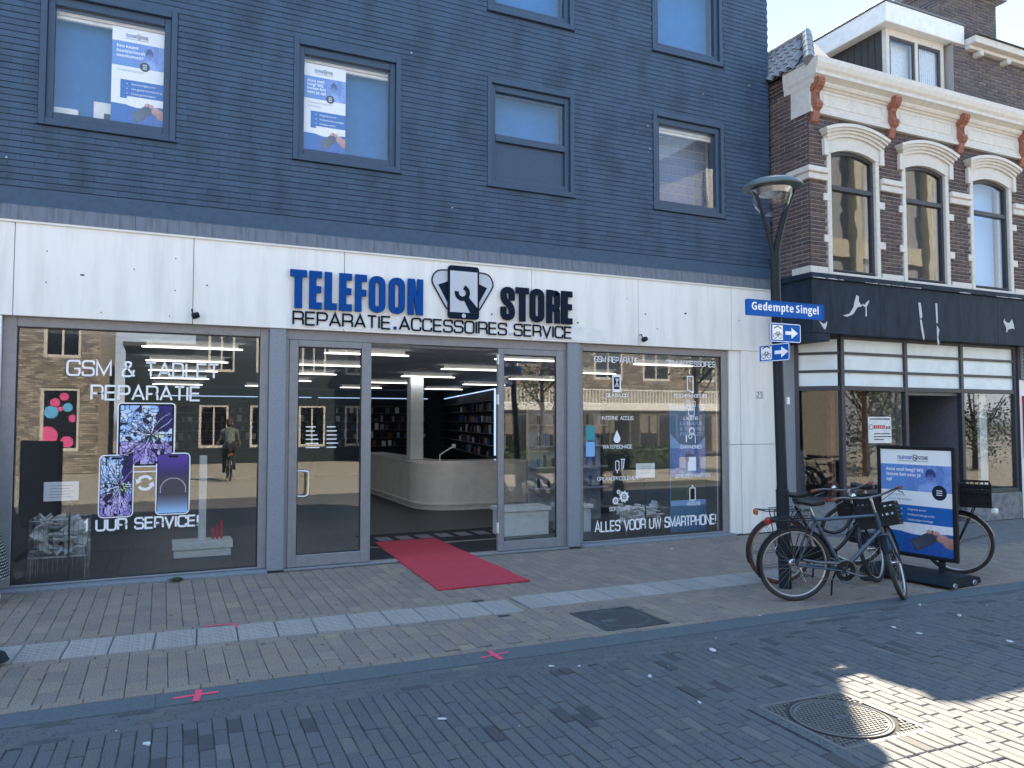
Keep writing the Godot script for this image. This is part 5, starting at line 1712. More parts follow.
func make_house_shop(h: Node3D) -> void:
	var ZG := 0.62
	# fascia box
	var b := B.new()
	b.cbx(8.57, 13.62, 2.975, 3.77, 0.0, 0.82, 0.004)
	b.cbx(8.57, 8.92, 2.86, 2.974, 0.1, 0.818, 0.004)
	var fs := part(h, "fascia", b, M.slate_blue)
	for q in [[8.57, 9.97], [9.976, 12.78], [12.786, 13.62]]:
		b = B.new()
		b.bx(q[0] + 0.002, q[1], 2.98, 3.765, 0.819, 0.825)
		part(fs, "panel", b, M.slate_blue)
	b = B.new()
	b.cbx(8.53, 13.66, 3.77, 3.855, 0.0, 0.86, 0.01)
	part(fs, "lead_cap", b, M.slate_blue)
	b = B.new()
	var xx := 8.56
	while xx < 13.6:
		var l := R.randf_range(0.05, 0.4)
		if R.randf() < 0.7: b.prism(PackedVector2Array([Vector2(xx, 3.776), Vector2(xx + l, 3.774), Vector2(xx + l, 3.776 + R.randf_range(0.003, 0.012)), Vector2(xx + l * 0.5, 3.776 + R.randf_range(0.002, 0.015)), Vector2(xx, 3.782)]), 0.8595, 0.8615)
		xx += l + 0.03
	part(fs, "flaked_paint", b, M.chip)
	# torn remains of old lettering
	var F := func(px: Array, x: float, y: float, s: float) -> void:
		var p := PackedVector2Array()
		for i in range(0, px.size(), 2): p.append(Vector2(x + px[i] * s, y - px[i + 1] * s))
		var q := B.new()
		q.prism(p, 0.826, 0.8285)
		part(fs, "torn_letter", q, M.chip)
	F.call([0, 100, 40, 90, 65, 60, 70, 40, 85, 5, 100, 12, 97, 30, 108, 45, 120, 48, 110, 55, 90, 58, 60, 92, 25, 104], 9.18, 3.6, 0.00345)
	F.call([0, 18, 14, 24, 24, 12, 44, 0, 36, 18, 26, 30, 26, 72, 18, 74, 20, 34, 4, 28], 9.59, 3.525, 0.0035)
	F.call([0, 0, 16, 2, 24, 60, 20, 74, 8, 70], 10.83, 3.56, 0.0035)
	F.call([8, 76, 20, 80, 36, 160, 28, 172, 14, 120], 10.83, 3.56, 0.0035)
	F.call([0, 0, 12, 0, 14, 90, 4, 92], 11.23, 3.57, 0.0035)
	F.call([6, 110, 24, 132, 14, 170, 22, 200, 12, 214, 6, 180], 11.23, 3.57, 0.0032)
	F.call([0, 20, 10, 0, 14, 14, 40, 26, 60, 22, 80, 0, 96, 30, 104, 60, 84, 56, 60, 62, 40, 66, 32, 82, 24, 84, 26, 56], 12.93, 3.42, 0.0028)
	F.call([0, 0, 30, 14, 50, 0, 46, 20, 36, 40, 24, 30], 8.7, 3.15, 0.0032)
	# glazing bars
	var xs := [9.38, 10.77, 12.12, 13.52]
	b = B.new()
	for x in xs: b.cbx(x - 0.035, x + 0.035, 0.46, 2.975, ZG - 0.07, ZG + 0.012, 0.004)
	part(h, "mullion", b, M.shop_frame)
	b = B.new()
	for i in 3:
		for y in [[2.93, 2.974], [2.7, 2.74], [2.425, 2.465], [2.15, 2.22]]:
			b.cbx(xs[i] + 0.035, xs[i + 1] - 0.035, y[0], y[1], ZG - 0.06, ZG + 0.006, 0.003)
		if i != 1: b.cbx(xs[i] + 0.035, xs[i + 1] - 0.035, 0.46, 0.53, ZG - 0.06, ZG + 0.03, 0.004)
	part(h, "transom", b, M.shop_frame)
	for i in 3:
		for y in [[2.74, 2.93], [2.465, 2.7], [2.22, 2.425]]:
			b = B.new()
			b.bx(xs[i] + 0.035, xs[i + 1] - 0.035, y[0], y[1], ZG - 0.04, ZG - 0.025)
			part(h, "transom_pane", b, M.frosted)
		if i != 1:
			b = B.new()
			b.bx(xs[i] + 0.035, xs[i + 1] - 0.035, 0.53, 2.15, ZG - 0.036, ZG - 0.028)
			part(h, "pane", b, M.glass)
	# splayed bay
	var a := Vector3(9.38 - 0.035, 0, ZG - 0.02); var e := Vector3(8.92, 0, 0.15)
	var dr := (e - a).normalized()
	var bs := Basis(dr, Vector3.UP, dr.cross(Vector3.UP))
	var L := (e - a).length()
	var at := func(u: float, y: float) -> Vector3: return a + dr * u + Vector3.UP * y
	b = B.new()
	for y in [[2.93, 2.974], [2.7, 2.74], [2.425, 2.465], [2.15, 2.22], [0.46, 0.53]]:
		b.box(at.call(L / 2, (y[0] + y[1]) / 2), Vector3(L, y[1] - y[0], 0.06), bs)
	b.box(at.call(L, 1.7), Vector3(0.07, 2.5, 0.09), bs)
	part(h, "bay_frame", b, M.shop_frame)
	for y in [[2.74, 2.93], [2.465, 2.7], [2.22, 2.425]]:
		b = B.new()
		b.box(at.call(L / 2, (y[0] + y[1]) / 2), Vector3(L - 0.06, y[1] - y[0], 0.015), bs)
		part(h, "transom_pane", b, M.frosted)
	b = B.new()
	b.box(at.call(L / 2, 1.34), Vector3(L - 0.06, 1.62, 0.008), bs)
	part(h, "pane", b, M.glass)
	b = B.new()
	b.prism(PackedVector2Array([Vector2(9.42, -0.66), Vector2(9.36, -0.65), Vector2(8.9, -0.19), Vector2(8.9, 0.1), Vector2(9.42, -0.3)]), 0.0, 0.459, Transform3D(Vector3(1, 0, 0), Vector3(0, 0, -1), Vector3(0, 1, 0), Vector3.ZERO))
	b.cbx(9.42, 10.77, 0, 0.459, 0.3, 0.66, 0.01)
	part(h, "plinth", b, M.stone_base)
	b = B.new()
	b.cbx(12.12, 13.56, 0, 0.459, 0.3, 0.66, 0.01)
	part(h, "plinth", b, M.stone_base)
	b = B.new()
	b.cbx(8.645, 8.9, 0, 2.86, 0.02, 0.16, 0.008)
	part(h, "stone_jamb", b, M.granite)
	# recessed entrance
	b = B.new()
	b.bx(10.735, 10.79, 0, 2.15, -0.5, ZG - 0.07)
	b.bx(12.1, 12.155, 0, 2.15, -0.5, ZG - 0.07)
	b.bx(10.79, 12.1, 2.1, 2.15, -0.5, ZG - 0.06)
	b.bx(10.735, 11.1, 0, 2.1, -0.56, -0.5)
	part(h, "porch_wall", b, M.alu_dark)
	b = B.new()
	b.cbx(11.11, 12.09, 0.02, 2.09, -0.56, -0.5, 0.004)
	var dd := part(h, "door", b, M.alu_dark)
	b = B.new()
	b.bx(11.25, 11.95, 0.9, 1.95, -0.5, -0.494)
	part(dd, "pane", b, M.glass)
	b = B.new()
	b.tube([Vector3(11.17, 1.05, -0.5), Vector3(11.17, 1.05, -0.45), Vector3(11.27, 1.05, -0.45)], 0.01, 6)
	part(dd, "handle", b, M.steel)
	b = B.new()
	b.bx(10.735, 12.155, -0.02, 0.015, -0.5, ZG)
	part(h, "doorstep", b, M.stone_base)
	# the empty shop inside
	b = B.new()
	b.bx(8.9, 16.4, 0.0, 3.0, -3.2, -3.1)
	b.bx(13.56, 13.66, 0.0, 3.7, -3.1, 0.66)
	b.bx(8.9, 16.4, 2.98, 3.08, -3.1, 0.0)
	b.bx(8.9, 13.56, -0.02, 0.004, -3.1, 0.3)
	part(h, "shop_interior", b, M.room_dark)
	b = B.new()  # brown door frame, panelling and a plank stack seen inside
	b.cbx(9.9, 10.0, 0, 2.3, -0.2, -0.1, 0.005)
	b.cbx(10.6, 10.72, 0, 2.3, -0.2, -0.1, 0.005)
	b.cbx(10.0, 10.6, 2.18, 2.3, -0.2, -0.1, 0.005)
	part(h, "inner_door_frame", b, M.wood_brown)
	b = B.new()
	b.cbx(9.05, 9.25, 0.0, 2.2, -0.5, -0.45, 0.004)
	b.cbx(9.3, 9.7, 0.0, 1.2, -0.5, -0.45, 0.004)
	part(h, "inner_panel", b, M.alu_dark)
	b = B.new()
	b.cbx(13.1, 13.3, 0.5, 2.15, 0.2, 0.25, 0.004)
	part(h, "inner_blind", b, M.frosted)
	# notice on the glass
	var t := thing("window_notice", "white estate agent's notice with red and black print taped inside the dark shopfront", "notice", Vector3(10.2, 1.34, 0.57))
	b = B.new()
	b.bx(9.96, 10.47, 1.34, 1.75, 0.57, 0.574)
	part(t, "sheet", b, M.paper)
	b = B.new()
	b.stroke([Vector2(9.99, 1.715), Vector2(10.44, 1.715)], 0.018, 0.5745, 0.575)
	for l in [[1.485, 10.45], [1.44, 10.46], [1.395, 10.3]]: b.stroke([Vector2(10.08, l[0]), Vector2(l[1], l[0])], 0.016, 0.5745, 0.575)
	b.stroke(arc(Vector2(10.02, 1.59), 0.04, 0, TAU, 14), 0.01, 0.5745, 0.575)
	part(t, "print", b, M.print_navy)
	b = B.new()
	for k in 6: b.bx(10.075 + k * 0.043, 10.107 + k * 0.043, 1.56, 1.62, 0.5745, 0.575)
	part(t, "print", b, M.print_red)
	b = B.new()
	for k in 3: b.bx(10.345 + k * 0.036, 10.37 + k * 0.036, 1.56, 1.605, 0.5745, 0.575)
	part(t, "print", b, M.print_navy)
	# next shop along: brick pier, white panel and a red banner
	t = thing("red_banner", "red upright banner with white letters at the right edge beyond the dark shopfront", "banner", Vector3(14.0, 1.0, 0.66))
	b = B.new()
	b.cbx(13.63, 14.4, 1.05, 2.12, 0.668, 0.69, 0.003)
	part(t, "panel", b, M.print_red)
	txt(t, "lettering", "ciers", 0.26, Transform3D(Basis(Vector3.BACK, -PI / 2) , Vector3(13.69, 2.02, 0.691)), M.vinyl_white, true)
	b = B.new()
	b.cbx(13.57, 16.4, 0.0, 2.4, 0.3, 0.665, 0.004)
	part(h, "next_shopfront", b, M.white_panel)
	b = B.new()
	b.bx(13.63, 16.5, 2.41, 3.79, 0.2, 0.7)
	part(h, "next_fascia", b, M.house_mortar)
	lay(h, "pier_brick", brick_rows(13.64, 16.5, 2.45, 3.8, [], 0.205, 0.05, 0.011, 0.012, func() -> int: return R.randi_range(0, 1)), M.house_brick, Vector2(0.205, 0.05), 0.012, 0.003, [Color(0.1, 0.07, 0.068), Color(0.08, 0.06, 0.062)], 0.002, 0.0, Transform3D(Basis(), Vector3(0, 0, 0.712)) * FRONT, 0)


func make_tall_house() -> void:
	var t := thing("tall_house", "taller brick house with white eaves and chimney rising behind the white dormer", "house", Vector3(16, 0, -3))
	var X0 := 12.4; var X1 := 24.0; var TY := 8.26; var ZW := 0.45
	var b := B.new()
	b.bx(X0, X1, 6.9, TY, -7.0, ZW - 0.012)
	var w := part(t, "wall", b, M.house_mortar)
	var tones := [Color(0.13, 0.11, 0.115), Color(0.11, 0.095, 0.1), Color(0.15, 0.125, 0.12), Color(0.1, 0.085, 0.095)]
	lay(w, "brick", brick_rows(X0, 17.5, 6.9, TY - 0.02, [], 0.205, 0.05, 0.011, 0.012, func() -> int: return R.randi_range(0, 3)), M.house_brick, Vector2(0.205, 0.05), 0.012, 0.003, tones, 0.002, 0.0, Transform3D(Basis(), Vector3(0, 0, ZW)) * FRONT, 300)
	b = B.new()
	b.cbx(X0 + 0.3, X1, TY, TY + 0.13, ZW - 0.2, ZW + 0.2, 0.01)
	b.cbx(X0 + 0.3, X1, TY - 0.07, TY - 0.002, ZW - 0.1, ZW + 0.1, 0.01)
	part(t, "eave", b, M.white_trim)
	for k in 7:
		b = B.new()
		b.cbx(X0 + 0.5 + k * 0.75, X0 + 0.6 + k * 0.75, TY - 0.17, TY - 0.075, ZW - 0.05, ZW + 0.15, 0.02)
		part(t, "eave_bracket", b, M.white_trim)
	b = B.new()
	b.prism(PackedVector2Array([Vector2(ZW + 0.24, TY + 0.135), Vector2(-3.5, TY + 1.6), Vector2(-7.0, TY + 0.135)]), X0 + 0.3, X1, Transform3D(Vector3(0, 0, 1), Vector3(0, 1, 0), Vector3(1, 0, 0), Vector3.ZERO))
	part(t, "roof", b, M.slate)
	b = B.new()
	b.bx(13.72, 15.4, TY, 10.25, -1.5, -0.712)
	var c := part(t, "chimney", b, M.house_mortar)
	lay(c, "brick", brick_rows(13.71, 15.41, TY + 0.3, 10.25, [], 0.205, 0.05, 0.011, 0.012, func() -> int: return R.randi_range(0, 3)), M.house_brick, Vector2(0.205, 0.05), 0.012, 0.003, tones, 0.002, 0.0, Transform3D(Basis(), Vector3(0, 0, -0.7)) * FRONT, 250)
	lay(c, "brick", brick_rows(-1.5, -0.7, TY + 0.3, 10.25, [], 0.205, 0.05, 0.011, 0.012, func() -> int: return R.randi_range(0, 3)), M.house_brick, Vector2(0.205, 0.05), 0.012, 0.003, tones, 0.002, 0.0, Transform3D(Basis(), Vector3(13.708, 0, 0)) * SIDE_LEFT, 0)
	b = B.new()
	b.cbx(13.58, 15.55, 10.25, 10.38, -1.65, -0.55, 0.01)
	part(c, "cap", b, M.stone_base)


# ---------------------------------------------------------------- street lamp with its signs
func make_lamp() -> void:
	var base := Vector3(5.77, 0, 3.08)
	var up := (Vector3(5.575, 4.1, 3.19) - base).normalized()
	var P := func(y: float) -> Vector3: return base + up * y
	var bs := Basis(up.cross(Vector3.BACK).normalized(), up, Vector3.BACK).orthonormalized()
	var t := thing("street_lamp", "slender dark street lamp with flat round cap and glass bowl beside the bicycles", "street lamp", base)
	var b := B.new()
	b.tube([P.call(0.0), P.call(1.0)], 0.063, 16)
	b.tube([P.call(1.0), P.call(1.06), P.call(3.3)], 0.055, 16, false, 0.05)
	part(t, "pole", b, M.lamp_paint)
	b = B.new()
	b.cbx(5.735, 5.77, 1.86, 1.93, 3.16, 3.185, 0.003)
	part(t, "pole_sticker", b, M.white_soft)
	b = B.new()
	b.tube([P.call(3.27), P.call(3.33)], 0.056, 16)
	part(t, "collar", b, M.lamp_paint)
	# two arms that spread to the rim of the cap; camera-facing spread
	var sx := Vector3(0.91, 0, 0.42)
	for s in [-1.0, 1.0]:
		b = B.new()
		var path := []
		for k in 11:
			var u := k / 10.0
			path.append(P.call(3.32 + 0.72 * u) + sx * s * (0.012 + 0.2 * pow(u, 1.5) - (0.03 * u * u if s < 0 else 0.0)))
		b.tube(path, 0.036 if s > 0 else 0.026, 10, false, 0.03 if s > 0 else 0.018)
		part(t, "arm", b, M.lamp_paint)
	b = B.new()
	b.lathe([Vector2(0, 4.165), Vector2(0.08, 4.16), Vector2(0.2, 4.135), Vector2(0.275, 4.1), Vector2(0.298, 4.07), Vector2(0.296, 4.055), Vector2(0.27, 4.05), Vector2(0.2, 4.055), Vector2(0.0, 4.06)], Transform3D(bs, base), 40)
	part(t, "cap", b, M.lamp_top)
	b = B.new()
	b.lathe([Vector2(0.21, 4.05), Vector2(0.2, 3.97), Vector2(0.165, 3.87), Vector2(0.1, 3.79), Vector2(0.0, 3.765)], Transform3D(bs, base + sx * -0.01), 32)
	part(t, "bowl", b, M.glass_clear)
	b = B.new()
	b.lathe([Vector2(0.19, 4.04), Vector2(0.16, 3.99), Vector2(0.06, 3.965), Vector2(0.0, 3.965)], Transform3D(bs, base + sx * -0.01), 32)
	part(t, "reflector", b, M.steel)
	# street name sign
	t = thing("street_name_sign", "blue street name plate with white lettering on the lamp post, topmost of three", "sign", Vector3(5.68, 2.73, 3.22))
	b = B.new()
	b.prism(PackedVector2Array(rrect(5.17, 6.19, 2.73, 2.885, 0.012)), 3.235, 3.245)
	part(t, "plate", b, M.street_blue)
	b = B.new()
	b.stroke(rrect(5.172, 6.188, 2.732, 2.883, 0.012), 0.008, 3.225, 3.25, Transform3D(), true)
	part(t, "rim", b, M.street_blue)
	var tm := txt(t, "lettering", "Gedempte Singel", 0.077, Transform3D(Basis(), Vector3(5.235, 2.782, 3.2465)), M.vinyl_white, true)
	fit_width(tm, 0.885)
	b = B.new()
	for y in [2.76, 2.85]: b.tube([Vector3(5.63, y, 3.15), Vector3(5.63, y, 3.235)], 0.02, 6)
	part(t, "bracket", b, M.steel)
	# two bicycle-parking arrows
	for k in 2:
		var lab := "blue bicycle parking arrow sign under the street name plate" if k == 0 else "lowest blue bicycle parking arrow sign, turned towards the street"
		var at := Vector3(5.465, 2.478, 3.245) if k == 0 else Vector3(5.56, 2.29, 2.98)
		t = thing("arrow_sign", lab, "sign", at, "", 0.0 if k == 0 else -PI / 2 + 0.12)
		var w := 0.405 if k == 0 else 0.38
		var h := 0.19 if k == 0 else 0.175
		b = B.new()
		b.prism(PackedVector2Array(rrect(0, w, 0, h, 0.02)), -0.008, 0.0)
		part(t, "plate", b, M.street_blue, true)
		b = B.new()
		b.stroke(rrect(0.006, w - 0.006, 0.006, h - 0.006, 0.018), 0.007, 0.0, 0.002, Transform3D(), true)
		part(t, "border", b, M.vinyl_white, true)
		b = B.new()
		b.bx(0.03, 0.165, 0.022, h - 0.022, 0.0, 0.0015)
		part(t, "symbol_field", b, M.vinyl_white, true)
		b = B.new()
		for c in [[0.065, 0.06], [0.13, 0.06]]: b.stroke(arc(Vector2(c[0], c[1]), 0.024, 0, TAU, 16), 0.006, 0.0016, 0.0022)
		b.stroke([Vector2(0.065, 0.06), Vector2(0.085, 0.1), Vector2(0.118, 0.1), Vector2(0.13, 0.06)], 0.006, 0.0016, 0.0022)
		b.stroke([Vector2(0.085, 0.1), Vector2(0.098, 0.062), Vector2(0.118, 0.1)], 0.006, 0.0016, 0.0022)
		b.stroke([Vector2(0.05, 0.135), Vector2(0.0975, 0.158), Vector2(0.147, 0.135)], 0.01, 0.0016, 0.0022)
		part(t, "bicycle_symbol", b, M.vinyl_black, true)
		b = B.new()
		var y := h / 2
		b.prism(PackedVector2Array([Vector2(0.2, y - 0.018), Vector2(0.28, y - 0.018), Vector2(0.28, y - 0.055), Vector2(0.365, y), Vector2(0.28, y + 0.055), Vector2(0.28, y + 0.018), Vector2(0.2, y + 0.018)]), 0.0, 0.002)
		part(t, "arrow", b, M.vinyl_white, true)
		b = B.new()
		if k == 0: b.tube([Vector3(0.17, 0.1, -0.09), Vector3(0.17, 0.1, -0.008)], 0.02, 6)
		else: b.tube([Vector3(0.17, 0.09, -0.06), Vector3(0.17, 0.09, -0.008)], 0.02, 6)
		part(t, "bracket", b, M.steel, true)

func fit_width(o: MeshInstance3D, w: float) -> void:
	var s := o.mesh.get_aabb().size.x
	var p := o.mesh.get_aabb().position.x
	if s > 0.0:
		var f := w / s
		o.transform = o.transform * Transform3D(Basis.from_scale(Vector3(f, 1, 1)), Vector3(-p * f, 0, 0))


# ---------------------------------------------------------------- printed posters
func make_print(p: Node3D, xf: Transform3D, w: float, h: float, kind: int) -> Node3D:
	var n := Node3D.new()
	n.name = "poster"
	p.add_child(n, true)
	n.transform = xf
	var b := B.new()
	b.bx(0, w, 0, h, -0.003, 0)
	part(n, "sheet", b, M.paper, true)
	var R2 := func(x0: float, x1: float, y0: float, y1: float, z: float, m: Material, called: String) -> void:
		var q := B.new()
		q.bx(x0 * w, x1 * w, y0 * h, y1 * h, 0.0002, z)
		part(n, called, q, m, true)
	var L := func(s: String, x: float, y: float, cap: float, m: Material, bold: bool, width := 0.0) -> void:
		var o := txt(n, "lettering", s, cap * h, Transform3D(Basis(), Vector3(x * w, y * h, 0.0022)), m, bold, 1.0, "Droid Sans", 0.0006)
		if width > 0.0: fit_width(o, width * w)
	# header with the shop's name
	L.call("TELEFOON", 0.25, 0.905, 0.034, M.print_blue, true, 0.2)
	L.call("STORE", 0.555, 0.905, 0.034, M.print_navy, true, 0.13)
	b = B.new()
	b.stroke(rrect(0.484 * w, 0.526 * w, 0.9 * h, 0.95 * h, 0.006 * w), 0.009 * w, 0.001, 0.002, Transform3D(), true)
	b.stroke([Vector2(0.497 * w, 0.932 * h), Vector2(0.522 * w, 0.91 * h)], 0.012 * w, 0.001, 0.0022)
	b.stroke([Vector2(0.478 * w, 0.945 * h), Vector2(0.458 * w, 0.935 * h), Vector2(0.478 * w, 0.908 * h)], 0.006 * w, 0.001, 0.002)
	b.stroke([Vector2(0.532 * w, 0.945 * h), Vector2(0.552 * w, 0.935 * h), Vector2(0.532 * w, 0.908 * h)], 0.006 * w, 0.001, 0.002)
	part(n, "logo", b, M.print_navy, true)
	b = B.new()
	b.stroke([Vector2(0.25 * w, 0.89 * h), Vector2(0.69 * w, 0.89 * h)], 0.006 * h, 0.001, 0.0016)
	part(n, "logo_line", b, M.print_grey, true)
	# photo band
	R2.call(0.0, 1.0, 0.6, 0.855, 0.001, M.print_mid, "photo_band")
	b = B.new()
	b.uvquad(Vector3(0.4 * w, 0.601 * h, 0.0016), Vector3(w, 0.601 * h, 0.0016), Vector3(w, 0.854 * h, 0.0016), Vector3(0.4 * w, 0.854 * h, 0.0016))
	part(n, "photo", b, photo_print("portrait"), true)
	var pts := PackedVector2Array()
	var head: Array = [["Een kapot", "beeldscherm", "voorkomen?"], ["Accu snel", "leeg? Wij", "lossen het", "voor je op!"], ["Accu snel leeg? Wij", "lossen het voor je", "op!"]][kind]
	for i in head.size():
		L.call(head[i], 0.08, 0.79 - i * (0.05 if kind != 1 else 0.044), 0.03, M.vinyl_white, true)
	b = B.new()
	pts = PackedVector2Array()
	var cy := 0.6 if kind == 2 else 0.62
	for q in arc(Vector2(0.63 * w if kind != 2 else 0.83 * w, cy * h), 0.1 * w, 0, TAU * 0.97, 24): pts.append(q)
	b.prism(pts, 0.002, 0.0028)
	part(n, "badge", b, M.print_navy, true)
	b = B.new()
	for k in 3: b.stroke([Vector2((0.59 if kind != 2 else 0.79) * w, (cy + 0.02 - k * 0.02) * h), Vector2((0.67 if kind != 2 else 0.87) * w, (cy + 0.02 - k * 0.02) * h)], 0.007 * h, 0.0028, 0.0033)
	part(n, "badge_print", b, M.vinyl_white, true)
	# heading and bullet box
	var sub: Array = [["Screenprotectors"], ["Smartphone accu's", "vervangen"], ["Smartphone", "accu's vervangen"]][kind]
	for i in sub.size():
		L.call(sub[i], 0.1, 0.545 - i * 0.042, 0.023, M.print_grey, false)
	R2.call(0.17, 1.0, 0.265, 0.46, 0.001, M.print_blue, "bullet_box")
	for i in 3:
		L.call([["Beschermglas voor", "Een goede bescherming", "Direct gemonteerd"], ["Originele accu's", "Professionele montage", "Terwijl u wacht"], ["Originele accu's", "Professionele garantie", "Deskundige montage"]][kind][i], 0.38, 0.41 - i * 0.05, 0.019, M.vinyl_white, false)
		var d := B.new()
		d.bx(0.29 * w, 0.305 * w, (0.415 - i * 0.05) * h, (0.424 - i * 0.05) * h, 0.001, 0.002)
		part(n, "bullet", d, M.vinyl_white, true)
	# foot: blue wave with a phone held by fingers
	b = B.new()
	b.prism(PackedVector2Array([Vector2(0, 0), Vector2(w, 0), Vector2(w, 0.17 * h), Vector2(0.7 * w, 0.2 * h), Vector2(0.4 * w, 0.2 * h), Vector2(0, 0.205 * h)]), 0.0002, 0.001)
	part(n, "foot_band", b, M.print_blue, true)
	b = B.new()
	b.uvquad(Vector3(0.3 * w, 0.0, 0.0018), Vector3(w, 0.0, 0.0018), Vector3(w, 0.29 * h, 0.0018), Vector3(0.3 * w, 0.29 * h, 0.0018))
	part(n, "photo", b, photo_print("hand"), true)
	return n

func photo_print(kind: String) -> Material:
	if M.has("print_" + kind): return M["print_" + kind]
	var W := 160; var H := 96
	var im := Image.create(W, H, false, Image.FORMAT_RGB8)
	var f := FastNoiseLite.new(); f.seed = 5; f.frequency = 0.06
	var el := func(x: float, y: float, cx: float, cy: float, rx: float, ry: float, soft: float) -> float:
		return clampf((1.0 - Vector2((x - cx) / rx, (y - cy) / ry).length()) / soft, 0, 1)
	for y in H:
		for x in W:
			var nz := f.get_noise_2d(x, y) * 0.06
			var k: Color
			if kind == "portrait":
				k = Color(0.36, 0.49, 0.76).lerp(Color(0.46, 0.58, 0.82), clampf(x / 160.0 + nz * 3, 0, 1))
				k = k.lerp(Color(0.3, 0.42, 0.68), el.call(x, y, 118, 20, 20, 70, 0.4) * 0.5)
				k = k.lerp(Color(0.52, 0.63, 0.84), maxf(el.call(x, y, 84, 100, 52, 44, 0.3), el.call(x, y, 50, 92, 18, 26, 0.3)))
				k = k.lerp(Color(0.4, 0.46, 0.66), el.call(x, y, 84, 40, 15, 21, 0.35))
				k = k.lerp(Color(0.16, 0.24, 0.46), maxf(el.call(x, y, 83, 24, 18, 14, 0.3), maxf(el.call(x, y, 69, 32, 6, 13, 0.4), el.call(x, y, 98, 32, 6, 13, 0.4))))
				k = k.lerp(Color(0.22, 0.28, 0.48), maxf(el.call(x, y, 78, 38, 3, 1.6, 0.5), el.call(x, y, 90, 38, 3, 1.6, 0.5)))
				k = k.lerp(Color(0.3, 0.34, 0.54), el.call(x, y, 84, 50, 6, 1.8, 0.6))
			else:
				var wave := 30.0 + 6.0 * sin(x * 0.03)
				k = Color(0.9, 0.91, 0.93) if y < wave else Color(0.1, 0.32, 0.64)
				var p := Vector2(x - 70, y - 52).rotated(0.5)
				if absf(p.x) < 42 and absf(p.y) < 19: k = Color(0.24, 0.27, 0.33)
				if absf(p.x) < 37 and absf(p.y) < 16: k = Color(0.32, 0.35, 0.41).lerp(Color(0.2, 0.22, 0.28), clampf(0.5 + nz * 6 + p.x / 90, 0, 1))
				var s := maxf(el.call(x, y, 128, 40, 22, 15, 0.25), maxf(el.call(x, y, 108, 24, 14, 8, 0.3), maxf(el.call(x, y, 150, 52, 26, 20, 0.25), el.call(x, y, 86, 22, 10, 7, 0.3))))
				k = k.lerp(Color(0.8, 0.6, 0.54).lerp(Color(0.66, 0.46, 0.42), clampf((y - 20) / 40.0 + nz * 2, 0, 1)), s)
			im.set_pixel(x, y, Color(k.r + nz, k.g + nz, k.b + nz))
	return print_mat("print_" + kind, ImageTexture.create_from_image(im))

func make_posters() -> void:
	var t := thing("window_poster", "white and blue printed poster filling the right half of the top-left window", "poster", Vector3(-0.57, 4.91, -0.11))
	make_print(t, Transform3D(Basis(), Vector3.ZERO), 0.51, 1.06, 0)
	t = thing("window_poster", "white and blue printed poster filling the left half of the second window from left", "poster", Vector3(1.455, 4.91, -0.11))
	make_print(t, Transform3D(Basis(), Vector3.ZERO), 0.5, 1.06, 1)

func make_pavement_sign(at: Vector3, turn: float, label: String) -> void:
	var t := thing("pavement_sign", label, "pavement sign", at, "", turn)
	var W := 0.87; var H := 1.19; var Y := 0.23
	var b := B.new()
	frame_bars(b, -W / 2, W / 2, Y, Y + H, 0.042, 0.042, 0.042, 0.042, -0.03, 0.03, 0.012)
	part(t, "frame", b, M.plastic_black, true)
	b = B.new()
	b.bx(-W / 2 + 0.04, W / 2 - 0.04, Y + 0.04, Y + H - 0.04, -0.012, 0.008)
	part(t, "back_board", b, M.plastic_black, true)
	make_print(t, Transform3D(Basis(), Vector3(-W / 2 + 0.042, Y + 0.042, 0.012)), W - 0.084, H - 0.084, 2)
	for s in [-0.26, 0.26]:
		b = B.new()
		var path := []
		for k in 60: path.append(Vector3(s + cos(k * 0.75) * 0.022, 0.1 + k * 0.0022, sin(k * 0.75) * 0.022))
		b.tube(path, 0.006, 5)
		b.cbox(Vector3(s, 0.165, 0), Vector3(0.07, 0.13, 0.03), 0.008)
		part(t, "spring_foot", b, M.lamp_paint, true)
	b = B.new()
	var prof := PackedVector2Array([Vector2(-0.29, 0.035), Vector2(-0.25, 0.085), Vector2(-0.1, 0.11), Vector2(0.1, 0.11), Vector2(0.25, 0.085), Vector2(0.29, 0.035), Vector2(0.27, 0.02), Vector2(-0.27, 0.02)])
	b.prism(prof, -0.5, 0.5, Transform3D(Vector3(0, 0, 1), Vector3(0, 1, 0), Vector3(-1, 0, 0), Vector3.ZERO))
	b.cbox(Vector3(0.25, 0.03, 0.2), Vector3(0.12, 0.05, 0.1), 0.01)
	b.cbox(Vector3(-0.3, 0.012, 0.0), Vector3(0.1, 0.024, 0.4), 0.006)
	part(t, "base", b, M.lamp_paint, true)
	for z in [-0.16, 0.2]:
		b = B.new()
		b.lathe([Vector2(0.0, -0.018), Vector2(0.03, -0.018), Vector2(0.035, 0), Vector2(0.03, 0.018), Vector2(0, 0.018)], Transform3D(Basis(Vector3.RIGHT, PI / 2) * Basis(Vector3.FORWARD, PI / 2), Vector3(0.49, 0.035, z)), 16)
		part(t, "castor", b, M.steel, true)


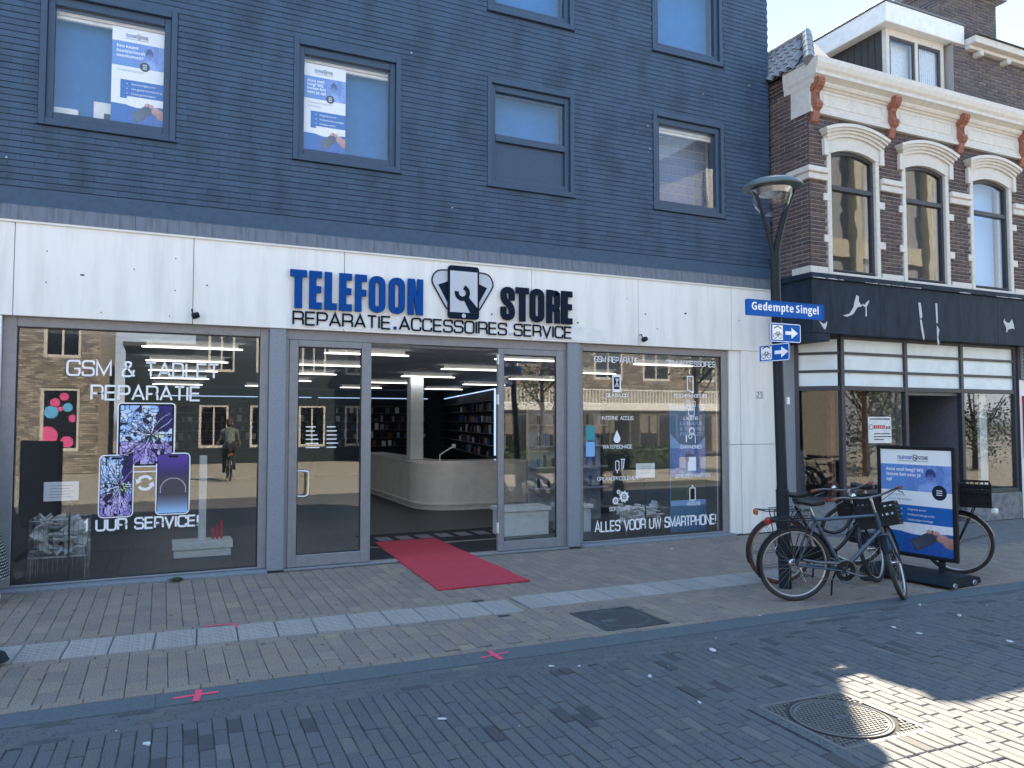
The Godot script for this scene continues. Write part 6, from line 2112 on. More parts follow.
# ---------------------------------------------------------------- bicycles (x forward, y up, z to the rider's right)
func wheel_parts(p: Node3D, called: String, c: Vector3, xf: Transform3D, tyre: Material, spokes := 28, drum := 0.022) -> void:
	var n := Node3D.new()
	n.name = called
	p.add_child(n, true)
	n.transform = xf
	var ring := func(r: float, k: int) -> Array:
		var o := []
		for i in k: o.append(c + Vector3(cos(TAU * i / k), sin(TAU * i / k), 0) * r)
		return o
	var b := B.new()
	b.tube(ring.call(0.327, 48), 0.021, 9, true)
	part(n, "tyre", b, tyre, true)
	b = B.new()
	b.tube(ring.call(0.303, 48), 0.011, 8, true)
	part(n, "rim", b, M.rim, true)
	b = B.new()
	b.lathe([Vector2(0, -0.05), Vector2(0.012, -0.05), Vector2(0.012, -0.035), Vector2(drum * 1.4, -0.034), Vector2(drum * 1.4, -0.028), Vector2(drum, -0.02), Vector2(drum, 0.02), Vector2(drum * 1.4, 0.028), Vector2(drum * 1.4, 0.034), Vector2(0.012, 0.035), Vector2(0.012, 0.05), Vector2(0, 0.05)], Transform3D(Basis(Vector3.RIGHT, PI / 2), c), 14)
	part(n, "hub", b, M.steel, true)
	b = B.new()
	for i in spokes:
		var a := TAU * i / spokes
		var e := 0.5 if (i / 2) % 2 else -0.5
		var s := 1.0 if i % 2 else -1.0
		b.tube([c + Vector3(cos(a + e), sin(a + e), 0) * drum * 1.3 + Vector3(0, 0, s * 0.03), c + Vector3(cos(a), sin(a), 0) * 0.3], 0.0013, 3, false, -1.0, false)
	part(n, "spokes", b, M.spoke, true)

func bicycle(label: String, at: Vector3, turn: float, lean: float, style: int, steer: float) -> Node3D:
	var t := thing("bicycle", label, "bicycle", at, "parked bicycles")
	t.basis = Basis(Vector3.UP, turn) * Basis(Vector3.RIGHT, lean)
	var fm: Material = [M.bike_grey, M.bike_black, M.bike_black][style]
	var ty: Material = [M.tyre, M.tyre_brown, M.tyre][style]
	var ra := Vector3(-0.53, 0.347, 0); var fa := Vector3(0.545, 0.347, 0)
	var bb := Vector3(-0.06, 0.285, 0)
	var sc := Vector3(-0.33, 0.76, 0); var st := Vector3(-0.385, 0.88, 0)
	var h0 := Vector3(0.31, 0.64, 0); var h1 := Vector3(0.245, 0.83, 0)
	var ax := (h1 - h0).normalized()
	var S := Transform3D(Basis(ax, steer), Vector3.ZERO)
	S.origin = h0 - S.basis * h0
	var I := Transform3D()
	var pt := func(called: String, b: B, m: Material, xf := I) -> MeshInstance3D:
		var o := part(t, called, b, m, true)
		o.transform = xf
		return o
	var b := B.new()
	if style == 0:
		b.tube([sc, h1 - ax * 0.03], 0.0155, 10)
		b.tube([h0 + ax * 0.03, bb], 0.021, 10)
	else:
		var sw := []
		for k in 13:
			var u := k / 12.0
			sw.append((h0 + ax * 0.13).lerp(Vector3(-0.165, 0.6, 0), u) + Vector3(0.02, -0.16 * sin(PI * pow(u, 0.8)), 0))
		b.tube(sw, 0.017, 10)
		sw = []
		for k in 13:
			var u := k / 12.0
			sw.append((h0 + ax * 0.02).lerp(bb, u) + Vector3(0.02, -0.07 * sin(PI * u), 0))
		b.tube(sw, 0.019, 10)
	b.tube([bb, st - Vector3(-0.02, 0.07, 0)], 0.0175, 10)
	b.tube([h0 - ax * 0.01, h1 + ax * 0.005], 0.022, 12)
	for s in [-1.0, 1.0]:
		b.tube([bb + Vector3(-0.02, 0, s * 0.035), bb.lerp(ra, 0.4) + Vector3(0, 0, s * 0.045), ra + Vector3(0, 0, s * 0.06)], 0.011, 8, false, 0.009)
		b.tube([sc + Vector3(0, -0.02, s * 0.02), sc.lerp(ra, 0.35) + Vector3(0, 0, s * 0.045), ra + Vector3(0, 0, s * 0.06)], 0.009, 8, false, 0.008)
	pt.call("frame", b, fm)
	b = B.new()
	b.tube([sc - Vector3(-0.01, 0.03, 0), st], 0.013, 10)
	pt.call("seat_post", b, M.steel)
	# saddle
	b = B.new()
	var rows := []
	for k in 11:
		var u := k / 10.0
		var x := -0.14 + 0.28 * u
		var hw := lerpf(0.1, 0.022, smoothstep(0.25, 0.8, u)) * (1.0 if u > 0.08 else 0.75)
		var ring := []
		for j in 12:
			var a := TAU * j / 12
			ring.append(st + Vector3(x, 0.055 + 0.012 * cos(u * 5.0) + (0.022 if sin(a) > 0 else 0.035) * sin(a), hw * cos(a)))
		rows.append(ring)
	for k in 10:
		for j in 12:
			var q := (j + 1) % 12
			var m: Vector3 = (rows[k][j] + rows[k + 1][q]) / 2
			b.oquad(rows[k][j], rows[k][q], rows[k + 1][q], rows[k + 1][j], m - (st + Vector3(-0.14 + 0.28 * (k + 0.5) / 10, 0.055, 0)))
	for e in [0, 10]:
		for j in range(1, 11): b.otri(rows[e][0], rows[e][j], rows[e][j + 1], Vector3(-1 if e == 0 else 1, 0, 0))
	pt.call("saddle", b, M.saddle)
	b = B.new()
	for s in [-1.0, 1.0]:
		var co := []
		for k in 26: co.append(st + Vector3(-0.09 + cos(k * 1.1) * 0.014, -0.01 + k * 0.0018, s * 0.05 + sin(k * 1.1) * 0.014))
		b.tube(co, 0.004, 4)
	pt.call("saddle_spring", b, M.steel)
	# wheels, mudguards
	wheel_parts(t, "rear_wheel", ra, I, ty, 28, 0.03)
	wheel_parts(t, "front_wheel", fa, S, M.tyre)
	for f in 2:
		b = B.new()
		var c: Vector3 = fa if f else ra
		var a0 := deg_to_rad(15.0 if f else 25.0); var a1 := deg_to_rad(165.0 if f else 200.0)
		var prev := []
		for k in 19:
			var a := lerpf(a0, a1, k / 18.0)
			var d := Vector3(cos(a), sin(a), 0)
			var cur := []
			for j in 5:
				var z := lerpf(-0.03, 0.03, j / 4.0)
				cur.append(c + d * (0.362 - 0.012 * pow(z / 0.03, 2)) + Vector3(0, 0, z))
			if prev:
				for j in 4: b.oquad(prev[j], prev[j + 1], cur[j + 1], cur[j], d)
			prev = cur
		for s in [-1.0, 1.0]:
			for a in ([20.0] if f else [120.0, 185.0]):
				b.tube([c + Vector3(0, 0, s * 0.055), c + Vector3(cos(deg_to_rad(a)), sin(deg_to_rad(a)), s * 0.08) * 0.36], 0.0025, 4)
		pt.call("mudguard", b, M.bike_black if style else M.plastic_black, S if f else I)
	# fork
	b = B.new()
	for s in [-1.0, 1.0]:
		var q := []
		for k in 9:
			var u := k / 8.0
			q.append((h0 - ax * 0.02 + Vector3(0, 0, s * 0.045)).lerp(fa + Vector3(0, 0, s * 0.055), u) + Vector3(-0.035 * sin(PI * u), 0, 0))
		b.tube(q, 0.014, 9, false, 0.009)
	b.tube([h0 - ax * 0.025 + Vector3(0, 0, -0.055), h0 - ax * 0.025 + Vector3(0, 0, 0.055)], 0.016, 8)
	pt.call("fork", b, fm if style == 0 else M.bike_black, S)
	# handlebar
	b = B.new()
	var hs := h1 + ax * 0.13
	b.tube([h1, hs], 0.013, 10)
	b.tube([hs, hs + Vector3(0.05, 0.02, 0)], 0.014, 8)
	pt.call("stem", b, M.steel, S)
	var ends := []
	b = B.new()
	for s in [-1.0, 1.0]:
		var q := [hs + Vector3(0.05, 0.02, 0), hs + Vector3(0.05, 0.025, s * 0.08), hs + Vector3(0.045, 0.045, s * 0.17), hs + Vector3(-0.02, 0.06, s * 0.25), hs + Vector3(-0.1, 0.055, s * 0.285), hs + Vector3(-0.2, 0.045, s * 0.3)]
		b.tube(q, 0.011, 8)
		ends.append(q)
	pt.call("handlebar", b, M.bike_metal if style != 2 else M.bike_black, S)
	for q in ends:
		b = B.new()
		b.tube([q[4].lerp(q[3], 0.2), q[5] - Vector3(0.01, 0, 0)], 0.017, 10)
		pt.call("grip", b, M.grip_brown if style < 2 else M.plastic_black, S)
		b = B.new()
		b.tube([q[3] + Vector3(0.01, -0.015, 0), q[3] + Vector3(0.045, -0.03, 0), q[4] + Vector3(0.03, -0.045, 0), q[5] + Vector3(0.05, -0.05, 0)], 0.006, 6)
		pt.call("brake_lever", b, M.bike_metal, S)
		b = B.new()
		b.tube([q[3] + Vector3(0.02, -0.01, 0), q[3] + Vector3(0.1, 0.0, 0), hs + Vector3(0.11, -0.06, 0), h0 + Vector3(0.03, 0.03, 0)], 0.0035, 5)
		pt.call("cable", b, M.plastic_black, S)
	b = B.new()
	b.lathe([Vector2(0.0, 0.03), Vector2(0.018, 0.025), Vector2(0.026, 0.01), Vector2(0.027, 0.0), Vector2(0, 0)], Transform3D(Basis(), ends[0][2] + Vector3(-0.02, 0.012, 0.02)), 14)
	pt.call("bell", b, M.chrome, S)
	# drive
	b = B.new()
	if style == 0:
		for k in 2: b.lathe([Vector2(0.05 + 0.035 * k, 0.04), Vector2(0.085 + 0.01 * k, 0.04), Vector2(0.085 + 0.01 * k, 0.044), Vector2(0.05 + 0.035 * k, 0.044), Vector2(0.05 + 0.035 * k, 0.04)], Transform3D(Basis(Vector3.RIGHT, PI / 2), bb), 30)
		for k in 5: b.tube([bb + Vector3(0, 0, 0.042), bb + Vector3(cos(TAU * k / 5), sin(TAU * k / 5), 0) * 0.085 + Vector3(0, 0, 0.042)], 0.008, 5)
		pt.call("chainring", b, M.bike_black)
		b = B.new()
		b.tube(arc3(bb + Vector3(0, 0, 0.05), 0.105, -PI * 0.6, PI * 0.75), 0.008, 6)
		b.tube([bb + Vector3(-0.08, 0.075, 0.05), bb + Vector3(-0.25, 0.085, 0.05), ra + Vector3(0.06, 0.05, 0.05)], 0.012, 6)
		pt.call("chain_guard", b, M.bike_metal)
		b = B.new()
		b.tube([bb + Vector3(0, 0.09, 0.042), ra + Vector3(0, 0.035, 0.042)], 0.004, 4)
		b.tube([bb + Vector3(0, -0.09, 0.042), ra + Vector3(0.03, -0.11, 0.042)], 0.004, 4)
		pt.call("chain", b, M.bike_metal)
		b = B.new()
		b.tube([ra + Vector3(0.02, -0.02, 0.06), ra + Vector3(0.05, -0.07, 0.065), ra + Vector3(0.03, -0.12, 0.06), ra + Vector3(0.06, -0.155, 0.06)], 0.012, 6)
		b.tube([ra + Vector3(0.045, -0.09, 0.075), ra + Vector3(0.075, -0.155, 0.075)], 0.006, 5)
		pt.call("derailleur", b, M.chrome)
	else:
		b.prism(PackedVector2Array(rounded([Vector3(bb.x + 0.12, bb.y + 0.1, 1), Vector3(bb.x + 0.12, bb.y - 0.1, 1), Vector3(ra.x - 0.06, ra.y - 0.06, 1), Vector3(ra.x - 0.06, ra.y + 0.06, 1)], 0.09, true)), 0.032, 0.062)
		pt.call("chain_case", b, M.plastic_black)
	for s in [-1.0, 1.0]:
		b = B.new()
		var e := bb + Vector3(0.16 * s, -0.05 * s, s * 0.07)
		b.tube([bb + Vector3(0, 0, s * 0.05), e], 0.011, 7)
		pt.call("crank", b, M.bike_metal)
		b = B.new()
		b.cbox(e + Vector3(0, 0, s * 0.055), Vector3(0.09, 0.022, 0.085), 0.006)
		pt.call("pedal", b, M.plastic_black)
	# rack, light, stand
	b = B.new()
	for s in [-1.0, 1.0]:
		b.tube([Vector3(-0.2, 0.76, s * 0.03), Vector3(-0.3, 0.765, s * 0.055), Vector3(-0.7, 0.765, s * 0.06), Vector3(-0.78, 0.78, s * 0.03)], 0.006, 6)
		b.tube([Vector3(-0.62, 0.765, s * 0.06), ra + Vector3(-0.01, 0, s * 0.068)], 0.006, 6)
		b.tube([Vector3(-0.42, 0.765, s * 0.06), ra + Vector3(0.0, 0, s * 0.068)], 0.005, 6)
	for k in 4: b.tube([Vector3(-0.34 - k * 0.12, 0.765, -0.06), Vector3(-0.34 - k * 0.12, 0.765, 0.06)], 0.005, 5)
	b.tube([Vector3(-0.4, 0.8, 0), Vector3(-0.66, 0.79, 0)], 0.005, 5)
	pt.call("rack", b, M.bike_black)
	b = B.new()
	b.cbox(Vector3(-0.79, 0.75, 0), Vector3(0.035, 0.06, 0.075), 0.012)
	pt.call("tail_light", b, M.reflector if style != 1 else M.orange_lens)
	b = B.new()
	b.tube([bb + Vector3(-0.06, -0.02, -0.03), bb + Vector3(-0.075, -0.12, -0.07), bb + Vector3(-0.05, -0.275, -0.14)], 0.009, 7)
	pt.call("kickstand", b, M.bike_black)
	b = B.new()
	var lp := h0 + Vector3(0.1, 0.02, 0)
	b.lathe([Vector2(0.0, -0.05), Vector2(0.02, -0.045), Vector2(0.034, 0.0), Vector2(0.036, 0.015), Vector2(0.0, 0.02)], Transform3D(Basis(Vector3.FORWARD, PI / 2), lp), 14)
	b.tube([lp - Vector3(0.02, 0, 0), h0 - ax * 0.03], 0.006, 5)
	pt.call("head_lamp", b, M.plastic_black, S)
	b = B.new()
	b.lathe([Vector2(0.0, 0.027), Vector2(0.02, 0.025), Vector2(0.032, 0.018)], Transform3D(Basis(Vector3.FORWARD, PI / 2), lp), 14)
	pt.call("lamp_lens", b, M.frosted, S)
	# basket or crate in front of the handlebar
	b = B.new()
	if style < 2:
		var o := Vector3(0.28, 0.7, 0)
		lattice_box(b, o, Vector3(0.26, 0.2, 0.34), 7, 5)
		pt.call("basket", b, M.plastic_black, S)
	else:
		for k in 2:
			b = B.new()
			lattice_box(b, Vector3(0.28 + k * 0.3, 0.8 - k * 0.02, 0), Vector3(0.28, 0.23, 0.4), 6, 4)
			pt.call("crate", b, M.plastic_black, S)
		b = B.new()
		for s in [-1.0, 1.0]:
			b.tube([Vector3(0.3, 0.79, s * 0.12), Vector3(0.88, 0.765, s * 0.12)], 0.008, 6)
			b.tube([Vector3(0.72, 0.77, s * 0.12), fa + Vector3(0, 0, s * 0.065)], 0.007, 6)
		pt.call("front_carrier", b, M.bike_black, S)
		b = B.new()
		b.lathe([Vector2(0.0, 0.03), Vector2(0.03, 0.025), Vector2(0.04, 0.0), Vector2(0.03, -0.04), Vector2(0, -0.05)], Transform3D(Basis(Vector3.FORWARD, PI / 2), Vector3(0.9, 0.72, 0.08)), 16)
		pt.call("carrier_lamp", b, M.white_soft, S)
	return t

func arc3(c: Vector3, r: float, a0: float, a1: float, n := 18) -> Array:
	var o := []
	for i in n + 1:
		var a := lerpf(a0, a1, float(i) / n)
		o.append(c + Vector3(cos(a), sin(a), 0) * r)
	return o

# an open crate with slotted sides; at = bottom centre of its rear edge
func lattice_box(b: B, at: Vector3, s: Vector3, nx: int, ny: int) -> void:
	b.bx(at.x, at.x + s.x, at.y, at.y + 0.01, at.z - s.z / 2, at.z + s.z / 2)
	for q in [[0.0, 0.42], [0.62, 0.8]]:
		for g in [-1.0, 1.0]:
			b.bx(at.x + 0.004, at.x + s.x - 0.004, at.y + s.y * q[0], at.y + s.y * q[1], at.z + g * (s.z / 2 - 0.005), at.z + g * (s.z / 2 - 0.002))
		for g in [0.003, s.x - 0.006]:
			b.bx(at.x + g, at.x + g + 0.003, at.y + s.y * q[0], at.y + s.y * q[1], at.z - s.z / 2 + 0.005, at.z + s.z / 2 - 0.005)
	for f in 4:
		var along := s.x if f < 2 else s.z
		for j in ny + 1:
			var y := at.y + s.y * j / ny
			var hh := 0.022 if j == ny or j == 0 else 0.012
			var c := Vector3(at.x + s.x / 2, y, at.z + (s.z / 2 if f == 0 else -s.z / 2)) if f < 2 else Vector3(at.x + (0.0 if f == 2 else s.x), y, at.z)
			b.box(c, Vector3(along if f < 2 else 0.008, hh, 0.008 if f < 2 else along + 0.008))
		for i in nx + 1:
			var u := along * (float(i) / nx - 0.5)
			var c := Vector3(at.x + s.x / 2 + u, at.y + s.y / 2, at.z + (s.z / 2 if f == 0 else -s.z / 2)) if f < 2 else Vector3(at.x + (0.0 if f == 2 else s.x), at.y + s.y / 2, at.z + u)
			b.box(c, Vector3(0.012 if f < 2 else 0.007, s.y, 0.007 if f < 2 else 0.012))

func make_bikes() -> void:
	bicycle("grey men's bicycle with front basket and turned front wheel, nearest the street", Vector3(5.93, 0.0, 3.73), -0.393, 0.05, 0, 1.0)
	bicycle("black step-through bicycle with brown tyres and grips, behind the lamp post", Vector3(6.36, 0.0, 3.09), -0.36, 0.05, 1, 0.8)
	bicycle("black bicycle with plastic crates on its front carrier, behind the pavement sign", Vector3(7.72, 0.0, 2.9), -0.95, 0.04, 2, 0.0)


# ---------------------------------------------------------------- people (bodies as one smooth surface over tapered bones)
func smooth_body(bones: Array, cell: float, k: float) -> B:
	var lo := Vector3.ONE * 1e9; var hi := -lo
	for q in bones:
		for e in 2:
			var r: float = q[2 + e] + k + cell * 2
			lo = lo.min(q[e] - Vector3.ONE * r); hi = hi.max(q[e] + Vector3.ONE * r)
	var nx := int((hi.x - lo.x) / cell) + 2; var ny := int((hi.y - lo.y) / cell) + 2; var nz := int((hi.z - lo.z) / cell) + 2
	var f := PackedFloat32Array()
	f.resize(nx * ny * nz)
	f.fill(1.0)
	for q in bones:
		var a: Vector3 = q[0]; var b: Vector3 = q[1]
		var ra: float = q[2]; var rb: float = q[3]
		var r := maxf(ra, rb) + k + cell * 2
		var p0 := ((a.min(b) - Vector3.ONE * r) - lo) / cell; var p1 := ((a.max(b) + Vector3.ONE * r) - lo) / cell
		var ab := b - a
		var l2 := maxf(ab.length_squared(), 1e-9)
		for z in range(maxi(0, int(p0.z)), mini(nz, int(p1.z) + 1)):
			for y in range(maxi(0, int(p0.y)), mini(ny, int(p1.y) + 1)):
				var row := (z * ny + y) * nx
				for x in range(maxi(0, int(p0.x)), mini(nx, int(p1.x) + 1)):
					var p := lo + Vector3(x, y, z) * cell - a
					var t := clampf(p.dot(ab) / l2, 0, 1)
					var d := (p - ab * t).length() - lerpf(ra, rb, t)
					var g := f[row + x]
					var h := maxf(k - absf(g - d), 0.0) / k
					f[row + x] = minf(g, d) - h * h * k * 0.25
	var vid := {}
	var vs := []
	for z in nz - 1:
		for y in ny - 1:
			for x in nx - 1:
				var i := (z * ny + y) * nx + x
				var c := [f[i], f[i + 1], f[i + nx], f[i + nx + 1], f[i + nx * ny], f[i + nx * ny + 1], f[i + nx * ny + nx], f[i + nx * ny + nx + 1]]
				var neg := 0
				for q in c: neg += 1 if q < 0 else 0
				if neg == 0 or neg == 8: continue
				var s := Vector3(); var m := 0
				for e in [[0, 1], [2, 3], [4, 5], [6, 7], [0, 2], [1, 3], [4, 6], [5, 7], [0, 4], [1, 5], [2, 6], [3, 7]]:
					var u: float = c[e[0]]; var w: float = c[e[1]]
					if (u < 0) == (w < 0): continue
					var t := u / (u - w)
					var pa := Vector3(e[0] & 1, (e[0] >> 1) & 1, e[0] >> 2); var pb := Vector3(e[1] & 1, (e[1] >> 1) & 1, e[1] >> 2)
					s += pa.lerp(pb, t); m += 1
				vid[i] = vs.size()
				vs.append(lo + (Vector3(x, y, z) + s / m) * cell)
	var ns := []
	for p in vs: ns.append(Vector3())
	var faces := []
	var step := [1, nx, nx * ny]
	for i in vid:
		for a in 3:
			if i + step[a] >= f.size(): continue
			if (f[i] < 0) == (f[i + step[a]] < 0): continue
			var u: int = step[(a + 1) % 3]; var w: int = step[(a + 2) % 3]
			if not (vid.has(i - u) and vid.has(i - w) and vid.has(i - u - w)): continue
			var q := [vid[i], vid[i - u], vid[i - u - w], vid[i - w]]
			if f[i] >= 0: q.reverse()
			faces.append(q)
			var nn: Vector3 = (vs[q[1]] - vs[q[0]]).cross(vs[q[2]] - vs[q[0]])
			for j in q: ns[j] += nn
	var out := B.new()
	for j in ns.size(): ns[j] = ns[j].normalized()
	for q in faces:
		out.tri(vs[q[0]], vs[q[1]], vs[q[2]], ns[q[0]], ns[q[1]], ns[q[2]])
		out.tri(vs[q[0]], vs[q[2]], vs[q[3]], ns[q[0]], ns[q[2]], ns[q[3]])
	return out

func hand_bones(w: Vector3, dir: Vector3, side: Vector3, out: Array) -> void:
	var p := w + dir * 0.085
	out.append([w, p, 0.022, 0.034])
	for i in 4:
		var r := p + side * (0.028 - i * 0.019)
		var l: float = [0.062, 0.072, 0.068, 0.052][i]
		var bend := dir.cross(side) * 0.018
		out.append([r, r + dir * l * 0.55, 0.0095, 0.009])
		out.append([r + dir * l * 0.55, r + dir * l + bend, 0.009, 0.0075])
	out.append([w + dir * 0.03 + side * 0.025, w + dir * 0.085 + side * 0.06, 0.012, 0.01])

func head_bones(c: Vector3, fwd: Vector3, out: Array) -> void:  # c = middle of the head
	out.append([c + Vector3(0, 0.035, 0) - fwd * 0.015, c + Vector3(0, 0.02, 0) + fwd * 0.015, 0.088, 0.085])
	out.append([c + Vector3(0, -0.02, 0) + fwd * 0.02, c + Vector3(0, -0.075, 0) + fwd * 0.05, 0.07, 0.04])
	out.append([c + fwd * 0.095 + Vector3(0, 0.0, 0), c + fwd * 0.118 - Vector3(0, 0.03, 0), 0.012, 0.016])
	var s := fwd.cross(Vector3.UP)
	for e in [-1.0, 1.0]:
		out.append([c + s * e * 0.085 + Vector3(0, 0.01, 0), c + s * e * 0.088 - Vector3(0, 0.03, 0), 0.018, 0.012])
	out.append([c - Vector3(0, 0.06, 0), c - Vector3(0, 0.2, 0) - fwd * 0.02, 0.055, 0.06])

func make_people() -> void:
	# someone in a dotted dress, mostly outside the left edge of the picture
	var at := Vector3(-1.66, 0, 0.46)
	var t := thing("person", "person in a long black dress with white dots at the left edge of the picture", "person", at)
	var bn := []
	head_bones(at + Vector3(0, 1.58, 0), Vector3(-0.6, 0, 0.8).normalized(), bn)
	bn.append([at + Vector3(0, 1.36, 0), at + Vector3(0, 1.0, 0), 0.1, 0.12])
	bn.append([at + Vector3(-0.15, 1.36, 0), at + Vector3(0.15, 1.36, 0), 0.06, 0.06])
	for s in [-1.0, 1.0]:
		bn.append([at + Vector3(s * 0.17, 1.34, 0), at + Vector3(s * 0.2, 1.08, 0.06), 0.048, 0.04])
		bn.append([at + Vector3(s * 0.2, 1.08, 0.06), at + Vector3(s * 0.12, 0.98, 0.22), 0.038, 0.026])
		hand_bones(at + Vector3(s * 0.12, 0.98, 0.22), Vector3(-s * 0.7, 0.1, 0.5).normalized(), Vector3(0, 0.3, 0.95).normalized(), bn)
		bn.append([at + Vector3(s * 0.09, 0.95, 0), at + Vector3(s * 0.1, 0.5, 0.03), 0.08, 0.055])
		bn.append([at + Vector3(s * 0.1, 0.5, 0.03), at + Vector3(s * 0.1, 0.08, -0.01), 0.05, 0.035])
	part(t, "body", smooth_body(bn, 0.016, 0.03), M.skin)
	var b := B.new()
	b.lathe([Vector2(0.36, 0.24), Vector2(0.385, 0.23), Vector2(0.365, 0.4), Vector2(0.29, 0.68), Vector2(0.19, 0.95), Vector2(0.145, 1.05), Vector2(0.155, 1.2), Vector2(0.17, 1.34), Vector2(0.12, 1.42), Vector2(0.09, 1.43)], Transform3D(Basis(), at), 28)
	part(t, "dress", b, M.dotted)
	for s in [-1.0, 1.0]:
		b = smooth_body([[at + Vector3(s * 0.13 + 0.14, 0.045, -0.06), at + Vector3(s * 0.14 + 0.16, 0.04, 0.14), 0.042, 0.036]], 0.012, 0.02)
		part(t, "shoe", b, M.white_soft)
	b = smooth_body([[at + Vector3(0.02, 1.64, -0.03), at + Vector3(0.03, 1.5, -0.06), 0.105, 0.09], [at + Vector3(0.03, 1.5, -0.06), at + Vector3(0.04, 1.3, -0.08), 0.08, 0.05]], 0.016, 0.03)
	part(t, "hair", b, M.hair)
	# a cyclist riding off down the side street, seen only in the glass
	var c := Vector3(1.75, 0, 14.0)
	bicycle("black bicycle ridden away across the sunny street, mirrored in the left window", c, -PI / 2, 0.0, 1, 0.0).set_meta("group", "bicycle being ridden")
	t = thing("person", "person in a dark green shirt cycling away, mirrored in the left window", "person", c)
	var F := func(x: float, y: float, z: float) -> Vector3: return c + Vector3(-z, y, x)   # bicycle axes: x forward, z right
	bn = []
	head_bones(F.call(0.0, 1.6, 0), Vector3(0, 0, 1), bn)
	for s in [-1.0, 1.0]:
		bn.append([F.call(0.02, 1.12, s * 0.24), F.call(0.2, 1.05, s * 0.29), 0.04, 0.028])
		hand_bones(F.call(0.2, 1.05, s * 0.29), Vector3(0, -0.1, 1).normalized(), Vector3(s, 0, 0), bn)
	part(t, "body", smooth_body(bn, 0.018, 0.03), M.skin)
	bn = [[F.call(-0.26, 1.0, 0), F.call(-0.06, 1.36, 0), 0.15, 0.14], [F.call(-0.04, 1.38, -0.15), F.call(-0.04, 1.38, 0.15), 0.075, 0.075]]
	for s in [-1.0, 1.0]: bn.append([F.call(-0.04, 1.36, s * 0.19), F.call(0.03, 1.12, s * 0.24), 0.062, 0.052])
	part(t, "shirt", smooth_body(bn, 0.018, 0.05), M.cloth_grey)
	bn = [[F.call(-0.28, 0.98, -0.06), F.call(-0.28, 0.98, 0.06), 0.14, 0.14]]
	for s in [-1.0, 1.0]:
		var kn: Vector3 = F.call(0.12, 0.72 - s * 0.03, s * 0.11)
		bn.append([F.call(-0.25, 0.96, s * 0.09), kn, 0.095, 0.065])
		bn.append([kn, F.call(-0.08 + 0.16 * s, 0.36 - 0.05 * s, s * 0.12), 0.062, 0.045])
	part(t, "trousers", smooth_body(bn, 0.018, 0.04), M.cloth_dark)
	for s in [-1.0, 1.0]:
		var a: Vector3 = F.call(-0.14 + 0.16 * s, 0.29 - 0.05 * s, s * 0.125)
		part(t, "shoe", smooth_body([[a, a + Vector3(0, 0, 0.2), 0.045, 0.038]], 0.014, 0.02), M.plastic_black)
	part(t, "hair", smooth_body([[F.call(-0.03, 1.66, 0), F.call(-0.06, 1.58, 0), 0.092, 0.075]], 0.016, 0.02), M.hair)


# ---------------------------------------------------------------- inside the phone shop
const PLAN := Transform3D(Vector3(1, 0, 0), Vector3(0, 0, -1), Vector3(0, 1, 0), Vector3.ZERO)   # plan drawing (x, -z), raised along y

